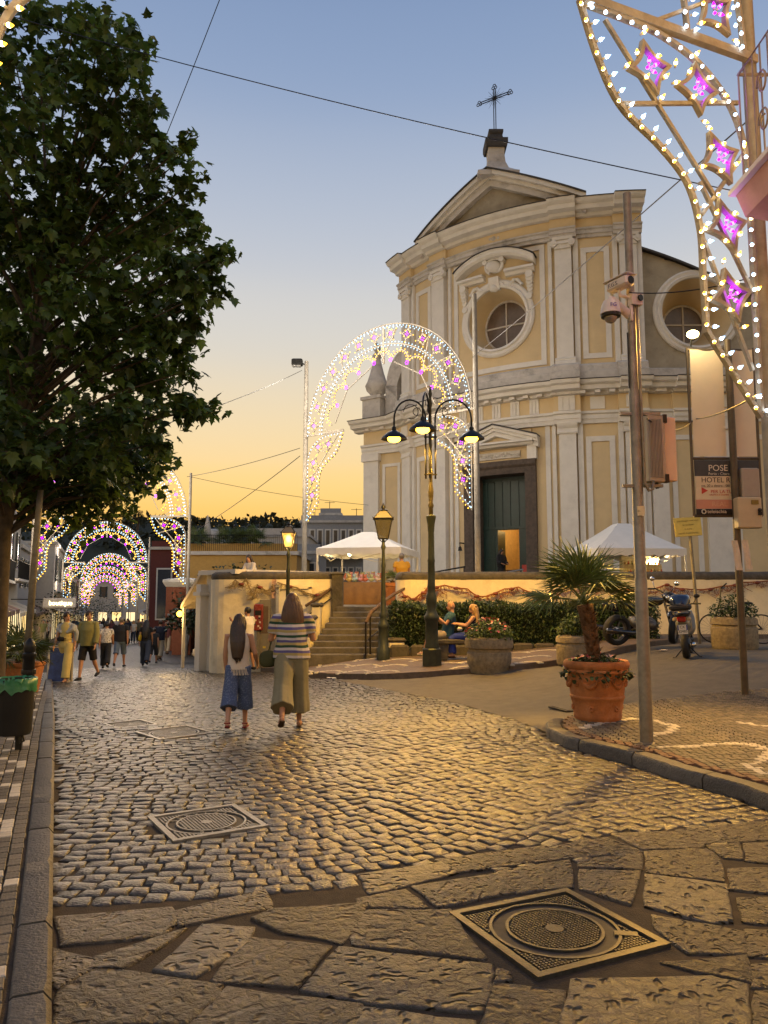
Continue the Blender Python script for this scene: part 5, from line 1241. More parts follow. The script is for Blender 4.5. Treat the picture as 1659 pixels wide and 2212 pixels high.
mb = MB(); mb.tube([(-.055, -.02, pz(720)), (-.057, -.02, pz(840))], .009, 6); mb.build('conduit', m_blk, cpole)
for v in (895, 1050): mb = MB(); mb.box((.05, -.01, pz(v)), (.42, .05, .03)); mb.build('bracket', m_galv, cpole)
cb = empty('cabinet', CP + Vector((.20, .05, 0)), R_(8), 'ribbed pale equipment cabinet clamped to the camera pole', 'cabinet')
zm, hh = (pz(897) + pz(1042)) / 2, pz(897) - pz(1042)
mb = MB(); mb.rbox((0, 0, zm), (.20, .16, hh), .012); mb.build('housing', mat('grey_cabinet', (.33, .29, .23), .5, var=.1), cb)
for k in range(9): mb = MB(); mb.box((-.075 + k * .016, -.085, zm), (.006, .02, hh * .86)); mb.build('rib', MATS['grey_cabinet'], cb)
mb = MB(); mb.rbox((.18, .03, zm + .01), (.15, .10, hh * .96), .01); mb.build('door', mat('pale_cabinet_door', (.60, .46, .33), .5, var=.06), cb)
for z in (zm + hh / 2 - .04, zm - hh / 2 + .04): mb = MB(); mb.box((.1, -.06, z), (.04, .06, .09)); mb.build('latch', m_blk, cb)
mb = MB(); mb.tube([(.02, 0, zm - hh / 2), (.03, 0, zm - hh / 2 - .06)], .02, 8); mb.build('cable_gland', m_blk, cb)
# bullet camera
bc = empty('security_camera', CP + Vector((-.14, -.1, pz(622))), R_(-62), 'white box-shaped security camera high on the pole', 'security camera')
mb = MB(); mb.rbox((0, 0, 0), (.30, .13, .11), .02); mb.build('housing', m_wpl, bc); mb = MB(); mb.rbox((-.01, 0, .062), (.36, .15, .014), .006); mb.build('sun_hood', m_wpl, bc)
mb = MB(); mb.cyl((.148, 0, -.005), (.158, 0, -.005), .042, 16); mb.build('lens', m_blk, bc)
mb = MB(); mb.tube([(-.02, 0, -.05), (-.02, 0, -.11), (-.0, .12, -.13)], .018, 8); mb.build('bracket', m_wpl, bc)
text_flat('lettering', 'F.G.S.', .062, mat('dark_print', (.03, .03, .06), .6), bc, (-.11, -.0665, -.005))
mb = MB(); mb.box((.03, -.02, pz(650)), (.13, .12, .13), .3); mb.build('junction_box', m_wpl, cpole); mb = MB(); mb.cyl((.07, -.085, pz(650)), (.08, -.10, pz(650)), .035, 12); mb.build('junction_port', m_blk, cpole)
# dome camera
dc = empty('security_camera', CP + Vector((-.27, -.16, pz(680))), R_(0), 'white dome security camera hanging from a bracket arm', 'security camera')
mb = MB(); mb.lathe([(.03, .10), (.07, .09), (.09, .05), (.105, -.03), (.112, -.055), (.10, -.06)], n=22); autosmooth(mb.build('housing', m_wpl, dc), 40)
mb = MB(); mb.lathe([(.106, -.055), (.10, -.085), (.07, -.09)], n=20); mb.build('trim_ring', m_blk, dc)
mb = MB(); mb.ball((0, 0, -.085), .068, 14, 10); mb.build('dome_glass', glassy('smoky_dome', (.55, .5, .42), .05, .4), dc, True)
mb = MB(); mb.tube([(0, 0, .09), (.005, .01, .125), (.05, .04, .125), (.16, .12, .05), (.26, .16, -.01)], [.02, .028, .03, .045, .055], 10); autosmooth(mb.build('bracket', m_wpl, dc), 60)
mb = MB(); mb.rbox((.255, .155, .0), (.03, .13, .18), .008); mb.build('mount_plate', m_wpl, dc)
text_flat('lettering', 'FG', .058, mat('violet_print', (.08, .04, .30), .6), dc, (-.035, -.1085, .012))
# --- sign frame with banners on its own post
sp = onz(1610, 1505, .2); SP = Vector((sp.x, sp.y, zg(sp.x, sp.y) + .115)); Ys = SP.y
spole = empty('sign_post', SP, 0, 'dark steel post carrying the frame of hotel signs and blank banners', 'sign')
def szv(v, Y=Ys): r = ray(1570, v); return CAMZ + r.z / r.y * Y - SP.z
def sx_(u, v, Y=Ys): return at(u, v, Y).x - SP.x
mb = MB(); mb.tube([(0, 0, -.05), (0, 0, szv(735))], .05, 12); autosmooth(mb.build('post', mat('brown_steel_post', (.10, .08, .05), .5, metal=.3, var=.3), spole), 40); mp = MATS['brown_steel_post']
x0, x1 = sx_(1497, 930) , sx_(1643, 930); zt, zmid, zbm = szv(748), szv(988), szv(1110)
for x in (x0, x1): mb = MB(); mb.tube([(x, .09, zbm - .02), (x, .09, zt)], .022, 8); mb.build('frame_bar', mp, spole)
for z in (zt - .03, zmid, zbm - .02): mb = MB(); mb.tube([(x0, .09, z), (x1, .09, z)], .022, 8); mb.build('frame_bar', mp, spole)
m_ban = mat('blank_cream_banner', (.74, .66, .48), .75, var=.05, scale=2, bump=.12, bscale=5)
for a, b in ((x0 + .03, -.06), (.03, x1 - .03)):
    mb = MB(); n = 8; vs = []
    for i in range(n + 1):
        for j in range(n + 1): vs.append((a + (b - a) * i / n, .07 + .006 * math.sin(i * .9 + j * .5), zmid + .03 + (zt - .06 - zmid) * j / n))
    mb.add(vs, [(i * (n + 1) + j, (i + 1) * (n + 1) + j, (i + 1) * (n + 1) + j + 1, i * (n + 1) + j + 1) for i in range(n) for j in range(n)]); mb.build('banner', m_ban, spole, True)
m_sgn = mat('cream_sign_panel', (.66, .58, .40), .6, var=.05); m_sgd = mat('slate_sign_panel', (.05, .055, .06), .6); m_sgr = mat('pink_sign_panel', (.55, .27, .18), .6, var=.05); m_ink = mat('black_print', (.015, .013, .012), .7); m_winkk = mat('white_print', (.7, .66, .55), .7); m_rink = mat('red_print', (.45, .05, .03), .7); m_oink = mat('pale_red_print', (.62, .40, .26), .7)
rows = [(992, 1027, m_sgd), (1027, 1052, m_sgn), (1052, 1078, m_sgn), (1078, 1098, m_sgr), (1098, 1111, m_ink)]
for v0, v1, m in rows: mb = MB(); mb.box(((x0 + x1) / 2, .07, (szv(v0) + szv(v1)) / 2), (x1 - x0 - .05, .02, szv(v0) - szv(v1) - .004)); mb.build('sign_panel', m, spole)
xt = x0 + .09
for s_, v, size, m, dx in (('POSE', 1010, .125, m_winkk, .17), ('Forio - Citara', 1022, .055, m_winkk, .17), ('HOTEL RIV', 1036, .105, m_ink, .06), ('mt. 20 a destra - 081', 1048, .05, m_ink, .06), ('PER LA TU', 1061, .068, m_rink, .19), ('GRAFICA E STAMPA', 1068, .032, m_rink, .17), ('REAL', 1088, .10, m_oink, .20), ('teleischia', 1104, .075, m_winkk, .13)): text_flat('lettering', s_, size, m, spole, (xt + dx - .04, .058, szv(v)))
mb = MB(); mb.prism([(0, 0), (.09, .05), (0, .1)], .003, Matrix.Translation((xt + .02, .058, szv(1066))) @ Matrix.Rotation(R_(90), 4, 'X')); mb.build('logo', m_rink, spole)
mb = MB(); mb.tube([(xt + .04 + .03 * math.cos(t), .056, szv(1104) + .03 * math.sin(t)) for t in [i * .7 for i in range(9)]], .009, 5, closed=True); mb.build('logo', m_winkk, spole)
# lamp over the banners
bl_ = empty('banner_lamp', SP + Vector((x0 + .06, .0, szv(722))), 0, 'bare glowing lamp above the blank banners', 'lamp')
mb = MB(); mb.tube([(0, .09, -.16), (0, .06, -.02)], .012, 6); mb.build('stem', m_blk, bl_); mb = MB(); mb.ball((0, 0, .0), .075, 12, 8, (1.2, 1, .8)); mb.build('lamp_glass', emit('banner_lamp_glow', (1, .72, .26), 22), bl_, True); spot_light('lamp_light', (-.05, -.12, 0), 2500, (1, .53, .09), 92, (-2.6, -5.0, -5.4), .12, bl_, .5); point_light('lamp_light', (0, -.3, .05), 22, (1, .74, .40), .12, bl_)
# boxes on the post
bx = empty('letter_box', SP + Vector((.05, -.1, 0)), 0, 'cream metal box with a padlock strapped to the sign post', 'box')
mb = MB(); mb.rbox((.07, 0, (szv(1077) + szv(1143)) / 2), (.34, .16, szv(1077) - szv(1143)), .015); mb.build('housing', mat('cream_metal', (.50, .43, .28), .5, var=.08), bx); mb = MB(); mb.box((.14, -.085, szv(1088)), (.1, .01, .06)); mb.build('plate', mat('brass_plate', (.25, .18, .05), .4, metal=.6), bx); mb = MB(); mb.ball((.2, -.09, szv(1105)), .03, 8, 6); mb.box((.2, -.09, szv(1112)), (.05, .025, .05)); mb.build('padlock', m_blk, bx)
bx = empty('electric_box', SP + Vector((.16, .0, 0)), 0, 'grey plastic box behind the cream letter box on the sign post', 'box')
mb = MB(); mb.rbox((.05, 0, (szv(1012) + szv(1076)) / 2), (.26, .12, szv(1012) - szv(1076)), .015); mb.build('housing', mat('grey_plastic_box', (.36, .32, .26), .6, var=.08), bx)
for k, (u0, u1) in enumerate(((1576, 1590), (1598, 1612))):
    mb = MB(); a, b = sx_(u0, 1195), sx_(u1, 1195); n = 6; vs = [(a + (b - a) * i / n + .01 * j, -.062 - .01 * math.sin(i + j), szv(1168) + (szv(1232) - szv(1168)) * j / n) for i in range(n + 1) for j in range(n + 1)]
    mb.add(vs, [(i * 7 + j, (i + 1) * 7 + j, (i + 1) * 7 + j + 1, i * 7 + j + 1) for i in range(n) for j in range(n)]); tag(mb.build('paper_notice', mat('paper', (.66, .60, .48), .85), None, True, SP), ('curling' if k == 0 else 'smaller') + ' white paper notice taped to the sign post', 'notice', 'paper notices on the sign post')
# yellow parking sign
Yp = 18.6; a = at(1490, 1160, Yp); b = at(1503, 1300, Yp); b0 = b + (b - a) * .75; ys = empty('parking_sign', (b0.x, b0.y, zg(b0.x, b0.y)), 0, 'yellow residents parking sign on a leaning post behind the scooter', 'sign'); o = Vector(ys.location)
mb = MB(); mb.cyl(Vector((b0.x, b0.y, o.z + .05)) - o, a - o + Vector((0, 0, .2)), .04, 10); mb.build('post', m_galv, ys)
c = at(1486, 1138, Yp - .06) - o; mb = MB(); mb.rbox((0, 0, 0), (.66, .02, .46), .008); pp = mb.build('plate', mat('yellow_sign_plate', (.60, .48, .12), .6, var=.12, stain=(.45, .35, .12), sstr=.4), ys); pp.location = c; pp.rotation_euler = (0, R_(-4), 0)
for i, s_ in enumerate(('parcheggio riservato', 'ai residenti', 'in zona', 'muniti di permesso')): t = text('lettering', s_, .062, mat('faded_print', (.28, .21, .06), .8), ys, c + Vector((0, -.012, .15 - .1 * i)), (R_(90), R_(-4), 0), .001, 'CENTER')
# --- balcony of the house beside the near arch
hb = empty('balcony_house', (3.8, 5.1, 0), 0, 'pink plaster house corner with a wrought iron balcony beside the close arch', 'house'); o = Vector(hb.location); m_pink = mat('pink_plaster', (.52, .30, .24), .9, var=.12, bump=.2, stain=(.3, .18, .14), sstr=.5)
mb = MB(); mb.box((1.8, .6, 4.5), (3.6, 1.2, 9.2)); mb.build('wall', m_pink, hb)
X0, X1, Y0, Y1, za = 2.97, 3.82, 5.45, 6.16, 4.70
mb = MB(); mb.add([Vector(p_) - o for p_ in ((X0, Y0, za + .26), (X1, Y0, za + .26), (X1, Y1, za + .26), (X0, Y1, za + .26), (X0 + .05, Y0 + .04, za + .05), (X1, Y0 + .04, za - .1), (X1, Y1 - .04, za - .1), (X0 + .05, Y1 - .04, za + .05))], [(0, 1, 2, 3), (7, 6, 5, 4), (4, 5, 1, 0), (5, 6, 2, 1), (6, 7, 3, 2), (7, 4, 0, 3)]); mb.build('balcony_slab', m_pink, hb)
mb = MB(); mb.box(Vector(((X0 + X1) / 2 - .02, (Y0 + Y1) / 2, za + .285)) - o, (X1 - X0 + .06, Y1 - Y0 + .06, .04)); mb.build('slab_edge', m_wht, hb)
m_rail = mat('grey_iron_rail', (.20, .17, .16), .5, metal=.5)
rp = [Vector((X1, Y0 + .05, 0)), Vector((X0 + .05, Y0 + .05, 0)), Vector((X0 + .05, Y1 - .05, 0)), Vector((X1, Y1 - .05, 0))]
for z in (za + .40, za + 1.32): mb = MB(); mb.tube([p_ + Vector((0, 0, z)) - o for p_ in rp], .016, 6); mb.build('rail', m_rail, hb)
for A_, B_ in zip(rp, rp[1:]):
    k = int((B_ - A_).length / .12)
    for i in range(k): p_ = A_.lerp(B_, i / k); mb = MB(); mb.tube([p_ + Vector((0, 0, za + (.3 if i == 0 else .40))) - o, p_ + Vector((0, 0, za + 1.32)) - o], .008, 5); mb.build('baluster', m_rail, hb)
for zc_ in (za + .64, za + .96):
    mb = MB(); mb.tube([Vector((X0 + .03, Y0 + .25 + .08 * math.cos(t) * (1 - t * .07), zc_ + .11 * math.sin(t) * (1 - t * .07))) - o for t in [i * .5 for i in range(18)]], .009, 5); mb.build('scroll', m_rail, hb)
# --- wheels and two-wheelers
def wheel(parent, c, r, wd, axis_rz=0.0, spokes=6, steer=0.0):
    e = empty('wheel', c, steer, parent=parent); mb = MB(); n = 28
    prof = [(r - wd * .55, wd * .45), (r - wd * .15, wd * .5), (r, wd * .25), (r + .004, 0), (r, -wd * .25), (r - wd * .15, -wd * .5), (r - wd * .55, -wd * .45)]
    vs = []; fs = []; k = len(prof)
    for i in range(n):
        a = 2 * math.pi * i / n; vs += [(q_ * math.cos(a), y_, q_ * math.sin(a)) for q_, y_ in prof]
    for i in range(n):
        for j in range(k): i2 = (i + 1) % n; fs.append((i * k + j, i * k + (j + 1) % k, i2 * k + (j + 1) % k, i2 * k + j))
    mb.add(vs, fs); mb.build('tyre', m_rub, e, True)
    mb = MB(); ri = r - wd * .5
    mb.tube([(ri * math.cos(a), 0, ri * math.sin(a)) for a in [2 * math.pi * i / 24 for i in range(24)]], wd * .22, 6, closed=True)
    for i in range(spokes): a = 2 * math.pi * i / spokes; mb.tube([(0, 0, 0), (ri * math.cos(a), 0, ri * math.sin(a))], .016 if spokes < 9 else .003, 5)
    mb.cyl((0, -wd * .4, 0), (0, wd * .4, 0), .05 if spokes < 9 else .02, 10); mb.build('rim', mat('grey_alloy', (.22, .21, .2), .35, metal=.8), e); return e
def skinny(mb, P, R, n=10): mb.tube(P, R, n); return mb
def blob(name, pts, m, parent, lv=2):       # rounded body panel: convex hull of points, smoothed
    bm = bmesh.new()
    for p_ in pts: bm.verts.new(p_)
    bmesh.ops.convex_hull(bm, input=bm.verts); 
    for v_ in [v_ for v_ in bm.verts if not v_.link_faces]: bm.verts.remove(v_)
    me = bpy.data.meshes.new(name); bm.to_mesh(me); bm.free(); me.materials.append(m); me.polygons.foreach_set('use_smooth', [True] * len(me.polygons))
    o_ = inst(name, me, parent); md = o_.modifiers.new('soft', 'SUBSURF'); md.levels = md.render_levels = lv; return o_
def sym(pts): return [(x, s * y, z) for x, y, z in pts for s in (-1, 1)]
# scooter: x forward
wp = ong(1484, 1423); scoot = empty('scooter', (wp.x, wp.y, zg(wp.x, wp.y) + .008), R_(66), 'grey and black scooter with a dark blue top box parked by the kerb', 'scooter')
scoot.rotation_euler = (R_(-4), 0, R_(66)); m_sc = mat('grey_scooter_paint', (.16, .16, .14), .3, var=.08, coat=.3); m_blue = mat('dark_blue_gloss', (.008, .016, .055), .15, coat=.7, var=.1)
wheel(scoot, (0, 0, .24), .24, .13, 0, 5); wheel(scoot, (1.28, 0, .24), .24, .11, 0, 5, R_(-8))
blob('rear_fairing', sym([(-.22, .06, .62), (-.26, .12, .78), (.1, .17, .82), (.55, .16, .76), (.55, .14, .5), (.1, .15, .5), (-.12, .10, .52)]), m_sc, scoot)
blob('seat', sym([(-.18, .13, .80), (-.12, .15, .88), (.2, .15, .88), (.62, .12, .84), (.66, .11, .76), (-.1, .12, .78)]), m_plast, scoot)
blob('engine_case', sym([(-.05, .10, .18), (-.08, .10, .36), (.45, .13, .42), (.55, .12, .22), (.2, .1, .14)]), m_plast, scoot)
blob('floor_panel', sym([(.45, .17, .26), (.45, .17, .38), (.95, .17, .36), (.95, .15, .26)]), m_plast, scoot, 1)
blob('leg_shield', sym([(.92, .22, .34), (.98, .24, .62), (1.08, .20, .92), (1.16, .12, 1.0), (1.12, .1, .4), (1.2, .14, .7)]), m_sc, scoot)
blob('front_mudguard', sym([(1.08, .07, .38), (1.2, .08, .55), (1.4, .07, .46), (1.5, .05, .3), (1.28, .09, .46)]), m_sc, scoot)
blob('top_box', sym([(-.46, .14, .96), (-.44, .20, 1.08), (-.34, .2, 1.24), (-.12, .2, 1.24), (-.04, .21, 1.08), (-.06, .15, .96)]), m_blue, scoot)
mb = MB(); mb.rbox((-.25, 0, .98), (.40, .40, .10), .03); mb.build('top_box_base', m_plast, scoot)
mb = MB()
for s in (-1, 1): mb.tube([(.1, s * .14, .84), (-.2, s * .16, .90), (-.38, s * .10, .92), (-.40, 0, .92)], .018, 8)
mb.build('grab_rail', m_chr, scoot)
mb = MB(); mb.rbox((-.27, 0, .755), (.05, .16, .10), .015); mb.build('tail_light', mat('red_lens', (.30, .01, .008), .2, coat=.5), scoot)
for s in (-1, 1):
    mb = MB(); mb.rbox((-.24, s * .125, .76), (.07, .09, .075), .02); mb.build('indicator', mat('clear_lens', (.55, .42, .25), .2, coat=.5), scoot)
    mb = MB(); mb.tube([(1.0, s * .18, 1.02), (.98, s * .26, 1.14)], .008, 5); mb.build('mirror_stem', m_blk, scoot); mb = MB(); mb.ball((.97, s * .27, 1.18), .06, 10, 7, (.35, 1.1, .7)); mb.build('mirror', m_chr if s > 0 else m_blk, scoot, True)
    mb = MB(); mb.tube([(1.06, s * .03, 1.0), (1.03, s * .16, 1.03), (.95, s * .33, 1.02)], .017, 8); mb.build('handlebar', m_blk, scoot)
blob('handlebar_cowl', sym([(1.0, .1, .98), (1.02, .13, 1.05), (1.16, .1, 1.04), (1.2, .06, .98), (1.1, .08, .92)]), m_sc, scoot)
blob('fly_screen', sym([(1.12, .12, 1.02), (1.06, .10, 1.12), (1.09, .10, 1.12), (1.16, .1, 1.02)]), m_chr, scoot, 1)
mb = MB(); mb.box((-.30, 0, .60), (.02, .13, .12)); mb.build('plate_holder', m_plast, scoot)
mb = MB(); mb.box((-.318, 0, .565), (.008, .178, .178)); mb.build('number_plate', mat('white_plate', (.70, .66, .55), .5), scoot)
for s in (-1, 1): mb = MB(); mb.box((-.3205, s * .078, .60), (.006, .02, .1)); mb.build('plate_band', mat('blue_plate_band', (.02, .05, .30), .5), scoot)
for s_, z in (('CK', .607), ('32485', .527)): text('plate_number', s_, .072 if len(s_) < 3 else .066, m_ink, scoot, (-.3225, 0, z), (R_(90), 0, R_(-90)), .001, 'CENTER')
mb = MB(); mb.tube([(-.08, -.13, .26), (.35, -.15, .24), (.6, -.12, .2)], [.05, .045, .02], 10); mb.build('exhaust', m_chr, scoot, True)
mb = MB(); mb.tube([(.4, -.05, .2), (.3, -.22, .01), (.22, -.26, .005)], .012, 6); mb.tube([(.4, .05, .2), (.3, .22, .01), (.22, .26, .005)], .012, 6); mb.tube([(.4, -.05, .2), (.4, .05, .2)], .012, 6); mb.build('centre_stand', m_blk, scoot)
# motorcycle: leaning away, front wheel turned
mp_ = ong(1378, 1402); mo = empty('motorcycle', (mp_.x, mp_.y, zg(mp_.x, mp_.y) + .1), R_(20), 'big black touring motorcycle parked by the hedge behind the potted palm', 'motorcycle'); mo.rotation_euler = (R_(9), 0, R_(22)); mo.scale = (1.12, 1.12, 1.12)
wheel(mo, (-.55, 0, .31), .31, .17, 0, 5); wheel(mo, (.92, .0, .33), .33, .13, 0, 5, R_(38))
blob('tank', sym([(-.05, .12, .82), (.05, .17, .98), (.35, .19, 1.02), (.58, .12, .96), (.5, .1, .78), (.1, .12, .76)]), m_bpaint, mo)
blob('seat', sym([(-.75, .10, .86), (-.7, .15, .92), (-.3, .16, .84), (.05, .12, .80), (0, .12, .72), (-.6, .12, .76)]), m_plast, mo)
blob('tail', sym([(-.98, .06, .84), (-.9, .10, .90), (-.5, .13, .82), (-.5, .11, .66), (-.85, .07, .72)]), m_bpaint, mo)
blob('engine', sym([(-.2, .18, .36), (-.15, .22, .6), (.3, .24, .62), (.42, .2, .36), (.1, .18, .26)]), mat('engine_metal', (.10, .095, .09), .4, metal=.7, var=.3, scale=14), mo)
for s in (-1, 1):
    mb = MB(); mb.cyl((.08, s * .2, .46), (.08, s * .36, .44), .10, 14, .08); mb.build('cylinder_head', MATS['engine_metal'], mo, True)
    mb = MB(); mb.tube([(.2, s * .14, .36), (-.3, s * .18, .28), (-.95, s * .2, .34)], [.03, .045, .055], 10); mb.build('exhaust', m_bpaint, mo, True)
    mb = MB(); mb.tube([(.92, s * .09, .33), (.72, s * .09, .8), (.64, s * .1, 1.02)], .026, 8); mb.build('fork', m_chr, mo)
    mb = MB(); mb.tube([(.62, s * .06, 1.06), (.56, s * .22, 1.12), (.42, s * .38, 1.10)], .016, 8); mb.build('handlebar', m_blk, mo)
    mb = MB(); mb.tube([(.54, s * .24, 1.12), (.56, s * .34, 1.28)], .008, 5); mb.ball((.56, s * .36, 1.31), .07, 10, 7, (.4, 1.1, .7)); mb.build('mirror', m_chr, mo, True)
    mb = MB(); mb.rbox((-.02, s * .23, .30), (.16, .08, .025), .008); mb.build('footrest', m_chr, mo)
blob('fairing', sym([(.62, .14, .86), (.6, .17, 1.04), (.78, .15, 1.12), (.9, .10, .98), (.84, .09, .8)]), m_bpaint, mo)
blob('front_mudguard', sym([(.66, .08, .5), (.78, .09, .70), (1.05, .08, .66), (1.22, .06, .42), (.95, .09, .70)]), m_bpaint, mo)
mb = MB(); mb.ball((.86, 0, .96), .10, 12, 8, (.5, 1, 1)); mb.build('headlight', MATS['clear_lens'], mo, True)
mb = MB(); mb.tube([(-.1, .12, .3), (-.2, .32, -.08)], .015, 6); mb.build('side_stand', m_blk, mo)
# second motorcycle shape at the hedge end of the frame is only a mirror and grip in view: bicycle beside the planter
bp_ = at(1648, 1385, 17.4); bk = empty('bicycle', (bp_.x, bp_.y, zg(bp_.x, bp_.y) + .12), R_(150), 'dark bicycle leaning behind the scooter with its handlebar raised', 'bicycle'); bk.rotation_euler = (R_(8), 0, R_(160))
wheel(bk, (0, 0, .33), .33, .04, 0, 18); wheel(bk, (1.02, 0, .33), .33, .04, 0, 18, R_(20))
mb = MB()
for P in ([(0, 0, .33), (.38, 0, .30), (.28, 0, .85)], [(0, 0, .33), (.30, 0, .72)], [(.38, 0, .30), (.86, 0, .74)], [(.30, 0, .72), (.84, 0, .82)], [(1.02, 0, .33), (.84, 0, .95)]): mb.tube(P, .018, 6)
mb.build('frame', m_metal_dk, bk); mb = MB(); mb.tube([(.84, 0, .95), (.80, 0, 1.25)], .016, 6); mb.tube([(.70, -.3, 1.32), (.80, -.08, 1.25), (.80, .08, 1.25), (.70, .3, 1.32)], .016, 6); mb.build('handlebar', m_blk, bk)
blob('saddle', sym([(.12, .09, .9), (.2, .1, .95), (.45, .03, .93), (.42, .02, .88), (.2, .08, .87)]), m_plast, bk, 1)
for s in (-1, 1): mb = MB(); mb.rbox((.40, s * .14, .30), (.1, .07, .02), .005); mb.build('pedal', m_blk, bk)
# --- market gazebos on the square
def gazebo(u0, u1, vtop, veave, Y, rz, label, w_=3.0, h=2.05, peak=2.85):
    c = (at(u0, veave, Y) + at(u1, veave, Y)) / 2; e = empty('gazebo', (c.x, c.y, PZ), rz, label, 'gazebo', 'white market gazebos on the square'); hw = w_ / 2
    zE = at((u0 + u1) / 2, veave, Y).z - PZ; zT = at((u0 + u1) / 2, vtop, Y).z - PZ
    mb = MB(); n = 8
    for a in range(4):
        Mr = Matrix.Rotation(a * math.pi / 2, 3, 'Z'); vs = []
        for i in range(n + 1):
            for j in range(n + 1 - 0):
                f = j / n; x = (-1 + 2 * i / n) * hw * (1 - f * .86); y = -hw * (1 - f * .86); z = zE + (zT - zE) * (f ** 1.12) - .04 * math.sin(math.pi * i / n) * (1 - f)
                vs.append(Mr @ Vector((x, y, z)))
        mb.add(vs, [(i * (n + 1) + j, (i + 1) * (n + 1) + j, (i + 1) * (n + 1) + j + 1, i * (n + 1) + j + 1) for i in range(n) for j in range(n)])
    mb.add([(s1 * hw * .14, s2 * hw * .14, zT) for s1, s2 in ((-1, -1), (1, -1), (1, 1), (-1, 1))], [(0, 1, 2, 3)]); autosmooth(mb.build('canopy', m_tent, e, weld=True), 25)
    for a in range(4):
        Mr = Matrix.Rotation(a * math.pi / 2, 3, 'Z'); mb = MB(); vs = []; k = 40
        for i in range(k + 1):
            x = (-1 + 2 * i / k) * hw; vs += [Mr @ Vector((x, -hw, zE)), Mr @ Vector((x, -hw + .01 * math.sin(i * 1.7), zE - .20 - .05 * abs(math.sin(i * math.pi / 5))))]
        mb.add(vs, [(2 * i, 2 * i + 2, 2 * i + 3, 2 * i + 1) for i in range(k)]); mb.build('valance', m_tent, e, True)
        p_ = Mr @ Vector((-hw + .03, -hw + .03, 0)); mb = MB(); mb.box((p_.x, p_.y, zE / 2), (.05, .05, zE)); mb.build('leg', m_wpl, e)
        mb = MB(); vs = []; 
        for i in range(7): f = i / 6; q_ = Mr @ Vector((-hw + .03 + .10 * math.sin(i * 2.1) * (1 - f) + (0.14 * (1 - f)), -hw + .02, 0)); vs += [(p_.x, p_.y, .05 + (zE - .1) * f), (q_.x, q_.y, .05 + (zE - .1) * f)]
        mb.add(vs, [(2 * i, 2 * i + 1, 2 * i + 3, 2 * i + 2) for i in range(6)]); mb.build('leg_curtain', m_tent, e, True)
        for s in (-1, 1): mb = MB(); mb.tube([Mr @ Vector((s * hw * .95, -hw + .05, zE - .06)), Mr @ Vector((0, -hw + .05, zE - .38))], .012, 4); mb.build('truss', m_wpl, e)
    return e
ga = gazebo(703, 893, 1150, 1188, 27.6, R_(-14), 'white gazebo with scalloped valance over the soft toy stall')
gb = gazebo(1238, 1448, 1132, 1190, 26.0, R_(8), 'white gazebo with a bright bulb over the lit trinket stall')
def stall_bulb(u, v, Y, label, power=60):
    p_ = at(u, v, Y); e = empty('stall_bulb', p_, 0, label, 'light bulb'); mb = MB(); mb.ball((0, 0, 0), .06, 12, 8, (1, 1, 1.2)); mb.build('bulb_glass', E_BULB, e, True); mb = MB(); mb.cyl((0, 0, .06), (0, 0, .11), .025, 8); mb.build('socket', m_blk, e); mb = MB(); mb.tube([(0, 0, .1), (.01, 0, .5)], .005, 4); mb.build('flex', m_blk, e); point_light('lamp_light', (0, 0, -.1), power, (1, .74, .36), .08, e)
stall_bulb(1412, 1210, 26.0, 'bright bare bulb hanging under the trinket stall gazebo', 130); stall_bulb(755, 1197, 27.6, 'bare bulb hanging under the soft toy stall gazebo', 70)
# toy stall
tp = at(776, 1262, 26.6); ts = empty('stall_table', (tp.x, tp.y, PZ), R_(-8), 'stall table with a brown cloth to the ground under the gazebo', 'table'); m_brn = mat('brown_table_cloth', (.22, .11, .03), .9, var=.15, bump=.3, bscale=8)
zt_ = .78
mb = MB(); n = 26; vs = []
for i in range(n + 1):
    x = -1.0 + 2.0 * i / n; w_ = .03 * math.sin(i * 1.3); vs += [(x, -.45 + w_ - .04, .02), (x, -.45, zt_), (x, .45, zt_)]
mb.add(vs, [(3 * i, 3 * i + 3, 3 * i + 4, 3 * i + 1) for i in range(n)] + [(3 * i + 1, 3 * i + 4, 3 * i + 5, 3 * i + 2) for i in range(n)]); mb.add([(-1, -.49, .02), (-1, -.45, zt_), (-1, .45, zt_), (-1, .45, .02)], [(0, 1, 2, 3)]); mb.add([(1, -.49, .02), (1, -.45, zt_), (1, .45, zt_), (1, .45, .02)], [(0, 1, 2, 3)]); mb.build('tablecloth', m_brn, ts, True)
for sx in (-.9, .9): mb = MB(); mb.box((sx, .1, .38), (.05, .5, .74)); mb.build('trestle', m_plast, ts)
toyc = [(.55, .18, .12), (.45, .5, .3), (.62, .5, .45), (.6, .45, .15), (.35, .5, .55), (.6, .3, .35)]
Ms = Matrix.Rotation(R_(-8), 3, 'Z')
for k in range(30):
    q_ = Ms @ Vector((-.92 + (k % 10) * .2 + rnd.uniform(-.04, .04), -.32 + (k // 10) * .28, zt_ + .09 + .05 * (k // 10))) + Vector(ts.location); c_ = toyc[k % 6]
    mb = MB(); mb.ball((0, 0, 0), .10, 9, 7, (1, .9, .85)); mb.ball((.0, -.03, .10), .065, 8, 6)
    for s in (-1, 1): mb.ball((s * .045, -.03, .16), .025, 6, 5)
    for s in (-1, 1): mb.ball((s * .09, -.05, .0), .035, 6, 5)
    tag(mb.build('soft_toy', mat('plush_%d' % (k % 6), c_, .95, var=.2, bump=.3, bscale=60), None, True, q_, rnd.uniform(-.5, .5)), '%s soft toy in the %s row on the brown stall table' % (('red', 'green', 'pink', 'golden', 'pale blue', 'rose')[k % 6], ('front', 'middle', 'back')[k // 10]), 'soft toy', 'soft toys on the stall')
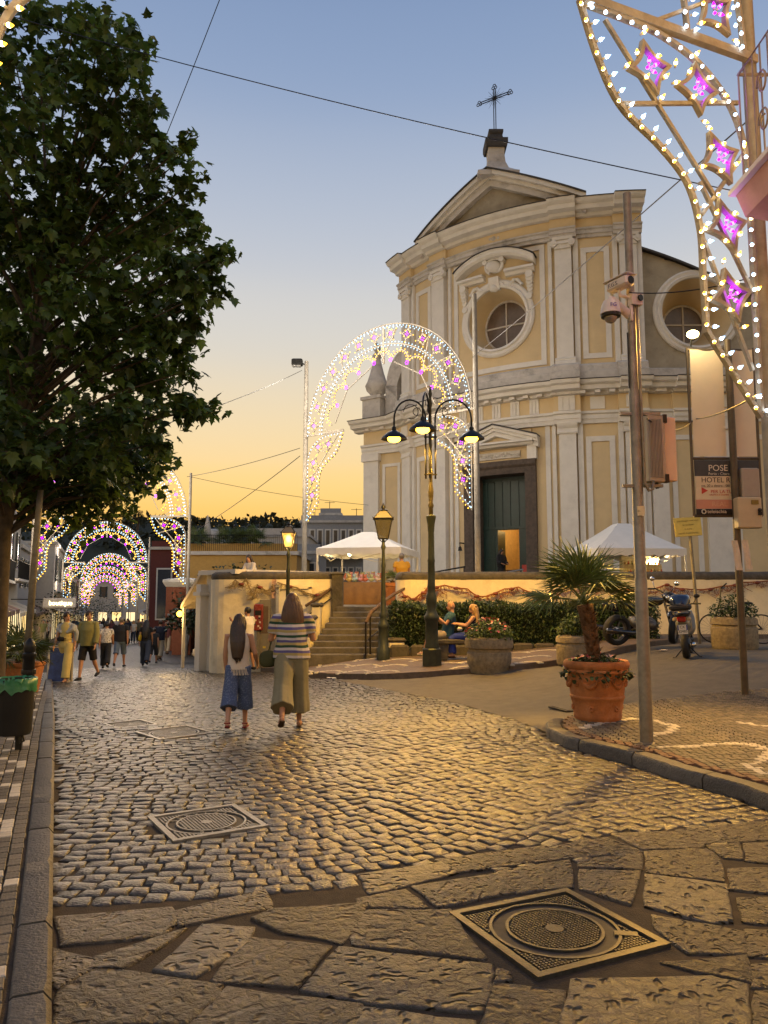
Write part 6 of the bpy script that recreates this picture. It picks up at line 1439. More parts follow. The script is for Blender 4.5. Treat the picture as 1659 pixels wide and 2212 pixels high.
# trinket stall under the second gazebo
tp = at(1400, 1236, 25.4); tz = empty('display_stand', (tp.x, tp.y, PZ), R_(4), 'brightly lit pale trinket display under the gazebo', 'display'); m_dsp = mat('pale_display_cloth', (.70, .60, .38), .8)
for k in range(4): mb = MB(); mb.box((0, .1 + k * .2, .4 + k * .14), (1.3, .2, .8 + k * .28)); mb.build('tier', m_dsp, tz)
for k in range(4):
    for i in range(11):
        q_ = Vector((tp.x, tp.y, PZ)) + Matrix.Rotation(R_(4), 3, 'Z') @ Vector((-.58 + i * .116, .08 + k * .2, .8 + k * .28)); mb = MB(); mb.lathe([(.026, 0), (.034, .05), (.02, .08), (.012, .11), (.016, .12)], n=8)
        tag(mb.build('trinket', mat('trinket_%d' % (i % 3), [(.6, .4, .15), (.5, .12, .06), (.2, .2, .12)][i % 3], .3, metal=.4), None, True, q_), '%s trinket on the %s tier of the lit display' % (('golden', 'reddish', 'dark')[i % 3], ('lowest', 'second', 'third', 'top')[k]), 'trinket', 'trinkets on the display')
# --- left pavement: bin, bollard, leaning pole, board
bn = ong(40, 1622, .07); bi = empty('litter_bin', (bn.x, bn.y, zg(bn.x, bn.y) + .07), R_(15), 'black perforated litter bin with a green bag on a short post', 'litter bin')
Yb = bn.y; rb = 38 * Yb / F * 1.0; zt2, zb2 = at(38, 1462, Yb).z - bi.location.z, at(38, 1578, Yb).z - bi.location.z
mb = MB(); mb.lathe([(rb * .86, zb2), (rb * .93, zb2 + .03), (rb * .97, zt2 - .02), (rb, zt2), (rb * .94, zt2), (rb * .92, zb2 + .05)], (-.02, -.2, 0), 26); autosmooth(mb.build('drum', mat('black_bin_metal', (.02, .019, .018), .5, metal=.3, bump=.1), bi), 40)
mb = MB(); n = 40; vs = []
for j, (r_, z_) in enumerate(((rb * .93, zt2 - .05), (rb * .99, zt2 + .015), (rb * 1.05, zt2 + .01), (rb * 1.05, zt2 - .05), (rb * 1.04, zt2 - .11))):
    for i in range(n): a = 2 * math.pi * i / n; w_ = .03 * mnoise.noise(Vector((i * .8, j * .6, 1))); vs.append((-.02 + (r_ + w_) * math.cos(a), -.2 + (r_ + w_) * math.sin(a), z_ + (.05 * mnoise.noise(Vector((i * .45, j, 2))) if j == 4 else .012 * mnoise.noise(Vector((i * .7, j, 5))))))
mb.add(vs, [(j * n + i, j * n + (i + 1) % n, j * n + n + (i + 1) % n, j * n + n + i) for j in range(4) for i in range(n)]); mb.build('bin_bag', mat('green_bin_bag', (.03, .16, .07), .35, var=.3, bump=.3, bscale=20), bi, True)
mb = MB(); mb.box((0, 0, zt2 / 2), (.06, .06, zt2)); mb.build('post', m_blk, bi); mb = MB()
for z_ in (zb2 + .1, zt2 - .15): mb.box((0, -.04, z_), (.05, .12, .03))
mb.build('bracket', m_blk, bi); mb = MB(); mb.tube([(.05, -.12, zb2 - .02), (.07, -.14, zb2 - .08), (.03, -.14, zb2 - .1), (.02, -.12, zb2 - .03)], .01, 6, closed=True); mb.build('catch', m_blk, bi)
bp2 = at(61, 1470, 11.2); bo = empty('bollard', (bp2.x, bp2.y, zg(bp2.x, bp2.y) + .07), 0, 'black iron bollard with a pointed ball top behind the litter bin', 'bollard'); ht = at(61, 1378, 11.2).z - bo.location.z
mb = MB(); mb.lathe([(.11, 0), (.11, .1), (.085, .15), (.075, ht * .7), (.095, ht * .73), (.095, ht * .78), (.07, ht * .8), (.085, ht * .87), (.07, ht * .94), (.015, ht)], n=18); autosmooth(mb.build('shaft', m_blk, bo), 45)
mb = MB(); mb.lathe([(.098, ht * .5), (.1, ht * .53), (.098, ht * .56)], n=18); mb.build('band', m_blk, bo)
a, b = at(52, 1460, 11.8), at(84, 1100, 12.2); lpole = tag(MB().tube([Vector((a.x, a.y, zg(a.x, a.y))), b, b + (b - a) * .12], [.055, .05, .045], 12).build('slanting_pole', m_galv, None, True), 'slanting galvanised pole beside the plane tree trunk', 'pole')
ab = at(130, 1450, 19.0); brd = empty('advertising_board', (ab.x, ab.y, zg(ab.x, ab.y) + .0), R_(6), 'white framed A-board with a blue poster on the pavement', 'signboard')
for s in (-1, 1):
    mb = MB(); Mx = Matrix.Rotation(R_(10 * s), 3, 'X'); mb.box((0, s * .12, .42), (.46, .015, .80), 0, Mx); mb.build('panel', mat('blue_poster', (.03, .06, .20), .5, var=.5, scale=5), brd)
    mb = MB()
    for c_, d_ in (((-.24, s * .13, .42), (.04, .03, .86)), ((.24, s * .13, .42), (.04, .03, .86)), ((0, s * .06, .85), (.5, .03, .04)), ((0, s * .2, .02), (.5, .03, .04))): mb.box(c_, d_, 0, Mx) if False else mb.box(c_, d_)
    mb.build('frame', m_wpl, brd)
# second bollard-like bin with a lid by the wall, and its neighbours
def ground_thing(u, v, dz=.11): p_ = ong(u, v, dz); return Vector((p_.x, p_.y, zg(p_.x, p_.y) + dz))
g = ground_thing(463, 1424); e = empty('bollard', g, 0, 'black pointed bollard at the kerb by the green bin', 'bollard'); mb = MB(); mb.lathe([(.07, 0), (.06, .1), (.05, .85), (.075, .9), (.05, .95), (.03, 1.02), (.05, 1.08), (.01, 1.16)], n=12); autosmooth(mb.build('shaft', m_blk, e), 45)
mb = MB(); mb.lathe([(.055, .5), (.062, .52), (.055, .54)], n=12); mb.build('band', m_blk, e)
g = ground_thing(470, 1415) + Vector((.1, .9, 0)); e = empty('litter_bin', g, 0, 'dark green round litter bin beside the terrace wall', 'litter bin'); m_gbin = mat('green_bin_metal', (.02, .05, .025), .5)
mb = MB(); mb.lathe([(.22, .15), (.26, .2), (.27, .8), (.29, .82), (.25, .83)], n=18); autosmooth(mb.build('drum', m_gbin, e), 45); mb = MB(); mb.lathe([(.3, .98), (.28, 1.05), (.1, 1.1)], n=18); mb.build('lid', m_blk, e); mb = MB(); mb.cyl((.0, 0, 0), (0, 0, 1.0), .03, 8); mb.build('post', m_blk, e)
# machine box and cabinet on the wall
g = at(558, 1380, 22.75); e = empty('vending_box', (g.x, g.y, zg(g.x, g.y) + .11), 0, 'red sticker-covered ticket machine on a post by the terrace wall', 'machine'); m_rmach = mat('red_machine_paint', (.22, .022, .015), .4, var=.25, stain=(.4, .3, .25), sstr=.5, sscale=9)
zt3, zb3 = at(558, 1305, 22.75).z - e.location.z, at(558, 1362, 22.75).z - e.location.z
mb = MB(); mb.rbox((0, 0, (zt3 + zb3) / 2), (.26, .22, zt3 - zb3), .02); mb.build('housing', m_rmach, e); mb = MB(); mb.box((0, .02, zb3 / 2), (.10, .1, zb3)); mb.build('post', m_galv, e)
mb = MB(); mb.box((0, -.115, zt3 - .25), (.18, .01, .14)); mb.build('display', m_blk, e)
for k in range(7): mb = MB(); mb.box((rnd.uniform(-.1, .1), -.114, zb3 + .08 + k * .055), (.05, .008, .05), 0); mb.build('sticker', [m_wpl, m_sgn, m_plast][k % 3], e)
g = at(570, 1380, 22.8); e = empty('meter_cabinet', (g.x, g.y, zg(g.x, g.y) + .11), 0, 'narrow grey metal cabinet next to the red ticket machine', 'cabinet'); zt4 = at(570, 1295, 22.8).z - e.location.z
mb = MB(); mb.rbox((.02, .06, zt4 / 2), (.32, .18, zt4), .01); mb.build('housing', mat('dull_grey_metal', (.22, .20, .16), .5, metal=.3, var=.2), e); mb = MB(); mb.box((.02, -.034, zt4 * .7), (.2, .01, zt4 * .4)); mb.build('window', m_pane, e); mb = MB(); mb.box((.02, -.034, zt4 * .3), (.08, .01, .06)); mb.build('yellow_label', mat('yellow_label', (.5, .4, .05), .6), e)
# vertical sign, door, nets on the tall wall
g = at(592, 1272, 22.9); mb = MB(); mb.box((0, 0, 0), (.13, .03, .56)); vsn = tag(mb.build('wall_sign', mat('red_white_sign', (.55, .35, .25), .7, var=.4, scale=7), None, loc=g), 'narrow upright red lettered sign on the cream terrace wall', 'sign')
g = at(635, 1300, 22.93); dz_ = zg(g.x, g.y) + .11; e = empty('wall_door', (g.x, g.y, dz_), 0, 'cream painted door with a frame in the terrace wall', 'door'); hd = at(635, 1272, 22.93).z - dz_
mb = MB(); mb.box((0, .0, hd / 2), (.86, .06, hd)); mb.build('leaf', m_wht, e)
for sx in (-.48, .48): mb = MB(); mb.box((sx, -.02, hd / 2), (.1, .12, hd + .1)); mb.build('frame', m_cream, e)
mb = MB(); mb.box((0, -.02, hd + .06), (1.08, .12, .12)); mb.build('frame', m_cream, e); mb = MB(); mb.ball((.34, -.06, 1.0), .03, 8, 6); mb.build('handle', m_metal_dk, e)
def net(name, pts, label, m, floats=6, wv=.12):
    e = empty(name, pts[0], 0, label, 'fishing net'); o = Vector(pts[0]); P = [Vector(p_) - o for p_ in pts]; Q = []
    for a_, b_ in zip(P, P[1:]):
        sg_ = rnd.uniform(.1, 1.3)
        for i in range(6): Q.append(a_.lerp(b_, i / 6) + Vector((0, 0, -wv * .35 * sg_ * math.sin(math.pi * i / 6))))
    Q.append(P[-1]); mb = MB(); mb.tube(Q, .022, 6); mb.build('head_rope', m, e, True)
    mb = MB()                                # hanging strands
    for i in range(len(Q) - 1):
        for k in range(4):
            q_ = Q[i].lerp(Q[i + 1], k / 4); L = wv * max(.1, mnoise.noise(Vector((i * .33, len(Q), 7))) + .45) * 2.0 * rnd.uniform(.6, 1)
            mb.tube([q_, q_ + Vector((rnd.uniform(-.12, .12), -.02, -L * .6)), q_ + Vector((rnd.uniform(-.2, .2), -.01, -L))], .007, 3)
    mb.build('mesh_strands', m, e, kind='stuff')
    for i in range(floats):
        q_ = Q[int((i + .5) * (len(Q) - 1) / floats)]; mb = MB(); mb.ball(q_ + Vector((0, -.04, -.02)), .06, 10, 7, (1.4, .8, .8)); mb.build('float', mat('red_float', (.16, .035, .015), .6, var=.3), e, True)
m_net1 = mat('pale_net_cord', (.26, .20, .11), .9, var=.3); m_net2 = mat('rust_net_cord', (.26, .09, .035), .9, var=.4)
net('fishing_net', [at(u, v, 22.86) for u, v in ((495, 1270), (508, 1252), (520, 1262), (532, 1250), (542, 1275), (548, 1288), (556, 1262), (565, 1268), (576, 1276), (590, 1262))], 'pale fishing net zigzagging over the tall terrace wall', m_net1, 2, .16)
net('fishing_net', [at(u, v, 22.86) for u, v in ((600, 1258), (640, 1268), (680, 1285), (712, 1272))], 'pale fishing net swagged over the wall door', m_net1, 2, .1)
net('fishing_net', [at(u, v, 21.98) for u, v in ((868, 1278), (880, 1287), (905, 1285), (925, 1268), (960, 1264), (1010, 1272), (1050, 1288), (1090, 1272), (1120, 1268), (1180, 1278))], 'rust brown fishing net with floats on the wall over the bench', m_net2, 9, .22)
net('fishing_net', [at(u, v, 21.95) for u, v in ((1190, 1276), (1250, 1264), (1300, 1262), (1380, 1270), (1440, 1262), (1480, 1272), (1560, 1266), (1600, 1258), (1670, 1254))], 'rust brown fishing net with floats on the wall behind the scooter', m_net2, 9, .25)
# --- wires across the sky
def wire(name, P, label, r=.008, sag=.0, parent=None):
    A_, B_ = Vector(P[0]), Vector(P[1]); n = 18; pts = [A_.lerp(B_, i / n) - Vector((0, 0, sag * 4 * (i / n) * (1 - i / n))) for i in range(n + 1)]
    return tag(MB().tube(pts, r, 5).build(name, m_blk, None), label, 'cable', 'cables across the sky')
wire('cable', (at(-160, -20, 9), at(1622, 420, 6.7)), 'long dark cable sagging across the sky in front of the cross', .0055, .12)
wire('cable', (at(478, -10, 14), at(360, 290, 16)), 'thin pale stay wire rising steeply above the plane tree', .009, .02)
wire('cable', (at(300, 935, 14), at(652, 800, 28.9)), 'thin stay wire from the tall arch to the top of the floodlight pole', .010, .1)
wire('cable', (at(404, 1030, 37), at(648, 968, 28.9)), 'thin stay wire reaching the side of the floodlight pole', .012, .1)
wire('cable', (at(420, 1148, 37.8), at(648, 985, 28.9)), 'dark cable running from the street pole up to the floodlight pole', .014, .1)
wire('cable', (at(412, 1030, 37.8), at(796, 1091, 38.6)), 'thin cable from the street pole towards the church corner', .011, .15)
wire('cable', (at(1020, 772, 24.5), at(1625, 252, 6.7)), 'taut dark cable slanting up across the church front', .008, .05)
wire('cable', (at(1360, 632, 7.8), at(1634, 596, 6.6)), 'pair of dark cables leaving the camera pole towards the balcony', .006, .06)
wire('cable', (at(1398, 905, 7.75), at(1500, 905, 11.3)), 'thick drooping cable between the cabinet and the banner frame', .009, .14)
wire('cable', (at(1500, 905, 11.3), at(1641, 850, 6.6)), 'thick drooping cable between the banner frame and the arch pole', .009, .05)
# ================================================================= houses down the street, hotel, hill
m_hw = [mat('house_white', (.50, .46, .40), .9, var=.12, bump=.15, stain=(.3, .27, .22), sstr=.5), mat('house_rose', (.42, .24, .20), .9, var=.12, bump=.15, stain=(.25, .15, .12), sstr=.5), mat('house_ochre', (.48, .29, .08), .9, var=.12, bump=.15, stain=(.3, .18, .06), sstr=.4), mat('house_red', (.13, .035, .028), .9, var=.15, bump=.15), mat('house_grey', (.30, .30, .30), .9, var=.12, bump=.15), mat('house_terracotta', (.26, .085, .04), .9, var=.15, bump=.15)]
m_shut = mat('dark_shutter', (.03, .04, .035), .6, var=.2); m_wpane = mat('evening_window', (.05, .055, .065), .12, var=.2)
E_SHOP = emit('shop_window_glow', (1, .66, .24), 1.7, True); E_SHOP2 = emit('shop_window_glow_pale', (1, .76, .40), 1.3, True)
m_awn = [mat('brown_awning', (.12, .06, .035), .85), mat('cream_awning', (.60, .50, .36), .85, var=.1), mat('grey_awning', (.26, .25, .24), .85)]
def house(name, label, A_, B_, deep, h, wall, floors=2, cols=3, shop=True, z0=None, awning=None, balcony=False, group='houses along the street', shutters=True, roofm=None, lit=.0):
    A_, B_ = Vector((A_[0], A_[1], 0)), Vector((B_[0], B_[1], 0)); d = B_ - A_; W_ = d.length; rz = math.atan2(d.y, d.x)   # local +y runs into the house when the street is at -y
    z0 = min(zg(A_.x, A_.y), zg(B_.x, B_.y)) if z0 is None else z0
    e = empty(name, (A_.x, A_.y, z0), rz, label, 'house', group)
    mb = MB(); mb.box((W_ / 2, deep / 2, h / 2 - .25), (W_, deep, h + .5)); mb.build('wall', wall, e)
    mb = MB(); mb.box((W_ / 2, deep / 2 - .05, h + .06), (W_ + .25, deep + .25, .22)); rf = mb.build('roof', roofm or m_wht_d, e)
    mb = MB(); mb.box((W_ / 2, .3, h + .4), (W_, .2, .5)); mb.build('parapet', wall, rf)
    fh = h / floors
    for f in range(floors):
        for c in range(cols):
            x = W_ * (c + .5) / cols; zc_ = f * fh
            if f == 0 and shop:
                w_ = W_ / cols * .66; mb = MB(); mb.box((x, -.02, 1.25), (w_, .06, 2.3)); sw_ = mb.build('shop_front', E_SHOP if c % 2 else E_SHOP2, e)
                for sx in (-1, 0, 1): mb = MB(); mb.box((x + sx * w_ / 2, -.06, 1.25), (.08, .06, 2.4)); mb.build('mullion', m_shut, sw_)
                mb = MB(); mb.box((x, -.06, 2.45), (w_ + .1, .08, .1)); mb.build('lintel', m_shut, sw_)
                if awning is not None:
                    mb = MB(); mb.add([(x - w_ * .7, -.02, 2.75), (x + w_ * .7, -.02, 2.75), (x + w_ * .7, -1.1, 2.3), (x - w_ * .7, -1.1, 2.3), (x - w_ * .7, -1.1, 2.12), (x + w_ * .7, -1.1, 2.12)], [(0, 1, 2, 3), (3, 2, 5, 4)]); mb.build('awning', awning, e)
            else:
                ww, wh_ = min(1.0, W_ / cols * .45), fh * .52
                mb = MB(); mb.box((x, -.01, zc_ + fh * .52), (ww + .24, .08, wh_ + .24)); wn = mb.build('window', m_wht, e)
                mb = MB(); mb.box((x, -.045, zc_ + fh * .52), (ww, .06, wh_)); mb.build('pane', E_SHOP2 if rnd.random() < lit else m_wpane, wn)
                if shutters:
                    for s in (-1, 1): mb = MB(); mb.box((x + s * ww * .72, -.09, zc_ + fh * .52), (ww * .4, .04, wh_ + .1)); mb.build('shutter', m_shut, wn)
        if balcony and f > 0:
            bz = f * fh + .15; bb = MB(); bb.box((W_ / 2, -.45, bz), (W_ * .8, .9, .12)); bo_ = bb.build('balcony', m_wht, e)
            mb = MB(); mb.tube([(W_ * .1, -.02, bz + .95), (W_ * .1, -.85, bz + .95), (W_ * .9, -.85, bz + .95), (W_ * .9, -.02, bz + .95)], .025, 5); mb.build('rail', m_blk, bo_)
            k = int(W_ * .8 / .22); mb = MB()
            for i in range(k + 1): x = W_ * .1 + W_ * .8 * i / k; mb.tube([(x, -.85, bz + .06), (x, -.85, bz + .95)], .012, 4)
            mb.build('balusters', m_blk, bo_, kind='stuff')
    return e
def facade_pt(y, side, off):                 # a point off metres from the kerb on one side of the street
    pl_ = LK if side < 0 else RIGHT; P_ = resample(pl_, 400); q_ = min(P_, key=lambda p_: abs(p_.y - y)); return Vector((q_.x + side * off, q_.y, 0))
ROWL = [(27, 37, 6.8, 1, 2, 3, 'rose house with balcony and brown awnings beside the plane tree', 0, True), (37.2, 47, 7.6, 0, 2, 3, 'white house with dark shutters after the rose one', 1, True), (47.2, 60, 6.4, 4, 2, 4, 'grey shop house behind the second light arch', 0, False), (60.2, 76, 7.8, 0, 2, 4, 'tall white house halfway down the tree side of the street', 1, True), (76.3, 96, 6.5, 2, 2, 4, 'ochre house far down the tree side of the street', 0, False), (96.5, 125, 7.5, 0, 2, 5, 'pale house near the street end, tree side', 1, True), (125.5, 165, 8, 1, 2, 5, 'rose house closing the tree side of the street', 2, False)]
for y0, y1, h, wi_, fl_, cl_, lb, aw, bal in ROWL:
    a, b = facade_pt(y0, -1, 3.0 if y0 < 60 else 1.6), facade_pt(y1, -1, 3.0 if y1 < 61 else 1.6); house('street_house', lb, a, b, 8, h, m_hw[wi_], fl_, cl_, True, None, m_awn[aw], bal, lit=.25)
# church side: from the far end back towards the terrace (street on their -y side after turning)
ROWR = [(150, 118, 7, 0, 5, 'pale house near the street end, church side', 1), (117.5, 92, 6.2, 2, 4, 'ochre shop house far down the church side of the street', 0), (91.5, 72, 6.8, 0, 4, 'white shop house halfway down the church side', 1), (71.5, 58, 5.6, 3, 3, 'dark red house with lit shops behind the second arch', 2), (57.5, 46, 4.6, 5, 2, 'terracotta gate house with white cornices beside the kiosk', 1)]
for y0, y1, h, wi_, cl_, lb, aw in ROWR:
    a, b = facade_pt(y0, 1, 2.2), facade_pt(y1, 1, 2.2); house('street_house', lb, a, b, 7, h, m_hw[wi_], 2, cl_, True, None, m_awn[aw], False, lit=.2)
# house across the end of the street
a, b = at(150, 1250, 185), at(330, 1250, 185); house('street_house', 'wide pale house closing the view at the end of the street', (a.x, a.y), (b.x, b.y), 10, 9.5, m_hw[0], 2, 6, True, -4.6, None, False, lit=.2)
# terracotta gate pillars by the pavement
for u, Y, lb in ((378, 44, 'terracotta gate pillar with white moulded cap, nearer the arch'), (396, 40, 'terracotta gate pillar with white moulded cap, beside the kiosk')):
    p_ = at(u, 1400, Y); z_ = zg(p_.x, p_.y); H_ = at(u, 1262, Y).z - z_; e = empty('gate_pillar', (p_.x, p_.y, z_), 0, lb, 'pillar', 'terracotta gate pillars')
    mb = MB(); mb.rbox((0, 0, H_ / 2), (.95, .95, H_), .03); mb.build('shaft', m_hw[5], e); mb = MB(); mb.lathe([(.7, H_ - .15), (.82, H_), (.9, H_ + .12), (.9, H_ + .25), (.5, H_ + .32)], sq=4); mb.build('cap', m_wht, e)
# kiosk with a sloping roof against the terrace wall
kz = zg(-6, 26) + .1; a, b = at(437, 1400, 24.6), at(494, 1400, 23.5); kk = empty('kiosk', (a.x, a.y, kz), math.atan2(b.y - a.y, b.x - a.x), 'small white kiosk with a sloping lit awning roof against the terrace wall', 'kiosk'); Wk = (b - a).length
zt_ = at(470, 1243, 25.2).z - kz
mb = MB(); mb.box((Wk / 2 + .2, 1.6, zt_ / 2), (Wk + .4, 3.0, zt_)); mb.build('wall', m_wht, kk); mb = MB(); mb.box((Wk / 2 + .2, 1.5, zt_ + .06), (Wk + .6, 3.3, .14)); mb.build('cornice', m_wht, kk)
mb = MB(); mb.box((-.05, -.02, zt_ * .45), (.28, .28, zt_ * .9)); mb.build('pilaster', m_wht, kk); mb = MB(); mb.box((-.05, -.02, zt_ * .8), (.42, .42, .12)); mb.build('capital', m_wht, kk)
mb = MB(); mb.add([(-.0, -.1, zt_ + .15), (.0, 3.0, zt_ + .15), (-1.25, 3.0, zt_ - .95), (-1.25, -.1, zt_ - .95), (-.0, -.1, zt_ + .02), (.0, 3.0, zt_ + .02), (-1.25, 3.0, zt_ - 1.08), (-1.25, -.1, zt_ - 1.08)], [(0, 1, 2, 3), (7, 6, 5, 4), (0, 3, 7, 4), (3, 2, 6, 7), (1, 0, 4, 5), (2, 1, 5, 6)]); mb.build('awning_roof', m_awn[1], kk)
mb = MB(); mb.box((-1.2, 0, (zt_ - 1.05) / 2), (.08, .08, zt_ - 1.05)); mb.build('post', m_wpl, kk); mb = MB(); mb.box((-.24, 1.3, 1.2), (.05, 1.6, 1.6)); mb.build('shop_front', E_SHOP, kk)
mb = MB(); mb.ball((-1.3, -.1, zt_ - 1.25), .1, 10, 7); mb.build('lamp_glass', E_LAMP, kk, True); point_light('lamp_light', (-1.35, -.35, zt_ - 1.25), 60, (1, .62, .2), .1, kk)
# yellow house with roof terrace
Yy = 46; a, b = at(385, 1300, Yy), at(640, 1300, Yy); zr = at(500, 1197, Yy).z; z0_ = -1.6
yh = house('terrace_house', 'ochre house with a roof terrace of pots and lanterns behind the kiosk', (a.x, a.y), (b.x, b.y), 9, zr - z0_, m_hw[2], 1, 2, False, z0_, None, False, None, False)
mb = MB(); Wy = (b - a).length; nb = 60
for i in range(nb + 1): mb.tube([(Wy * i / nb, .1, zr - z0_ + .2), (Wy * i / nb, .1, zr - z0_ + 1.15)], .012, 4)
mb.build('balusters', m_blk, yh, kind='stuff'); mb = MB(); mb.tube([(0, .1, zr - z0_ + 1.15), (Wy, .1, zr - z0_ + 1.15)], .022, 5); mb.build('rail', m_blk, yh)
mb = MB(); n = 12; vs = [(Wy * .82 + .5 * math.cos(math.pi * i / n), -.03, zr - z0_ - 1.75 + .55 * math.sin(math.pi * i / n)) for i in range(n + 1)] + [(Wy * .82 - .5, -.03, zr - z0_ - 2.6), (Wy * .82 + .5, -.03, zr - z0_ - 2.6)]
mb.add(vs, [tuple(range(n + 1)) + (n + 1, n + 2)]); mb.build('niche', m_hw[4], yh)
mb = MB(); mb.box((Wy * .35, -.05, zr - z0_ - 1.9), (1.9, .1, 1.6)); dn = mb.build('doorway', m_wht, yh); mb = MB(); mb.box((Wy * .35, -.12, zr - z0_ - 2.0), (1.5, .1, 1.4)); mb.build('pane', m_wpane, dn)
for u, lb in ((474, 'small post lantern on the roof terrace beside the water tank'), (508, 'small post lantern on the roof terrace between two palms'), (538, 'small post lantern on the roof terrace close to the white block')):
    p_ = at(u, 1190, 47.0); e = empty('terrace_lantern', (p_.x, p_.y, zr + .17), 0, lb, 'lantern', 'post lanterns on the roof terrace'); mb = MB(); mb.cyl((0, 0, 0), (0, 0, 1.35), .035, 6); mb.build('post', m_blk, e); mb = MB(); mb.lathe([(.08, 1.35), (.14, 1.6), (.15, 1.62), (.02, 1.75)], n=6); mb.build('lantern_head', m_blk, e)
p_ = at(447, 1190, 48); e = empty('closed_parasol', (p_.x, p_.y, zr + .17), 0, 'closed pale parasol on the roof terrace', 'parasol'); mb = MB(); mb.lathe([(.04, 0), (.04, .7), (.28, .75), (.2, 1.6), (.08, 2.2), (.02, 2.4)], n=10); mb.build('canopy', m_hw[0], e, True); mb = MB(); mb.lathe([(.25, 0), (.22, .1), (.04, .12)], n=10); mb.build('base', m_hw[4], e)
p_ = at(462, 1190, 50); e = empty('water_tank', (p_.x, p_.y, zr + .17), 0, 'white horizontal water tank on the roof terrace', 'tank'); mb = MB(); mb.cyl((-.5, 0, 1.2), (.5, 0, 1.2), .5, 16); mb.build('drum', m_hw[0], e, True); mb = MB(); mb.box((-.3, 0, .4), (.1, .6, .8)); mb.box((.3, 0, .4), (.1, .6, .8)); mb.build('stand', m_hw[4], e)
# grey blocks and the hotel
def block(name, label, u0, u1, vt, Y, deep, wall, z0_, floors, cols, **k):
    a, b = at(u0, 1300, Y), at(u1, 1300, Y); return house(name, label, (a.x, a.y), (b.x, b.y), deep, at(u0, vt, Y).z - z0_, wall, floors, cols, False, z0_, None, k.get('bal', False), 'hotel buildings below the hill', False)
block('apartment_block', 'low white block behind the roof terrace', 540, 665, 1158, 62, 8, m_hw[0], -2, 2, 3)
hotel = block('hotel_block', 'long grey hotel with rows of balcony windows left of the church', 648, 800, 1128, 70, 12, m_hw[4], -2, 3, 9, bal=True)
block('apartment_block', 'square grey stair tower on the hotel roof', 690, 735, 1112, 74, 6, m_hw[4], 4, 2, 1)
block('apartment_block', 'dark red block behind the tall arch leg', 322, 385, 1186, 60, 8, m_hw[3], -2, 1, 1)
block('apartment_block', 'plain grey block between hotel and yellow house', 600, 690, 1195, 54, 6, m_hw[4], -2, 2, 2)
for u, v, Y, lb in ((712, 1112, 75, 'thin television aerial on the hotel stair tower'), (680, 1128, 72, 'thin television aerial on the hotel roof beside the stair tower'), (770, 1128, 72, 'thin television aerial on the hotel roof next to the church'), (560, 1158, 63, 'thin television aerial on the low white block')):
    p_ = at(u, v, Y); e = empty('roof_aerial', p_, 0, lb, 'aerial', 'roof aerials'); mb = MB(); mb.tube([(0, 0, -.1), (0, 0, 1.3)], .03, 4); mb.build('mast', m_blk, e); mb = MB(); mb.tube([(-.5, 0, 1.2), (.5, 0, 1.2)], .02, 4); mb.build('boom', m_blk, e)
# hanging shop sign
p_ = at(128, 1303, 40); e = empty('shop_sign', p_, 0, 'lit white rounded shop sign projecting from the houses', 'sign'); mb = MB(); mb.rbox((0, 0, 0), (1.7, .15, .55), .06); mb.build('panel', mat('sign_white', (.6, .55, .48), .5), e); text('lettering', 'boutique', .34, emit('sign_letter_glow', (1, .85, .5), 4), e, (.1, -.09, 0), (R_(90), 0, 0), .005, 'CENTER'); mb = MB(); mb.tube([(-.85, 0, .2), (-2.6, .2, .2)], .03, 5); mb.build('bracket', m_blk, e)
# hill
mb = MB(); nx, ny = 70, 14; vs = []
RID = [(-400, 1150), (0, 1150), (150, 1140), (270, 1129), (300, 1127), (350, 1129), (400, 1131), (450, 1134), (500, 1138), (530, 1132), (560, 1127), (600, 1131), (650, 1136), (720, 1142), (800, 1150), (1000, 1165), (1700, 1170), (2200, 1175)]
def ridge(u):
    for (a_, va), (b_, vb) in zip(RID, RID[1:]):
        if a_ <= u <= b_: return va + (vb - va) * (u - a_) / (b_ - a_)
    return 1160
RIDGE = []
for j in range(ny):
    f = j / (ny - 1)
    for i in range(nx):
        u = -400 + 2600 * i / (nx - 1); Y = 200 + f * 120; t = at(u, ridge(u), 300); zt_ = t.z * math.sin(min(1, f * 1.25) * math.pi / 2) ** 1.0 + (-5) * (1 - f)
        q_ = at(u, 1200, Y); vs.append((q_.x, q_.y, zt_ + 2.0 * mnoise.noise(Vector((q_.x * .03, q_.y * .03, 0)))))
mb.add(vs, [(j * nx + i, j * nx + i + 1, (j + 1) * nx + i + 1, (j + 1) * nx + i) for j in range(ny - 1) for i in range(nx - 1)])
m_hill = mat('hill_scrub', (.022, .026, .012), .95, var=.4, scale=.08, bump=.5, bscale=.5); hill = mb.build('hill', m_hill, None, True, kind='structure')
mb = MB()
for k in range(5200):
    i = rnd.randrange(nx - 1); j = rnd.randrange(5, ny); p_ = Vector(vs[j * nx + i]).lerp(Vector(vs[j * nx + i + 1]), rnd.random()); s_ = rnd.uniform(.6, 2.0)
    for q in range(2):
        c_ = p_ + Vector((rnd.gauss(0, 1.6), rnd.gauss(0, 1.5), rnd.uniform(0, 2.6))); d1 = Vector((rnd.gauss(0, 1), rnd.gauss(0, 1), rnd.gauss(0, 1))).normalized() * s_; d2 = Vector((rnd.gauss(0, 1), rnd.gauss(0, 1), rnd.gauss(0, 1))).normalized() * s_
        mb.add([c_, c_ + d1, c_ + d1 + d2, c_ + d2], [(0, 1, 2, 3)])
mb.build('wood', mat('far_wood', (.025, .03, .014), .95, var=.5, scale=.3), kind='stuff')
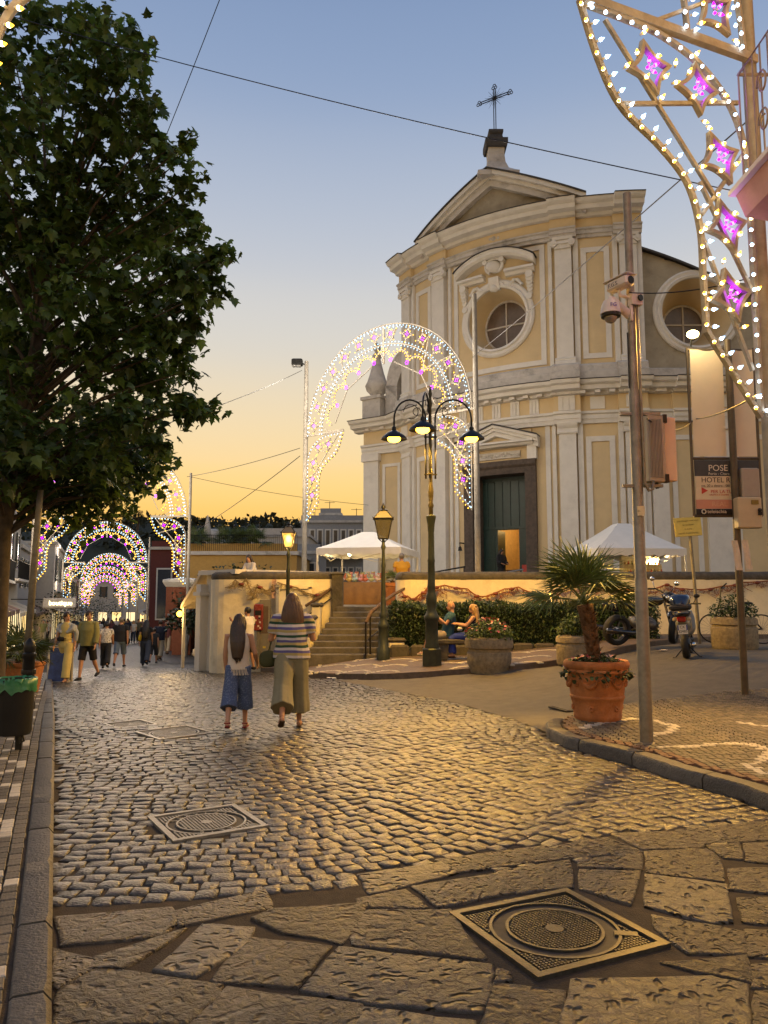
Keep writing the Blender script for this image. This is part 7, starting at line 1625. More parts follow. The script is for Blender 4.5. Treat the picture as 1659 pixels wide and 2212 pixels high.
# ================================================================= plants
m_leaf = mat('plane_leaf', (.075, .125, .022), .5, var=.45, scale=.9, attr=.6, trans=.0); m_bark = mat('plane_bark', (.075, .055, .035), .9, var=.5, scale=5, bump=.7, bscale=10)
m_leaf_o = mat('plane_leaf_single', (.06, .10, .02), .55, var=.4, scale=2, inst_var=.5)
def leaf_outline(L):                          # five-lobed leaf in x-y, stem at the origin
    pts = [(0, .0), (.16, -.05), (.42, .10), (.30, .22), (.56, .48), (.30, .46), (.22, .58), (.0, 1.0)]
    return [(x * L, y * L) for x, y in pts] + [(-x * L, y * L) for x, y in pts[-2:0:-1]]
def leaf_geo(L, fold=.25):
    o_ = leaf_outline(L); vs = [Vector((x, y, -abs(x) * fold - .15 * y * y / L)) for x, y in o_]; c_ = Vector((0, L * .35, 0.0)); n = len(vs)
    return vs + [c_], [(i, (i + 1) % n, n) for i in range(n)]
def rmat(tilt=1.0):
    return Matrix.Rotation(rnd.uniform(0, 6.283), 3, 'Z') @ Matrix.Rotation(rnd.gauss(0, .55) * tilt - .5, 3, 'X') @ Matrix.Rotation(rnd.gauss(0, .5) * tilt, 3, 'Y')
TY = 12.6; tb_ = at(-16, 1440, TY); tree = empty('plane_tree', (tb_.x, tb_.y, zg(tb_.x, tb_.y) + .05), 0, 'big leafy plane tree spreading over the pavement', 'tree'); to = Vector(tree.location)
mb = MB(); trk = [Vector((0, 0, -.1)), Vector((.02, 0, 1.2)), Vector((.0, .05, 2.6)), Vector((.1, .1, 4.0)), Vector((.35, .2, 6.0)), Vector((.5, .3, 8.2))]
mb.tube(trk, [.20, .165, .15, .13, .09, .04], 12); 
CL = []                                      # crown masses: picture place, distance, radius
for u, v, r_ in ((30, 120, 1.0), (150, 110, .9), (235, 95, .62), (60, 260, 1.2), (200, 230, .95), (285, 170, .55), (310, 250, .5), (90, 420, 1.3), (230, 380, 1.0), (330, 330, .62), (370, 420, .6), (398, 320, .3), (60, 580, 1.3), (210, 540, 1.15), (330, 500, .75), (400, 480, .55), (40, 740, 1.3), (190, 700, 1.2), (330, 640, .85), (420, 590, .5), (455, 560, .3), (410, 655, .55), (460, 640, .28), (60, 880, 1.2), (200, 840, 1.1), (320, 780, .75), (385, 740, .45), (370, 830, .4), (420, 882, .28), (448, 884, .2), (40, 990, 1.0), (150, 960, .85), (250, 900, .75), (320, 900, .45), (335, 945, .32), (110, 1040, .6), (190, 1020, .55), (240, 1040, .35), (235, 1065, .25), (120, 1085, .38), (165, 1085, .3), (60, 1060, .6)):
    p_ = at(u - (.12 * (u - 150) if u > 150 else 0), v, TY + rnd.uniform(-1.2, 1.6)) - to; CL.append((p_, r_ * (.86 if v < 930 else .74)))
for u, v in ((305, 65), (325, 150), (345, 230), (345, 290), (425, 308), (408, 350), (432, 400), (440, 470), (438, 515), (488, 545), (478, 560), (470, 600), (490, 640), (432, 612), (452, 690), (402, 752), (430, 800), (465, 884), (442, 876), (362, 958), (262, 1066), (395, 560), (300, 120), (250, 45), (180, 40), (100, 30)):
    p_ = at(u - 22, v, TY + rnd.uniform(-.8, .8)) - to; CL.append((p_, rnd.uniform(.10, .2)))
for k in range(26): p_ = Vector((rnd.uniform(-3.5, 1.5), rnd.uniform(-2.5, 4.0), rnd.uniform(3.6, 10.5))); CL.append((p_, rnd.uniform(.8, 1.3)))
for p_, r_ in CL:                            # limbs
    a_ = trk[2].lerp(trk[5], min(1, max(0, (p_.z - 3.4) / 7)) * .9); mid_ = a_.lerp(p_, .5) + Vector((0, 0, .25)); mb.tube([a_, mid_, p_], [.04, .022, .008], 5)
autosmooth(mb.build('trunk', m_bark, tree), 60)
mb = MB(); singles = []; twg = MB()
for p_, r_ in CL:                            # short leafy twigs spread through every mass
    for k in range(int(40 * r_ ** 1.9) + 4):
        d = Vector((rnd.gauss(0, 1), rnd.gauss(0, 1), rnd.gauss(0, 1))).normalized() * (rnd.random() ** .42) * r_ * 1.02; d.z *= .85
        t0 = p_ + d; ax = (d.normalized() if d.length > .01 else Vector((1, 0, 0))) * rnd.uniform(.18, .36) + Vector((0, 0, rnd.uniform(-.12, .04)))
        if (t0 + to).z < 2.95: continue
        twg.tube([t0 - ax * .5, t0 + ax * .6], [.007, .003], 3)
        for q in range(rnd.randint(8, 13)):
            c_ = t0 + ax * rnd.uniform(-.6, .9) + Vector((rnd.gauss(0, .07), rnd.gauss(0, .07), rnd.gauss(0, .06))); L = rnd.uniform(.11, .225); R = rmat(); vs, fs = leaf_geo(L)
            mb.col = rnd.random(); mb.add([R @ v_ + c_ for v_ in vs], fs)
        if d.length > r_ * .9: singles.append((t0 + ax, rmat(), rnd.uniform(.13, .22)))
twg.build('twigs', m_bark, tree, kind='stuff')
mb.build('crown', m_leaf, tree, kind='stuff')
vs, fs = leaf_geo(.2); lm = MB().add(vs, fs).mesh('leaf', m_leaf_o); rnd.shuffle(singles)
for c_, R, L in singles[:260]:
    o_ = inst('leaf', lm, tree, c_ + Vector((rnd.uniform(0, .12), -.05, rnd.uniform(-.05, .1))), R.to_euler(), (L / .19,) * 3)
def see_light(m, w_=.4):                      # leaves let some light through
    t = m.node_tree; N = t.nodes; L = t.links; b = N['Principled BSDF']; o_ = N['Material Output']; tr = N.new('ShaderNodeBsdfTranslucent'); mx = N.new('ShaderNodeMixShader'); mx.inputs[0].default_value = w_
    L.new(b.inputs['Base Color'].links[0].from_socket, tr.inputs['Color']); L.new(b.outputs[0], mx.inputs[1]); L.new(tr.outputs[0], mx.inputs[2]); L.new(mx.outputs[0], o_.inputs['Surface'])
for m_ in (m_leaf, m_leaf_o): see_light(m_)
# --- hedge
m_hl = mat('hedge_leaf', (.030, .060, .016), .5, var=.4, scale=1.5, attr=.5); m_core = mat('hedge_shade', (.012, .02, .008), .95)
A_, B_ = at(842, 1390, 20.15), at(1425, 1380, 19.6); hz0 = .0
hedge = empty('hedge', (A_.x, A_.y, zg(2, 20)), math.atan2(B_.y - A_.y, B_.x - A_.x), 'clipped dark green hedge between the bench and the terrace wall', 'hedge'); Wh = (B_ - A_).length
mb = MB(); mb.rbox((Wh / 2, .65, .80), (Wh - .25, 1.0, 1.05), .15); mb.build('shade_core', m_core, hedge)  # solid block, its dark colour standing in for the shade between the leaves
mb = MB()
for k in range(21000):
    x = rnd.uniform(0, Wh); f = rnd.random(); bumpy = .10 * mnoise.noise(Vector((x * 1.6, 3, 0))) + .05 * mnoise.noise(Vector((x * 5, 1, 0)))
    if f < .56: c_ = Vector((x, .08 + rnd.uniform(-.06, .08) + .12 * mnoise.noise(Vector((x * 1.5, k % 7 * .3, 0))), rnd.uniform(.22, 1.36 + bumpy)))
    elif f < .92: c_ = Vector((x, rnd.uniform(.05, 1.2), 1.34 + bumpy + rnd.uniform(-.07, .09)))
    else: c_ = Vector((rnd.choice((0, Wh)) + rnd.uniform(-.06, .06), rnd.uniform(.05, 1.2), rnd.uniform(.2, 1.35)))
    L = rnd.uniform(.05, .10); R = Matrix.Rotation(rnd.uniform(0, 6.28), 3, 'Z') @ Matrix.Rotation(rnd.uniform(-1.3, 1.3), 3, 'X'); w_ = L * .26
    mb.col = rnd.random(); mb.add([c_ + R @ Vector(q_) for q_ in ((0, 0, 0), (w_, L * .5, .012), (0, L, 0), (-w_, L * .5, .012))], [(0, 1, 2, 3)])
mb.build('foliage', m_hl, hedge, kind='stuff')
for i in range(13):                          # border stones
    x = Wh * (i + .5) / 13; p_ = Matrix.Rotation(hedge.rotation_euler.z, 3, 'Z') @ Vector((x, -.12, 0)) + Vector((A_.x, A_.y, 0)); mb = MB(); mb.rbox((0, 0, .08), (Wh / 13 - .03, .22, .36), .05)
    o_ = mb.build('border_stone', m_cope, hedge, loc=(x, -.12, .10 + .06 * (zg(p_.x, p_.y) > .1)), rz=rnd.uniform(-.03, .03))
# --- fan palms
m_frond = mat('palm_frond', (.10, .145, .04), .42, var=.35, scale=3, inst_var=.25); m_ptrunk = mat('palm_fibre', (.12, .065, .03), .95, var=.5, scale=9, bump=.8, bscale=25)
def frond_mesh(L=.55, stem=.5, n=22, seed=0, spread=3.5, w_=.030):
    r_ = random.Random(seed); mb = MB(); mb.tube([(0, 0, 0), (0, stem * .5, .05 * stem), (0, stem, .02)], [.012, .009, .007], 5); c_ = Vector((0, stem, .02))
    for i in range(n):
        a = -spread / 2 + spread * i / (n - 1); d = Vector((math.sin(a), math.cos(a), .12 - .10 * abs(a))); s_ = Vector((d.y, -d.x, 0)); LL = L * (.80 + .2 * math.cos(a * .8)) * r_.uniform(.92, 1.06); dr = -.26 * LL * r_.uniform(.2, 1.7)
        p0, p1, p2 = c_, c_ + d * LL * .5 + Vector((0, 0, .015 * (-1) ** i)), c_ + d * LL + Vector((0, 0, dr))
        mb.add([p0 - s_ * .004, p0 + s_ * .004, p1 + s_ * w_ * .55, p1 - s_ * w_ * .55, p2 + s_ * .002, p2 - s_ * .002, p1 + Vector((0, 0, -.012))], [(0, 1, 6), (1, 2, 6), (0, 6, 3), (6, 2, 4), (3, 6, 5), (6, 4, 5)])
    return mb.mesh('frond', m_frond)
FM = [frond_mesh(.55, .46, 26, s) for s in range(4)]
def palm(loc, H, label, nf, sc_=1.0, lean=(0, 0), parent_cat='palm', tr=.068):
    e = empty('fan_palm', loc, 0, label, 'palm'); mb = MB(); n = 14; pts = [Vector((lean[0] * (i / n) ** 1.5, lean[1] * (i / n) ** 1.5, H * i / n)) for i in range(n + 1)]
    mb.tube(pts, [tr * (1.15 + .35 * (i / n)) for i in range(n + 1)], 12); tk = mb.build('trunk', m_ptrunk, e, True)
    mb = MB()                                # old leaf bases
    for k in range(int(190 * H)):
        f = rnd.random(); p_ = pts[0].lerp(pts[-1], f) * 1; p_ = Vector((lean[0] * f ** 1.5, lean[1] * f ** 1.5, H * f)); a = rnd.uniform(0, 6.283); d = Vector((math.cos(a), math.sin(a), 0)); r_ = tr * (1.15 + .35 * f); s_ = Vector((-d.y, d.x, 0)) * .02
        mb.add([p_ + d * r_ * .9 - s_, p_ + d * r_ * .9 + s_, p_ + d * (r_ + .055) + Vector((0, 0, .05))], [(0, 1, 2)])
    mb.build('leaf_base', m_ptrunk, tk, kind='stuff'); top = pts[-1]
    for k in range(nf):
        el = rnd.uniform(-.05, .95) if k > 3 else 1.2; az = k * 2.4 + rnd.uniform(-.2, .2); R = Matrix.Rotation(az, 4, 'Z') @ Matrix.Rotation(el, 4, 'X') @ Matrix.Rotation(rnd.uniform(-.3, .3), 4, 'Y')
        inst('frond', FM[k % 4], e, top + Vector((0, 0, rnd.uniform(-.05, .04))), R.to_euler(), (sc_ * rnd.uniform(.85, 1.1),) * 3)
    return e
m_terra = mat('terracotta', (.40, .15, .045), .8, var=.28, scale=7, bump=.3, bscale=40, stain=(.36, .24, .15), sstr=.55, sscale=3.5); m_soil = mat('soil', (.04, .028, .018), .95)
pp_ = onz(1305, 1558, .14); POT = Vector((pp_.x, pp_.y + .27, zg(pp_.x, pp_.y + .27) + .118)); pk = POT.y / F
pot = empty('terracotta_pot', POT, 0, 'big terracotta pot with moulded garlands at the pavement corner', 'plant pot'); Hp = .71
mb = MB(); mb.lathe([(.265, 0), (.275, .03), (.285, .05), (.28, .07), (.30, .20), (.315, .26), (.325, .27), (.325, .29), (.315, .30), (.345, .50), (.352, .56), (.372, .575), (.372, .60), (.365, .61), (.388, .64), (.392, .68), (.372, .71), (.335, .70), (.33, .62)], n=36); autosmooth(mb.build('body', m_terra, pot), 50)
mb = MB(); mb.lathe([(.335, .60), (.33, .645), (.02, .66)], n=24); mb.build('soil', m_soil, pot)
for k in range(6):                           # relief: swags, rosettes
    a0 = -math.pi / 2 + k * math.pi / 3 - .5; mb = MB()
    for i in range(13): f = i / 12; a = a0 + .62 * f - .31; mb.ball((.343 * math.cos(a), .343 * math.sin(a), .50 - .09 * math.sin(math.pi * f)), .016 + .012 * math.sin(math.pi * f), 6, 5)
    mb.build('garland', m_terra, pot, True)
    a = a0 + .52; mb = MB(); mb.ball((.338 * math.cos(a), .338 * math.sin(a), .45), .02, 8, 6)
    for q in range(6): mb.ball((.336 * math.cos(a + .075 * math.cos(q * 1.047)), .336 * math.sin(a + .075 * math.cos(q * 1.047)), .45 + .03 * math.sin(q * 1.047)), .016, 6, 5)
    mb.build('rosette', m_terra, pot, True)
    a = a0; mb = MB()
    for q in range(6): mb.ball((.300 * math.cos(a + .06 * math.cos(q * 1.047)), .300 * math.sin(a + .06 * math.cos(q * 1.047)), .155 + .022 * math.sin(q * 1.047)), .014, 6, 5)
    mb.build('rosette', m_terra, pot, True)
palm(POT + Vector((-.02, 0, .64)), 0.74, 'fan palm with shaggy brown trunk growing in the terracotta pot', 20, .86, (-.10, 0))
def flowers(loc, rad, h, n, label, petal, nfl, leafc=(.06, .10, .02), name='flowering_plant', droop=0.0, cat='plant', lsz=(.035, .07)):
    e = empty(name, loc, 0, label, cat); mb = MB()
    for k in range(n):
        a = rnd.uniform(0, 6.283); r_ = rad * rnd.random() ** .5; z = h * (1 - (r_ / rad) ** 2 * .6) * rnd.uniform(.25, 1.0) - droop * (r_ / rad) ** 4; c_ = Vector((r_ * math.cos(a), r_ * math.sin(a), z)); L = rnd.uniform(*lsz)
        R = Matrix.Rotation(rnd.uniform(0, 6.28), 3, 'Z') @ Matrix.Rotation(rnd.uniform(-.9, .9), 3, 'X'); w_ = L * .42; mb.col = rnd.random()
        mb.add([c_ + R @ Vector(q_) for q_ in ((0, 0, 0), (w_, L * .35, .01), (w_ * .7, L * .9, 0), (0, L, -.01), (-w_ * .7, L * .9, 0), (-w_, L * .35, .01))], [(0, 1, 2, 3, 4, 5)])
    mb.build('foliage', mat('leaf_%.3f_%.3f' % leafc[:2], leafc, .55, var=.4, scale=4, attr=.5), e, kind='stuff')
    mb = MB()
    for k in range(int(n / 14)): a = rnd.uniform(0, 6.283); r_ = rad * .8 * rnd.random() ** .5; mb.tube([(r_ * .3 * math.cos(a), r_ * .3 * math.sin(a), -.02), (r_ * math.cos(a), r_ * math.sin(a), h * .7 * (1 - (r_ / rad) ** 2 * .5))], .004, 3)
    mb.build('stems', MATS['leaf_%.3f_%.3f' % leafc[:2]], e, kind='stuff')
    if nfl:
        pm = MB()
        for q in range(5): a = q * 1.2566; pm.add([(0, 0, 0), (.016 * math.cos(a - .5), .016 * math.sin(a - .5), .004), (.03 * math.cos(a), .03 * math.sin(a), .006), (.016 * math.cos(a + .5), .016 * math.sin(a + .5), .004)], [(0, 1, 2, 3)])
        mes = [pm.mesh('flower', m_) for m_ in petal]
        for k in range(nfl):
            a = rnd.uniform(0, 6.283); r_ = rad * rnd.uniform(.2, 1.02); z = h * (1 - (r_ / rad) ** 2 * .6) * 1.04 - droop * (r_ / rad) ** 4; s_ = rnd.uniform(.8, 1.6)
            inst('flower', mes[k % len(mes)], e, (r_ * math.cos(a), r_ * math.sin(a), z), (rnd.uniform(-.9, .9), rnd.uniform(-.7, .7), 0), (s_, s_, s_))
    return e
m_pk = mat('pink_petal', (.55, .12, .18), .6); m_rd = mat('red_petal', (.50, .05, .02), .6); m_pl = mat('pale_petal', (.62, .42, .40), .6)
flowers(POT + Vector((0, 0, .63)), .42, .15, 620, 'trailing pink petunias round the foot of the potted palm', (m_pk, m_pl), 26, (.045, .075, .02), droop=.16)
# stone planters
m_stone = mat('aggregate_planter_stone', (.27, .22, .14), .9, var=.35, scale=14, bump=.7, bscale=70, stain=(.14, .12, .08), sstr=.6, sscale=4)
def planter(u, vb, wpx, label, style=0):
    p_ = ong(u, vb); Y = p_.y; r_ = wpx / 2 * Y / F; c_ = Vector((p_.x * (Y + r_) / Y, Y + r_, 0)); c_.z = zg(c_.x, c_.y) + .0; e = empty('stone_planter', c_, 0, label, 'planter', 'round stone planters along the kerb')
    k = r_ / .5
    if style == 0: prof = [(.40, 0), (.42, .10), (.43, .12), (.46, .20), (.47, .38), (.46, .42), (.445, .43), (.445, .49), (.50, .52), (.515, .60), (.50, .70), (.44, .74), (.42, .68)]
    else: prof = [(.47, .0), (.48, .02), (.50, .06), (.50, .48), (.47, .50), (.47, .54), (.51, .56), (.50, .68), (.43, .73), (.40, .66)]
    mb = MB(); mb.lathe([(a_ * k, b_ * k) for a_, b_ in prof], n=30); autosmooth(mb.build('bowl', m_stone, e), 40); mb = MB(); mb.lathe([(.42 * k, .64 * k), (.02, .70 * k)], n=20); mb.build('soil', m_soil, e)
    return e, c_ + Vector((0, 0, .66 * k)), r_
e, q_, r_ = planter(1057, 1459, 104, 'round stone planter with red and pink geraniums beside the bench')
flowers(q_, r_ * 1.02, .48, 1100, 'bushy geraniums with pink and orange flowers in the planter by the bench', (m_pk, m_rd, m_pl), 60, (.075, .12, .02))
e, q_, r_ = planter(1247, 1441, 88, 'round stone planter with a plain green bush behind the fan palm', 1)
flowers(q_, r_ * .95, .55, 900, 'light green bush in the stone planter behind the fan palm', (), 0, (.07, .11, .02))
e, q_, r_ = planter(1588, 1405, 96, 'round stone planter with a leafy plant beside the scooter', 1)
flowers(q_, r_ * 1.05, .6, 900, 'dark leafy plant in the stone planter beside the scooter', (), 0, (.035, .07, .018))
# palm in a pot on the tree side
g = at(42, 1470, 14.4); gz = zg(g.x, g.y) + .07; lp_ = empty('terracotta_pot', (g.x, g.y, gz), 0, 'square terracotta planter under the plane tree', 'plant pot'); mb = MB(); mb.lathe([(.34, 0), (.36, .05), (.44, .48), (.47, .5), (.47, .56), (.4, .56)], sq=4); mb.build('body', m_terra, lp_); mb = MB(); mb.lathe([(.40, .50), (.02, .52)], sq=4); mb.build('soil', m_soil, lp_)
palm(Vector((g.x, g.y, gz + .5)), .12, 'low fan palm in the square planter under the plane tree', 22, .72, (0, 0), tr=.06)
# pot on the square
g = at(848, 1300, 24.4); lp_ = empty('terracotta_pot', (g.x, g.y, PZ), 0, 'terracotta pot standing on the square by the man in yellow', 'plant pot'); mb = MB(); mb.lathe([(.2, 0), (.28, .6), (.33, .62), (.33, .72), (.27, .72)], n=20); autosmooth(mb.build('body', m_terra, lp_), 40); mb = MB(); mb.lathe([(.28, .68), (.02, .69)], n=14); mb.build('soil', m_soil, lp_)
palm(Vector((g.x, g.y, PZ + .68)), .1, 'small palm in the pot on the square', 10, .42, tr=.05)
# shrubs by the houses, terrace palms
def bush(loc, rad, h, label, n=700, c_=(.03, .05, .015), lsz=(.1, .2)): return flowers(loc, rad, h, n, label, (), 0, c_, 'bush', 0, 'bush', lsz)
for u, v, Y, r_, h, lb in ((440, 1290, 40, 1.6, 1.6, 'dark bush over the kiosk roof'), (520, 1255, 40, 2.4, 1.5, 'broad dark bush behind the tall terrace wall'), (400, 1345, 33, .8, 1.5, 'flowering bush by the gate pillars'), (138, 1330, 55, 2.2, 3.2, 'rounded dark tree-like bush among the shop fronts'), (210, 1320, 80, 2.5, 3.0, 'dark bush further down between the arches')):
    p_ = at(u, v, Y); bush(p_ - Vector((0, 0, h * .3)), r_, h, lb)
for u, lb in ((428, 'potted palm on the roof terrace by the tank'), (490, 'potted palm on the roof terrace between lanterns'), (524, 'potted palm on the roof terrace nearest the white block'), (556, 'last potted palm on the roof terrace')):
    p_ = at(u, 1190, 46.8); palm(Vector((p_.x, p_.y, zr + .15)), .5, lb, 10, 1.3, tr=.07)
# lone pine on the ridge
p_ = at(297, 1128, 240); e = empty('pine_tree', p_ - Vector((0, 0, 3)), 0, 'lone spreading pine standing up on the hill ridge', 'tree'); mb = MB(); mb.tube([(0, 0, 0), (.3, 0, 3), (.2, 0, 6)], [.4, .3, .15], 6); mb.build('trunk', m_bark, e); mb = MB()
for k in range(900):
    lay = rnd.choice((3.2, 4.3, 5.3, 6.2)); a = rnd.uniform(0, 6.28); r_ = rnd.random() ** .6 * (3.6 - (lay - 3.2) * .7); c_ = Vector((r_ * math.cos(a), r_ * math.sin(a), lay + rnd.gauss(0, .28))); s_ = rnd.uniform(.2, .5); d1 = Vector((rnd.gauss(0, 1), rnd.gauss(0, 1), rnd.gauss(0, .6))).normalized() * s_; d2 = Vector((rnd.gauss(0, 1), rnd.gauss(0, 1), rnd.gauss(0, .6))).normalized() * s_
    mb.add([c_, c_ + d1, c_ + d2], [(0, 1, 2)])
mb.build('crown', MATS['far_wood'], e, kind='stuff')
# ================================================================= people, bench, cat
SK = [mat('skin_light', (.50, .27, .17), .55, var=.08), mat('skin_tan', (.38, .19, .105), .55, var=.08), mat('skin_olive', (.43, .23, .14), .55, var=.08)]
def hair_mat(name, c): 
    if name in MATS: return MATS[name]
    m = mat(name, c, .45, var=.35, scale=10); t = m.node_tree; N = t.nodes; L = t.links; tc = N.new('ShaderNodeTexCoord'); mp_ = N.new('ShaderNodeMapping'); mp_.inputs['Scale'].default_value = (60, 60, 3)
    nz = N.new('ShaderNodeTexNoise'); nz.inputs['Scale'].default_value = 1; L.new(tc.outputs['Object'], mp_.inputs[0]); L.new(mp_.outputs[0], nz.inputs['Vector']); b = N.new('ShaderNodeBump'); b.inputs['Strength'].default_value = .7; b.inputs['Distance'].default_value = .02; L.new(nz.outputs['Fac'], b.inputs['Height']); L.new(b.outputs['Normal'], N['Principled BSDF'].inputs['Normal']); return m
def cloth(name, c, rough=.9, var=.12): return mat('cloth_' + name, c, rough, var=var, scale=5, bump=.55, bscale=9)
def stripes(name, cols, period, z0):
    if name in MATS: return MATS[name]
    m = cloth(name[6:] if name.startswith('cloth_') else name, cols[0]); MATS[name] = m; t = m.node_tree; N = t.nodes; L = t.links; tc = N.new('ShaderNodeTexCoord'); s_ = N.new('ShaderNodeSeparateXYZ'); L.new(tc.outputs['Object'], s_.inputs[0])
    nz = N.new('ShaderNodeTexNoise'); nz.inputs['Scale'].default_value = 3; L.new(tc.outputs['Object'], nz.inputs['Vector']); ad = N.new('ShaderNodeMath'); ad.operation = 'MULTIPLY_ADD'; ad.inputs[1].default_value = .05; L.new(nz.outputs['Fac'], ad.inputs[0]); L.new(s_.outputs['Z'], ad.inputs[2])
    md = N.new('ShaderNodeMath'); md.operation = 'MODULO'; md.inputs[1].default_value = period; dv = N.new('ShaderNodeMath'); dv.operation = 'DIVIDE'; dv.inputs[1].default_value = period; L.new(ad.outputs[0], md.inputs[0]); L.new(md.outputs[0], dv.inputs[0])
    rp = N.new('ShaderNodeValToRGB'); rp.color_ramp.interpolation = 'CONSTANT'
    while len(rp.color_ramp.elements) < len(cols): rp.color_ramp.elements.new(.5)
    for i, c in enumerate(cols): rp.color_ramp.elements[i].position = i / len(cols); rp.color_ramp.elements[i].color = (*c, 1)
    L.new(dv.outputs[0], rp.inputs[0]); L.new(rp.outputs[0], N['Principled BSDF'].inputs['Base Color']); return m
def floral(name, base, spots, scale=16):
    if 'cloth_' + name in MATS: return MATS['cloth_' + name]
    m = cloth(name, base); t = m.node_tree; N = t.nodes; L = t.links; tc = N.new('ShaderNodeTexCoord'); v = N.new('ShaderNodeTexNoise'); v.inputs['Scale'].default_value = scale; L.new(tc.outputs['Object'], v.inputs['Vector'])
    rp = N.new('ShaderNodeValToRGB'); rp.color_ramp.interpolation = 'CONSTANT'; cs = [base] + spots
    while len(rp.color_ramp.elements) < len(cs): rp.color_ramp.elements.new(.5)
    for i, c in enumerate(cs): rp.color_ramp.elements[i].position = 0 if i == 0 else .5 + .07 * i; rp.color_ramp.elements[i].color = (*c, 1)
    L.new(v.outputs['Fac'], rp.inputs[0]); L.new(rp.outputs[0], N['Principled BSDF'].inputs['Base Color']); return m
def etube(mb, P, R, n=14, lat=None, cap=True, rip=0.0, ph=0.0):   # tube with elliptical section; R: (across, front-back)
    P = [Vector(p_) for p_ in P]; m = len(P); vs = []; fs = []; lat = Vector(lat or (1, 0, 0))
    for i, p_ in enumerate(P):
        d = (P[min(m - 1, i + 1)] - P[max(0, i - 1)]).normalized(); x = lat - d * lat.dot(d)
        if x.length < 1e-4: x = Vector((0, 1, 0)) - d * d.y
        x.normalize(); y = d.cross(x); rx, ry = R[i] if isinstance(R[i], (tuple, list)) else (R[i], R[i])
        for k in range(n): a = 2 * math.pi * k / n; w_ = 1 + rip * (i / (m - 1)) * (math.sin(5 * a + ph) + .6 * math.sin(8 * a + 2 * ph + i * .25)); vs.append(p_ + x * rx * math.cos(a) * w_ + y * ry * math.sin(a) * w_)
    for i in range(m - 1):
        for k in range(n): j = (k + 1) % n; fs.append((i * n + k, i * n + j, i * n + n + j, i * n + n + k))
    fs += [tuple(range(n - 1, -1, -1)), tuple(range((m - 1) * n, m * n))]; mb.add(vs, fs); return mb
def fuse(mb, name, m, parent, vox, sm=2, s=1.0):
    mb.v = [tuple(Vector(p_) * s) for p_ in mb.v]
    o_ = mb.build(name, m, parent); md = o_.modifiers.new('fuse', 'REMESH'); md.mode = 'VOXEL'; md.voxel_size = vox; md.use_smooth_shade = True
    if sm: s2 = o_.modifiers.new('soft', 'SMOOTH'); s2.factor = .5; s2.iterations = sm
    return o_
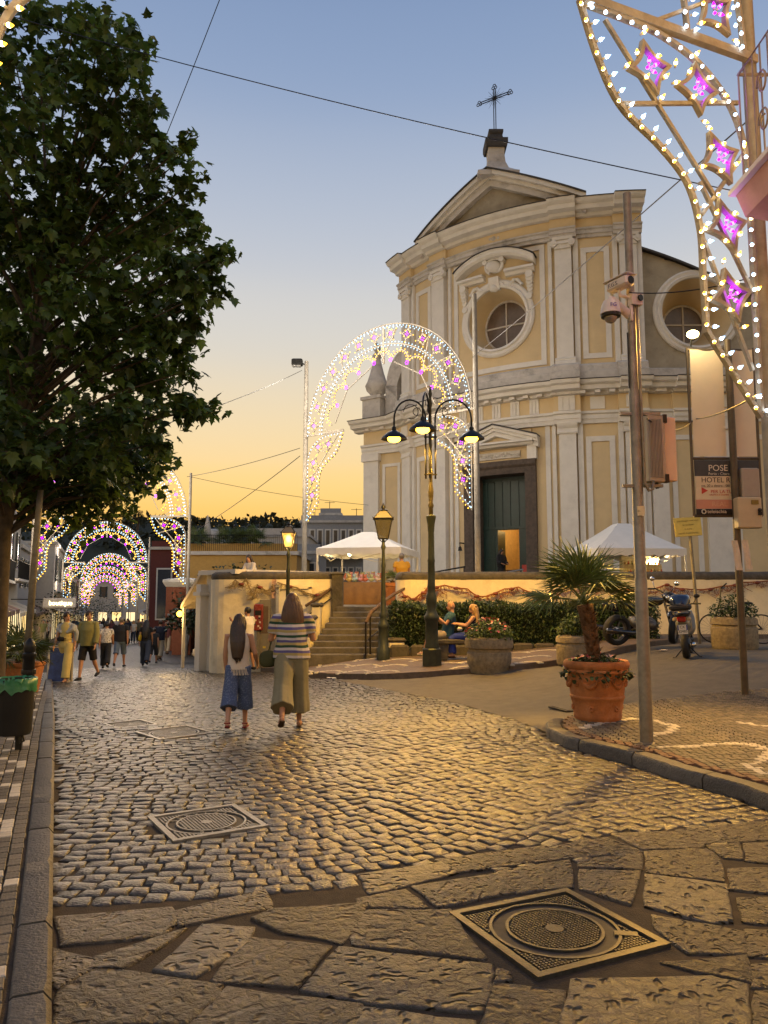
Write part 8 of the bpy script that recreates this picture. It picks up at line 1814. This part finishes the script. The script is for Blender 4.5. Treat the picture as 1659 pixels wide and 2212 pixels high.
def person(label, loc, rz, H=1.72, legs=((18, 8, 0), (-16, 12, -12)), arms=((-14, 6, 12, 0), (16, 6, 18, 0)), lean=3, skin=0, top=None, bottom=None, hair=None, shoes=None, wid=1.0, yaw=0, pitch=0, vox=.013, group=None, seat=None, hipw=1.0):
    """legs, arms: (left, right). leg: swing, knee bend, foot pitch; arm: swing, outward, elbow, inward (degrees). forward is +y"""
    s = H / 1.75; e = empty('person', loc, rz, label, 'person', group); sk = SK[skin]; LE = Matrix.Rotation(R_(-lean), 3, 'X'); piv = Vector((0, 0, .93))
    def up(p_): return LE @ (Vector(p_) - piv) + piv
    J = {}; lowest = 9
    for i, sx in enumerate((-1, 1)):
        sw, kn, fp = [R_(a) for a in legs[i]]; ab = R_(2); hip = Vector((sx * .088, 0, .93)); t = Vector((sx * math.sin(ab), math.sin(sw), -math.cos(sw))); knee = hip + t * .43; a2 = sw - kn; ank = knee + Vector((0, math.sin(a2), -math.cos(a2))) * .42
        f = Vector((sx * .12, math.cos(fp), math.sin(fp))); heel = ank - f * .05 + Vector((0, 0, -.055)); toe = ank + f * .15 + Vector((0, 0, -.06)); J[i] = (hip, knee, ank, heel, toe, f); lowest = min(lowest, heel.z - .025, toe.z - .025)
    dz = -lowest if seat is None else seat - .93 + .09
    def Z(p_): return Vector(p_) + Vector((0, 0, dz))
    AR = {}
    for i, sx in enumerate((-1, 1)):
        sw, ab, el, inw = [R_(a) for a in arms[i]]; sh = Vector((sx * .185 * wid, -.005, 1.415)); d = Vector((sx * math.sin(ab), math.sin(sw) * math.cos(ab), -math.cos(sw) * math.cos(ab))).normalized(); elb = sh + d * .285
        d2 = Vector((-sx * math.sin(inw) + sx * math.sin(ab) * .3, math.sin(sw + el), -math.cos(sw + el))).normalized(); wr = elb + d2 * .245; AR[i] = (sh, elb, wr, d2)
    hd = Matrix.Rotation(R_(yaw), 3, 'Z') @ Matrix.Rotation(R_(-pitch), 3, 'X'); hp = Vector((0, .01, 1.50))
    def head(p_): return Z(up(hd @ Vector(p_) + hp))
    # ---- body, one continuous surface
    B = MB(); TOR = [(.84, .13, .10, 0), (.92, .155 * hipw, .11, 0), (1.02, .145, .10, 0), (1.12, .133, .095, 0), (1.25, .15, .105, .01), (1.36, .165, .10, .005), (1.42, .15, .08, -.005), (1.465, .075, .062, -.005), (1.52, .052, .054, .0), (1.57, .05, .052, .008)]
    etube(B, [Z(up((0, yo, z))) for z, rx, ry, yo in TOR], [(rx * wid if z < 1.45 else rx, ry) for z, rx, ry, yo in TOR], 18)
    B.ball(head((0, -.002, .135)), .1, 16, 12, (.76, .92, 1.1), hd); B.ball(head((0, .035, .07)), .07, 14, 10, (.82, .86, .95), hd); etube(B, [head((0, .075, .125)), head((0, .105, .092)), head((0, .09, .084))], [.008, .016, .012], 8)
    for sx in (-1, 1): B.ball(head((sx * .077, -.005, .105)), .026, 8, 6, (.4, .7, 1), hd)
    for i, sx in enumerate((-1, 1)):
        hip, knee, ank, heel, toe, f = J[i]; etube(B, [Z(hip + Vector((0, 0, .05))), Z(hip.lerp(knee, .3)), Z(hip.lerp(knee, .8)), Z(knee), Z(knee.lerp(ank, .25)), Z(knee.lerp(ank, .7)), Z(ank)], [(.082 * hipw, .085), (.082 * hipw, .085), (.058, .06), (.053, .055), (.054, .06), (.038, .04), (.033, .036)], 12)
        etube(B, [Z(heel + Vector((0, 0, .02))), Z(ank.lerp(heel, .6) + f * .03), Z(toe.lerp(heel, .4) + Vector((0, 0, .02))), Z(toe + Vector((0, 0, .005)))], [(.028, .025), (.034, .036), (.04, .024), (.03, .014)], 10)
        sh, elb, wr, d2 = [up(x) if k < 3 else (LE @ x) for k, x in enumerate(AR[i])]
        etube(B, [Z(sh + Vector((-sx * .05, 0, .0))), Z(sh), Z(sh.lerp(elb, .45)), Z(elb), Z(elb.lerp(wr, .3)), Z(wr)], [.052, .055, .045, .038, .039, .026], 12)
        fr_ = Vector((0, 1, 0)) - d2 * d2.y
        if fr_.length < .2: fr_ = Vector((0, 0, 1)) - d2 * d2.z
        fr_.normalize(); pn = d2.cross(fr_) * sx
        if pn.x * sx > 0: pn = -pn
        palm_ = wr + d2 * .085; etube(B, [Z(wr), Z(wr + d2 * .03), Z(palm_)], [(.026, .02), (.038, .016), (.04, .014)], 10, fr_)
        for q in range(4):
            b_ = palm_ + fr_ * (.028 - q * .019); L = (.072, .08, .075, .06)[q]; m1 = b_ + d2 * L * .5 + pn * .008; m2 = m1 + d2 * L * .42 + pn * .024; B.tube([Z(b_ - d2 * .015), Z(b_), Z(m1), Z(m2)], [.010, .0095, .009, .0075], 7)
        tb = wr + d2 * .03 + fr_ * .03; B.tube([Z(tb - fr_ * .015), Z(tb + fr_ * .018 + d2 * .02), Z(tb + fr_ * .026 + d2 * .05 + pn * .012)], [.013, .011, .008], 7)
    fuse(B, 'body', sk, e, vox, 2, s)
    # ---- face
    for sx in (-1, 1):
        Fm = MB(); Fm.ball(head((sx * .032, .083, .128)) * s, .010 * s, 8, 6); Fm.build('eye', mat('dark_eye', (.02, .014, .01), .3), e, True)
        Fm = MB(); Fm.tube([head((sx * .015, .092, .147)) * s, head((sx * .05, .078, .15)) * s], .0045 * s, 5); Fm.build('eyebrow', MATS['dark_eye'], e, True)
    Fm = MB(); Fm.tube([head((-.022, .090, .055)) * s, head((0, .098, .055)) * s, head((.022, .090, .055)) * s], .006 * s, 6); Fm.build('mouth', mat('lip', (.32, .10, .08), .5), e, True)
    # ---- trousers, shorts, skirt
    if bottom:
        kind, m, ln, loose = bottom; T = MB(); wz = 1.03
        if kind == 'skirt':
            k0, k1 = J[0][1], J[1][1]; lo = (k0 + k1) / 2; etube(T, [Z(up((0, 0, 1.06))), Z(up((0, 0, .95))), Z((0, 0, .80)), Z(Vector((lo.x, lo.y * ln, .93 - .43 * 2 * ln)))], [(.145, .105), (.175 * hipw, .125), (.185 * hipw, .14), (.18 + loose, .15 + loose)], 20)
        else:
            etube(T, [Z(up((0, 0, 1.05))), Z(up((0, 0, .96))), Z((0, 0, .88)), Z((0, 0, .83))], [(.145 * wid, .105), (.168 * hipw * wid, .122), (.172 * hipw, .122), (.14, .10)], 18)
            for i in (0, 1):
                hip, knee, ank = J[i][:3]; n = 8; P = []; Rr = []
                for q in range(n):
                    f = ln * q / (n - 1); p_ = hip.lerp(knee, f * 2) if f < .5 else knee.lerp(ank, (f - .5) * 2); base = (.093 - .03 * min(1, f * 2)) * (hipw if f < .3 else 1) if f < .5 else .066 - .024 * (f - .5) * 2; P.append(Z(p_)); Rr.append(base + .012 + loose * f + .004 * math.sin(q * 2.1 + i))
                P[0] = Z(hip + Vector((0, 0, .03))); dn_ = (P[-1] - P[-2]).normalized()
                for back, thin in ((.0, .018), (.05, .020), (.10, .024)): P.append(P[n - 1] - dn_ * back - dn_ * .002); Rr.append(max(.01, Rr[n - 1] - thin))
                etube(T, P, Rr, 28, None, True, min(.09, loose * 1.1), i * 2.0)
        fuse(T, 'trousers' if kind == 'legs' and ln > .6 else 'shorts' if kind == 'legs' else 'skirt', m, e, vox, 3, s)
    # ---- shirt
    if top:
        m, hem, sl, loose = top; T = MB(); TS = [(hem, .150 * hipw, .112), (max(hem + .05, .98), .150 * hipw, .11), (1.12, .142, .104), (1.25, .158, .114), (1.36, .172, .108), (1.43, .152, .085), (1.465, .085, .068), (1.485, .072, .064)]
        TS = [t_ for t_ in TS if t_[0] >= hem]
        etube(T, [Z(up((0, 0, z))) for z, a, b in TS], [((a + .010 + (loose if z < 1.3 else 0)) * (wid if z < 1.45 else 1), b + .012 + (loose if z < 1.3 else 0)) for z, a, b in TS], 20)
        for i, sx in enumerate((-1, 1)):
            if sl <= 0: break
            sh, elb, wr, d2 = [up(x) if k < 3 else (LE @ x) for k, x in enumerate(AR[i])]; P = [Z(sh + Vector((-sx * .07, 0, .005))), Z(sh)]; Rr = [.066, .068]
            for q in range(1, 6):
                f = sl * q / 5; P.append(Z(sh.lerp(elb, f * 2) if f < .5 else elb.lerp(wr, (f - .5) * 2))); Rr.append(.064 - .016 * f + loose * .5)
            etube(T, P, Rr, 12)
        fuse(T, 'shirt', m, e, vox, 2, s)
    # ---- hair
    if hair:
        m, kind = hair; h_ = MB()
        if kind != 'bald':
            h_.ball(head((0, -.014, .150)), .106, 18, 12, (.86, .95, 1.0), hd)
            if kind in ('long', 'bob', 'curly'):
                L = {'long': .40, 'bob': .23, 'curly': .22}[kind]; n = 8; P = [head((0, -.03, .135))] ; Rr = [(.092, .085)]
                for q in range(1, n): f = q / (n - 1); a_ = head((.0, -.055 - .04 * math.sin(f * 2.2), .135)) + Vector((0, 0, -(L + .16) * f)); b_ = Z(up((0, -.15, 1.635 - (L + .16) * f))); P.append(a_.lerp(b_, min(1, f * 1.6)) if kind == 'long' else a_); w_ = {'long': .105 + .03 * math.sin(f * 3) - .03 * f, 'bob': .112 + .04 * math.sin(f * 2.4), 'curly': .11 + .03 * f}[kind]; Rr.append((w_, .06 if kind != 'curly' else .08))
                etube(h_, P, Rr, 16)
                for sx in (-1, 1): etube(h_, [head((sx * .062, .0, .17)), head((sx * .082, .0, .10)), head((sx * .085, -.01, .02)), head((sx * .08, -.03, -.06 if kind == 'long' else -.03))], [.03, .035, .035, .02], 8)
                if kind == 'long':
                    for q in range(9): x_ = -.08 + q * .02; h_.tube([P[-3] + Vector((x_, -.02, 0)), P[-1] + Vector((x_ * .8, -.02 + rnd.uniform(-.015, .015), -rnd.uniform(.02, .10)))], [.016, .003], 6)
                if kind == 'curly':
                    for q in range(60): a = rnd.uniform(0, 6.28); h_.ball(head((.10 * math.cos(a), -.03 + .09 * math.sin(a) if math.sin(a) < .3 else -.03, rnd.uniform(-.08, .2))), rnd.uniform(.02, .035), 6, 5)
            if kind == 'bun': h_.ball(head((0, -.12, .13)), .045, 10, 8)
            if kind == 'tail': etube(h_, [head((0, -.10, .16)), head((0, -.14, .10)), head((0, -.13, -.06))], [.03, .035, .012], 8)
            fuse(h_, 'hair', m, e, vox, 1, s)
            # clear the face: hair sits behind the hairline because the skull cap is set back
    # ---- shoes
    if shoes:
        m, kind = shoes
        for i in (0, 1):
            hip, knee, ank, heel, toe, f = J[i]; S = MB()
            if kind == 'shoe': etube(S, [Z(heel + Vector((0, 0, .015)) - f * .015), Z(ank.lerp(heel, .6) + f * .02 + Vector((0, 0, .0))), Z(toe.lerp(heel, .4) + Vector((0, 0, .018))), Z(toe + f * .02 + Vector((0, 0, .004)))], [(.036, .036), (.044, .048), (.048, .034), (.036, .022)], 12)
            else:
                u_ = f.cross(Vector((1, 0, 0))).normalized(); u_ = u_ if u_.z > 0 else -u_
                etube(S, [Z(heel - f * .02 - u_ * .012), Z(heel.lerp(toe, .4) - u_ * .012), Z(toe.lerp(heel, .2) - u_ * .008), Z(toe + f * .02 - u_ * .006)], [(.036, .012), (.036, .012), (.046, .012), (.032, .012)], 12)
                S.tube([Z(toe.lerp(heel, .3) + Vector((sx_2 * .04, 0, .0))) for sx_2 in (-1, -.5)] + [Z(toe.lerp(heel, .3) + u_ * .045)] + [Z(toe.lerp(heel, .3) + Vector((sx_2 * .04, 0, 0))) for sx_2 in (.5, 1)], .012, 6)
                if kind == 'strap': S.tube([Z(ank + Vector((.04 * math.cos(a), .04 * math.sin(a), -.01))) for a in [q * .7 for q in range(9)]], .014, 6, closed=True)
            fuse(S, 'shoe' if kind == 'shoe' else 'sandal', m, e, max(.008, vox * .7), 1, s)
    e['joints_z'] = dz
    return e, (lambda p_: Matrix.Rotation(rz, 3, 'Z') @ (Z(up(p_)) * s) + Vector(loc)), s
def gp(u, v, dz=.012): p_ = ong(u, v); return Vector((p_.x, p_.y, zg(p_.x, p_.y) + dz))
def bag(name, label, c, d, m, strap=None, rz=0, cat='bag', soft=.03):
    e = empty(name, c, rz, label, cat); o_ = blob('pouch', sym([(x * d[0] / 2, d[1] / 2, z * d[2] / 2) for x in (-1, 1) for z in (-1, 1)] + [(x * d[0] * .35, d[1] / 2, d[2] * .5) for x in (-1, 1)]), m, e, 2)
    if strap: mb = MB(); Mi = Matrix.Rotation(-rz, 3, 'Z'); mb.tube([Mi @ (Vector(p_) - Vector(c)) for p_ in strap], .009, 5); mb.build('strap', m, e)
    return e
H_AUB = hair_mat('hair_auburn', (.085, .038, .016)); H_BRN = hair_mat('hair_brown', (.035, .019, .011)); H_BLK = hair_mat('hair_black', (.012, .009, .008)); H_BLO = hair_mat('hair_blond', (.36, .22, .09)); H_GRY = hair_mat('hair_grey', (.16, .14, .12))
STR = stripes('cloth_striped', [(.02, .07, .04), (.50, .46, .44), (.36, .29, .11), (.10, .09, .24), (.52, .48, .46), (.02, .06, .035), (.38, .31, .13), (.09, .08, .22), (.50, .47, .46)], .28, 0)
OLV = cloth('olive_linen', (.22, .20, .12)); WHT = cloth('off_white', (.60, .54, .46)); BLU = floral('blue_dotted', (.06, .09, .18), [(.12, .16, .26)], 60); BLKC = cloth('black', (.012, .012, .014)); NAVY = cloth('navy', (.016, .02, .035)); YEL = cloth('pale_yellow', (.56, .46, .18)); GRN = cloth('olive_green', (.24, .23, .09)); BEI = cloth('beige', (.40, .33, .22)); DEN = cloth('denim', (.10, .14, .20)); JEA = cloth('dark_jeans', (.03, .04, .065)); WHTT = cloth('white', (.62, .58, .52)); MUST = cloth('mustard', (.48, .25, .02)); TEAL = cloth('teal_blue', (.02, .07, .11)); COB = cloth('cobalt', (.015, .035, .26)); KHA = cloth('khaki_green', (.10, .09, .05)); MAR = cloth('maroon', (.12, .04, .04))
SH_BLK = cloth('shoe_black', (.012, .012, .012)); SH_RED = cloth('sandal_red', (.20, .015, .02)); SH_BRN = cloth('sandal_brown', (.08, .045, .025))
PATT = floral('white_black_print', (.55, .52, .47), [(.04, .04, .045), (.5, .47, .42)], 22); FLOW = floral('dark_flower_print', (.02, .02, .025), [(.55, .5, .45), (.45, .04, .03), (.6, .55, .5)], 9); FLO2 = floral('pale_flower_print', (.28, .20, .17), [(.45, .15, .12), (.4, .33, .25)], 14)
# woman in stripes and girl, walking away
P1 = gp(646, 1577); w1, j1, s1 = person('woman from behind in a striped knit top and wide olive trousers', P1 + Vector((-.10, .0, 0)), R_(6), 1.64, ((-22, 22, -26), (13, 4, 0)), ((6, 14, 92, 10), (4, 14, 96, 10)), 3, 1, (STR, .90, .34, .022), ('legs', OLV, .85, .09), (H_AUB, 'bob'), (SH_BRN, 'sandal'), 1.13, 4, 4, .0085, None, None, 1.22)
bag('handbag', 'dark green triangular handbag at the hip of the woman in stripes', j1((-.30, .02, .90)), (.24, .08, .22), cloth('green_bag', (.05, .055, .02)), [j1((-.30, .02, 1.0)), j1((-.24, .0, 1.2)), j1((-.15, -.02, 1.44))], R_(20), soft=.03)
P2 = gp(512, 1578); w2, j2, s2 = person('long-haired girl from behind in a white fringed top and blue culottes', P2, R_(4), 1.38, ((-17, 16, -14), (10, 4, 0)), ((4, 7, 10, 4), (2, 16, 50, 0)), 2, 2, (WHT, .90, 0, .02), ('legs', BLU, .74, .075), (H_BRN, 'long'), (SH_RED, 'strap'), .92, -18, 6, .0085, None, None, 1.0)
mb = MB()                                   # fringe of the top
for q in range(46): a = 2 * math.pi * q / 46; p_ = Vector((.182 * math.cos(a) * .95, .142 * math.sin(a), .925)); mb.tube([p_, p_ + Vector((0, 0, -.06)), p_ + Vector((rnd.uniform(-.01, .01), 0, -.10))], .0065, 4)
mb.v = [tuple((Vector(v_) + Vector((0, 0, w2['joints_z']))) * s2) for v_ in mb.v]; mb.build('fringe', WHT, w2, kind='stuff')
# couple walking towards the camera
G = 'people strolling along the street'; V180 = math.pi
P3 = gp(139, 1474); w3, j3, s3 = person('woman in pale yellow trousers with a light blue cardigan over her shoulders', P3, V180 + R_(-8), 1.70, ((12, 4, 0), (-18, 24, -14)), ((-6, 9, 10, 0), (8, 10, 16, 0)), 0, 0, (YEL, 1.04, 0, .004), ('legs', YEL, .97, .045), (H_BRN, 'tail'), (SH_BRN, 'sandal'), .9, 55, 0, .012, G)
mb = MB(); etube(mb, [(0, -.01, 1.22), (0, -.01, 1.34), (0, 0, 1.44), (0, 0, 1.475)], [(.20, .13), (.20, .125), (.16, .09), (.085, .07)], 18)
for sx in (-1, 1): etube(mb, [(sx * .17, -.0, 1.42), (sx * .2, .06, 1.3), (sx * .06, .12, 1.22)], [.06, .055, .03], 10); etube(mb, [(sx * .19, -.02, 1.4), (sx * .25, -.03, 1.2), (sx * .24, -.04, 1.02)], [.05, .06, .04], 10)
mb.v = [tuple(Vector(v_) + Vector((0, 0, w3['joints_z']))) for v_ in mb.v]; fuse(mb, 'cardigan', cloth('light_blue_knit', (.36, .39, .42)), w3, .012, 2, s3)
bag('waist_bag', 'black waist bag worn by the woman in yellow trousers', j3((.06, .15, 1.07)), (.2, .07, .12), BLKC, [j3((.15, .1, 1.1)), j3((.17, 0, 1.12)), j3((0, -.12, 1.12)), j3((-.16, 0, 1.1)), j3((-.03, .14, 1.08))], V180)
P4 = gp(187, 1470); person('man in an olive linen shirt and black shorts holding hands while walking', P4, V180 + R_(-6), 1.76, ((-16, 22, -12), (14, 4, 0)), ((6, 9, 14, 0), (-4, 14, 12, 0)), 0, 0, (GRN, .86, .95, .03), ('legs', BLKC, .50, .03), (H_BRN, 'short'), (SH_BLK, 'shoe'), 1.04, 40, 0, .012, G)
# walking away
P5 = gp(227, 1446); person('woman with a bun in a black and white print top and black trousers', P5, R_(14), 1.60, ((16, 4, 0), (-20, 22, -16)), ((-12, 6, 10, 0), (14, 6, 14, 0)), 2, 1, (PATT, .96, .26, .02), ('legs', BLKC, .96, .035), (H_BLK, 'bun'), (SH_BLK, 'shoe'), 1.0, 10, 0, .014, G, None, 1.08)
P6 = gp(258, 1443); w6, j6, s6 = person('man in a black t-shirt and pale denim shorts with a sling bag', P6, R_(8), 1.78, ((-20, 20, -14), (16, 4, 0)), ((12, 8, 14, 0), (-14, 8, 10, 0)), 2, 1, (BLKC, .90, .26, .025), ('legs', DEN, .55, .03), (H_GRY, 'short'), (SH_BLK, 'shoe'), 1.10, 0, 0, .014, G)
bag('sling_bag', 'black sling bag on the hip of the man in denim shorts', j6((.24, -.02, .92)), (.2, .08, .22), BLKC, [j6((.22, -.04, 1.05)), j6((.05, -.15, 1.25)), j6((-.12, -.10, 1.45))])
P7 = gp(313, 1440); w7, j7, s7 = person('woman with long dark hair in a black top and flared jeans', P7, R_(10), 1.70, ((16, 4, 0), (-22, 20, -16)), ((-10, 7, 8, 0), (12, 7, 14, 0)), 2, 1, (BLKC, .95, .22, .01), ('legs', JEA, .98, .04), (H_BLK, 'long'), (SH_BLK, 'shoe'), .96, 8, 0, .014, G, None, 1.06)
bag('shoulder_bag', 'bright yellow shoulder bag hanging from the woman in jeans', j7((-.2, -.03, 1.07)), (.12, .26, .26), cloth('bright_yellow', (.58, .40, .02)), [j7((-.2, .05, 1.18)), j7((-.16, .0, 1.44)), j7((-.2, -.1, 1.18))])
P8 = gp(331, 1434); person('boy in a black t-shirt and long black shorts', P8, R_(6), 1.42, ((-18, 18, -12), (14, 4, 0)), ((10, 6, 10, 0), (-12, 6, 12, 0)), 2, 1, (BLKC, .88, .26, .03), ('legs', BLKC, .60, .035), (H_BRN, 'short'), (SH_BLK, 'shoe'), .95, 0, 0, .015, G)
P9 = gp(344, 1428); person('tall man in a navy shirt and beige trousers', P9, R_(5), 1.80, ((14, 4, 0), (-18, 18, -14)), ((-10, 7, 12, 0), (10, 7, 12, 0)), 2, 1, (NAVY, .88, .30, .03), ('legs', BEI, .96, .035), (H_BRN, 'short'), (SH_BRN, 'shoe'), 1.1, 0, 0, .015, G)
P10 = gp(361, 1414); person('bald man in a maroon shirt further down the street', P10, R_(0), 1.72, top=(MAR, .88, .28, .02), bottom=('legs', BEI, .95, .02), hair=(H_GRY, 'bald'), shoes=(SH_BRN, 'shoe'), skin=1, vox=.017, group=G)
P11 = gp(386, 1408); person('woman in a long pale flowered dress by the kerb', P11, R_(5), 1.60, top=(FLO2, .9, .24, .02), bottom=('skirt', FLO2, .8, .05), hair=(H_GRY, 'bob'), shoes=(SH_BRN, 'sandal'), skin=1, vox=.017, group=G)
P12 = gp(397, 1416); person('woman in a khaki top and white trousers near the pole', P12 + Vector((-.0, .4, .1)), R_(-20), 1.60, top=(KHA, .92, .9, .02), bottom=('legs', WHTT, .92, .03), hair=(H_BLO, 'bob'), shoes=(SH_BLK, 'shoe'), skin=1, vox=.016, group=G)
P13 = gp(437, 1443); w13, j13, s13 = person('woman in a dark flower-print t-shirt and black cropped trousers carrying a bag', P13, V180 + R_(38), 1.62, ((10, 6, 0), (-14, 14, -6)), ((-4, 8, 10, 0), (6, 10, 30, 20)), 0, 2, (FLOW, .93, .26, .02), ('legs', BLKC, .86, .015), (H_BLK, 'bun'), (SH_BRN, 'sandal'), 1.05, 20, 0, .013, G, None, 1.05)
bag('shopping_bag', 'white plastic shopping bag held by the woman in the flower t-shirt', j13((.30, .02, .58)), (.22, .10, .30), WHTT, [j13((.26, .02, .72)), j13((.24, .02, .80))], R_(30))
g = at(535, 1410, 21.8); person('man in a white t-shirt and black shorts facing the ticket machine', Vector((g.x, g.y, zg(g.x, g.y) + .12)), R_(60), 1.76, ((4, 2, 0), (-6, 6, 0)), ((40, 10, 95, 0), (10, 8, 40, 0)), 2, 1, (WHTT, .90, .26, .03), ('legs', BLKC, .50, .03), (H_BLK, 'short'), (SH_BLK, 'shoe'), 1.06, 10, 0, .013, G)
# girl leaning on the parapet
g = at(549, 1240, 23.75); w15, j15, s15 = person('girl in a white hooded top leaning on the terrace wall', Vector((g.x, g.y, PZ)), V180 + R_(-35), 1.62, ((0, 2, 0), (6, 8, 0)), ((50, 10, 60, 30), (45, 10, 70, 30)), 24, 0, (WHTT, .92, .95, .025), ('legs', JEA, .97, .02), (H_BRN, 'long'), (SH_BLK, 'shoe'), .95, 15, -20, .012)
g = at(868, 1300, 25.2); person('man in a mustard t-shirt and white trousers seen from behind on the square', Vector((g.x, g.y, PZ)), R_(12), 1.72, ((14, 4, 0), (-14, 16, -10)), ((-8, 12, 20, 0), (8, 12, 30, 0)), 2, 1, (MUST, .88, .28, .03), ('legs', WHTT, .96, .03), (H_GRY, 'short'), (SH_BRN, 'shoe'), 1.12, 12, 0, .013)
g = A3(math.degrees(-.15 / RW), -.35, FZ); person('dark figure standing in the lit church doorway', Vector((g.x, g.y, FZ)), R_(-150), 1.66, ((2, 2, 0), (-2, 2, 0)), ((10, 8, 60, 20), (10, 8, 60, 20)), 2, 1, (BLKC, .90, .9, .05), ('skirt', BLKC, .92, .06), (H_BLK, 'bob'), (SH_BLK, 'shoe'), 1.0, 10, 8, .016)
# bench and the seated pair
bq = at(978, 1412, 18.6); zb_ = zg(bq.x, bq.y) + .112; bench = empty('stone_bench', (bq.x, bq.y, zb_), R_(4), 'low grey stone bench in front of the hedge', 'bench')
mb = MB(); mb.rbox((.3, 0, .42), (1.75, .48, .12), .03); mb.build('seat', m_cope, bench)
for sx in (-.25, .85): mb = MB(); mb.rbox((sx, 0, .18), (.22, .40, .38), .02); mb.build('leg', m_cope, bench)
person('bald man in a teal t-shirt sitting with folded arms on the bench', Vector((bq.x - .12, bq.y + .12, zb_)), R_(96), 1.72, ((84, 88, 0), (88, 70, 0)), ((28, 8, 95, 60), (26, 8, 92, 60)), -12, 2, (TEAL, .88, .28, .03), ('legs', BEI, .55, .03), (H_GRY, 'bald'), (WHTT, 'sandal'), 1.1, -10, 14, .011, None, .50)
w18, j18, s18 = person('blond curly-haired woman in black top and cobalt trousers sitting on the bench', Vector((bq.x + .38, bq.y - .06, zb_)), R_(84), 1.64, ((86, 86, 0), (80, 84, 0)), ((26, 8, 62, 22), (30, 8, 58, 22)), -14, 2, (BLKC, .92, 0, .01), ('legs', COB, .96, .03), (H_BLO, 'curly'), (SH_BRN, 'sandal'), 1.02, 10, 22, .011, None, .50, 1.1)
bag('clutch_bag', 'small white purse on the lap of the blond woman', j18((-.02, .26, 1.04)), (.14, .2, .1), WHTT)
# more people far down the street
farp = [(92, 1396, 1.72, GRN, BEI, H_GRY), (101, 1392, 1.62, PATT, BLKC, H_BLK), (204, 1396, 1.7, BEI, JEA, H_BRN), (214, 1392, 1.62, WHTT, DEN, H_BRN), (240, 1390, 1.66, MAR, BLKC, H_BLK), (275, 1392, 1.75, NAVY, BEI, H_BRN), (287, 1390, 1.6, WHT, JEA, H_BLO), (298, 1389, 1.7, KHA, BLKC, H_BLK), (172, 1385, 1.7, TEAL, BEI, H_BRN), (190, 1383, 1.6, YEL, WHTT, H_BLK), (250, 1382, 1.72, WHTT, JEA, H_GRY), (268, 1381, 1.62, MUST, DEN, H_BRN), (222, 1380, 1.7, BLKC, BEI, H_BLK), (306, 1382, 1.66, FLO2, BLKC, H_BRN), (160, 1378, 1.7, NAVY, DEN, H_BRN), (232, 1374, 1.7, WHT, BLKC, H_BLK)]
for k, (u, v, h, a, b, c) in enumerate(farp):
    nm = {GRN: 'olive', PATT: 'black and white', BEI: 'beige', WHTT: 'white', MAR: 'maroon', NAVY: 'navy', WHT: 'off-white', KHA: 'khaki', TEAL: 'teal', YEL: 'pale yellow', MUST: 'mustard', BLKC: 'black', FLO2: 'flowered'}[a]; nb = {BEI: 'beige', BLKC: 'black', JEA: 'dark jeans', DEN: 'denim', WHTT: 'white'}[b]
    person('small far-off stroller in %s top and %s trousers under the arches' % (nm, nb), gp(u, v), rnd.choice((0, V180)) + rnd.uniform(-.3, .3), h, top=(a, .9, .28, .02), bottom=('legs', b, .95, .02), hair=(c, rnd.choice(('short', 'bob'))), shoes=(SH_BLK, 'shoe'), skin=k % 3, vox=.024, group='strollers far down the street')
# cat
cp_ = gp(1137, 1391, .12); cat = empty('cat', cp_, R_(170), 'black and white cat standing at the foot of the hedge', 'cat'); m_cat = mat('black_cat_fur', (.012, .011, .010), .8, bump=.4, bscale=60); m_catw = mat('white_cat_fur', (.62, .56, .48), .85, bump=.4, bscale=60)
mb = MB(); etube(mb, [(-.20, 0, .19), (-.14, 0, .20), (-.02, 0, .19), (.1, 0, .20), (.17, 0, .22), (.22, 0, .26)], [(.03, .04), (.055, .065), (.058, .068), (.05, .066), (.04, .05), (.035, .04)], 12, (0, 1, 0)); mb.ball((.25, 0, .285), .048, 12, 8, (1, .95, .9))
for sy in (-1, 1):
    mb.add([(.235, sy * .04, .315), (.262, sy * .018, .322), (.24, sy * .038, .36), (.232, sy * .018, .318)], [(0, 1, 2), (1, 3, 2), (3, 0, 2)])
    etube(mb, [(.13, sy * .035, .19), (.14, sy * .035, .09), (.135, sy * .035, .02), (.16, sy * .035, .008)], [.026, .016, .014, .014], 8); etube(mb, [(-.14, sy * .04, .19), (-.10, sy * .042, .13), (-.17, sy * .042, .08), (-.15, sy * .042, .02), (-.125, sy * .042, .008)], [.04, .03, .016, .014, .014], 8)
mb.tube([(-.20, 0, .2), (-.27, 0, .24), (-.30, .02, .32), (-.27, .03, .38)], [.016, .013, .011, .006], 7); fuse(mb, 'body', m_cat, cat, .008, 2)
mb = MB(); mb.ball((.165, 0, .19), .055, 10, 8, (.8, .8, 1.2)); mb.ball((.285, 0, .272), .024, 8, 6)
for sy in (-1, 1): etube(mb, [(.14, sy * .035, .14), (.14, sy * .035, .06), (.135, sy * .035, .02), (.162, sy * .035, .008)], [.02, .018, .016, .016], 8)
mb.build('white_patches', m_catw, cat, True)
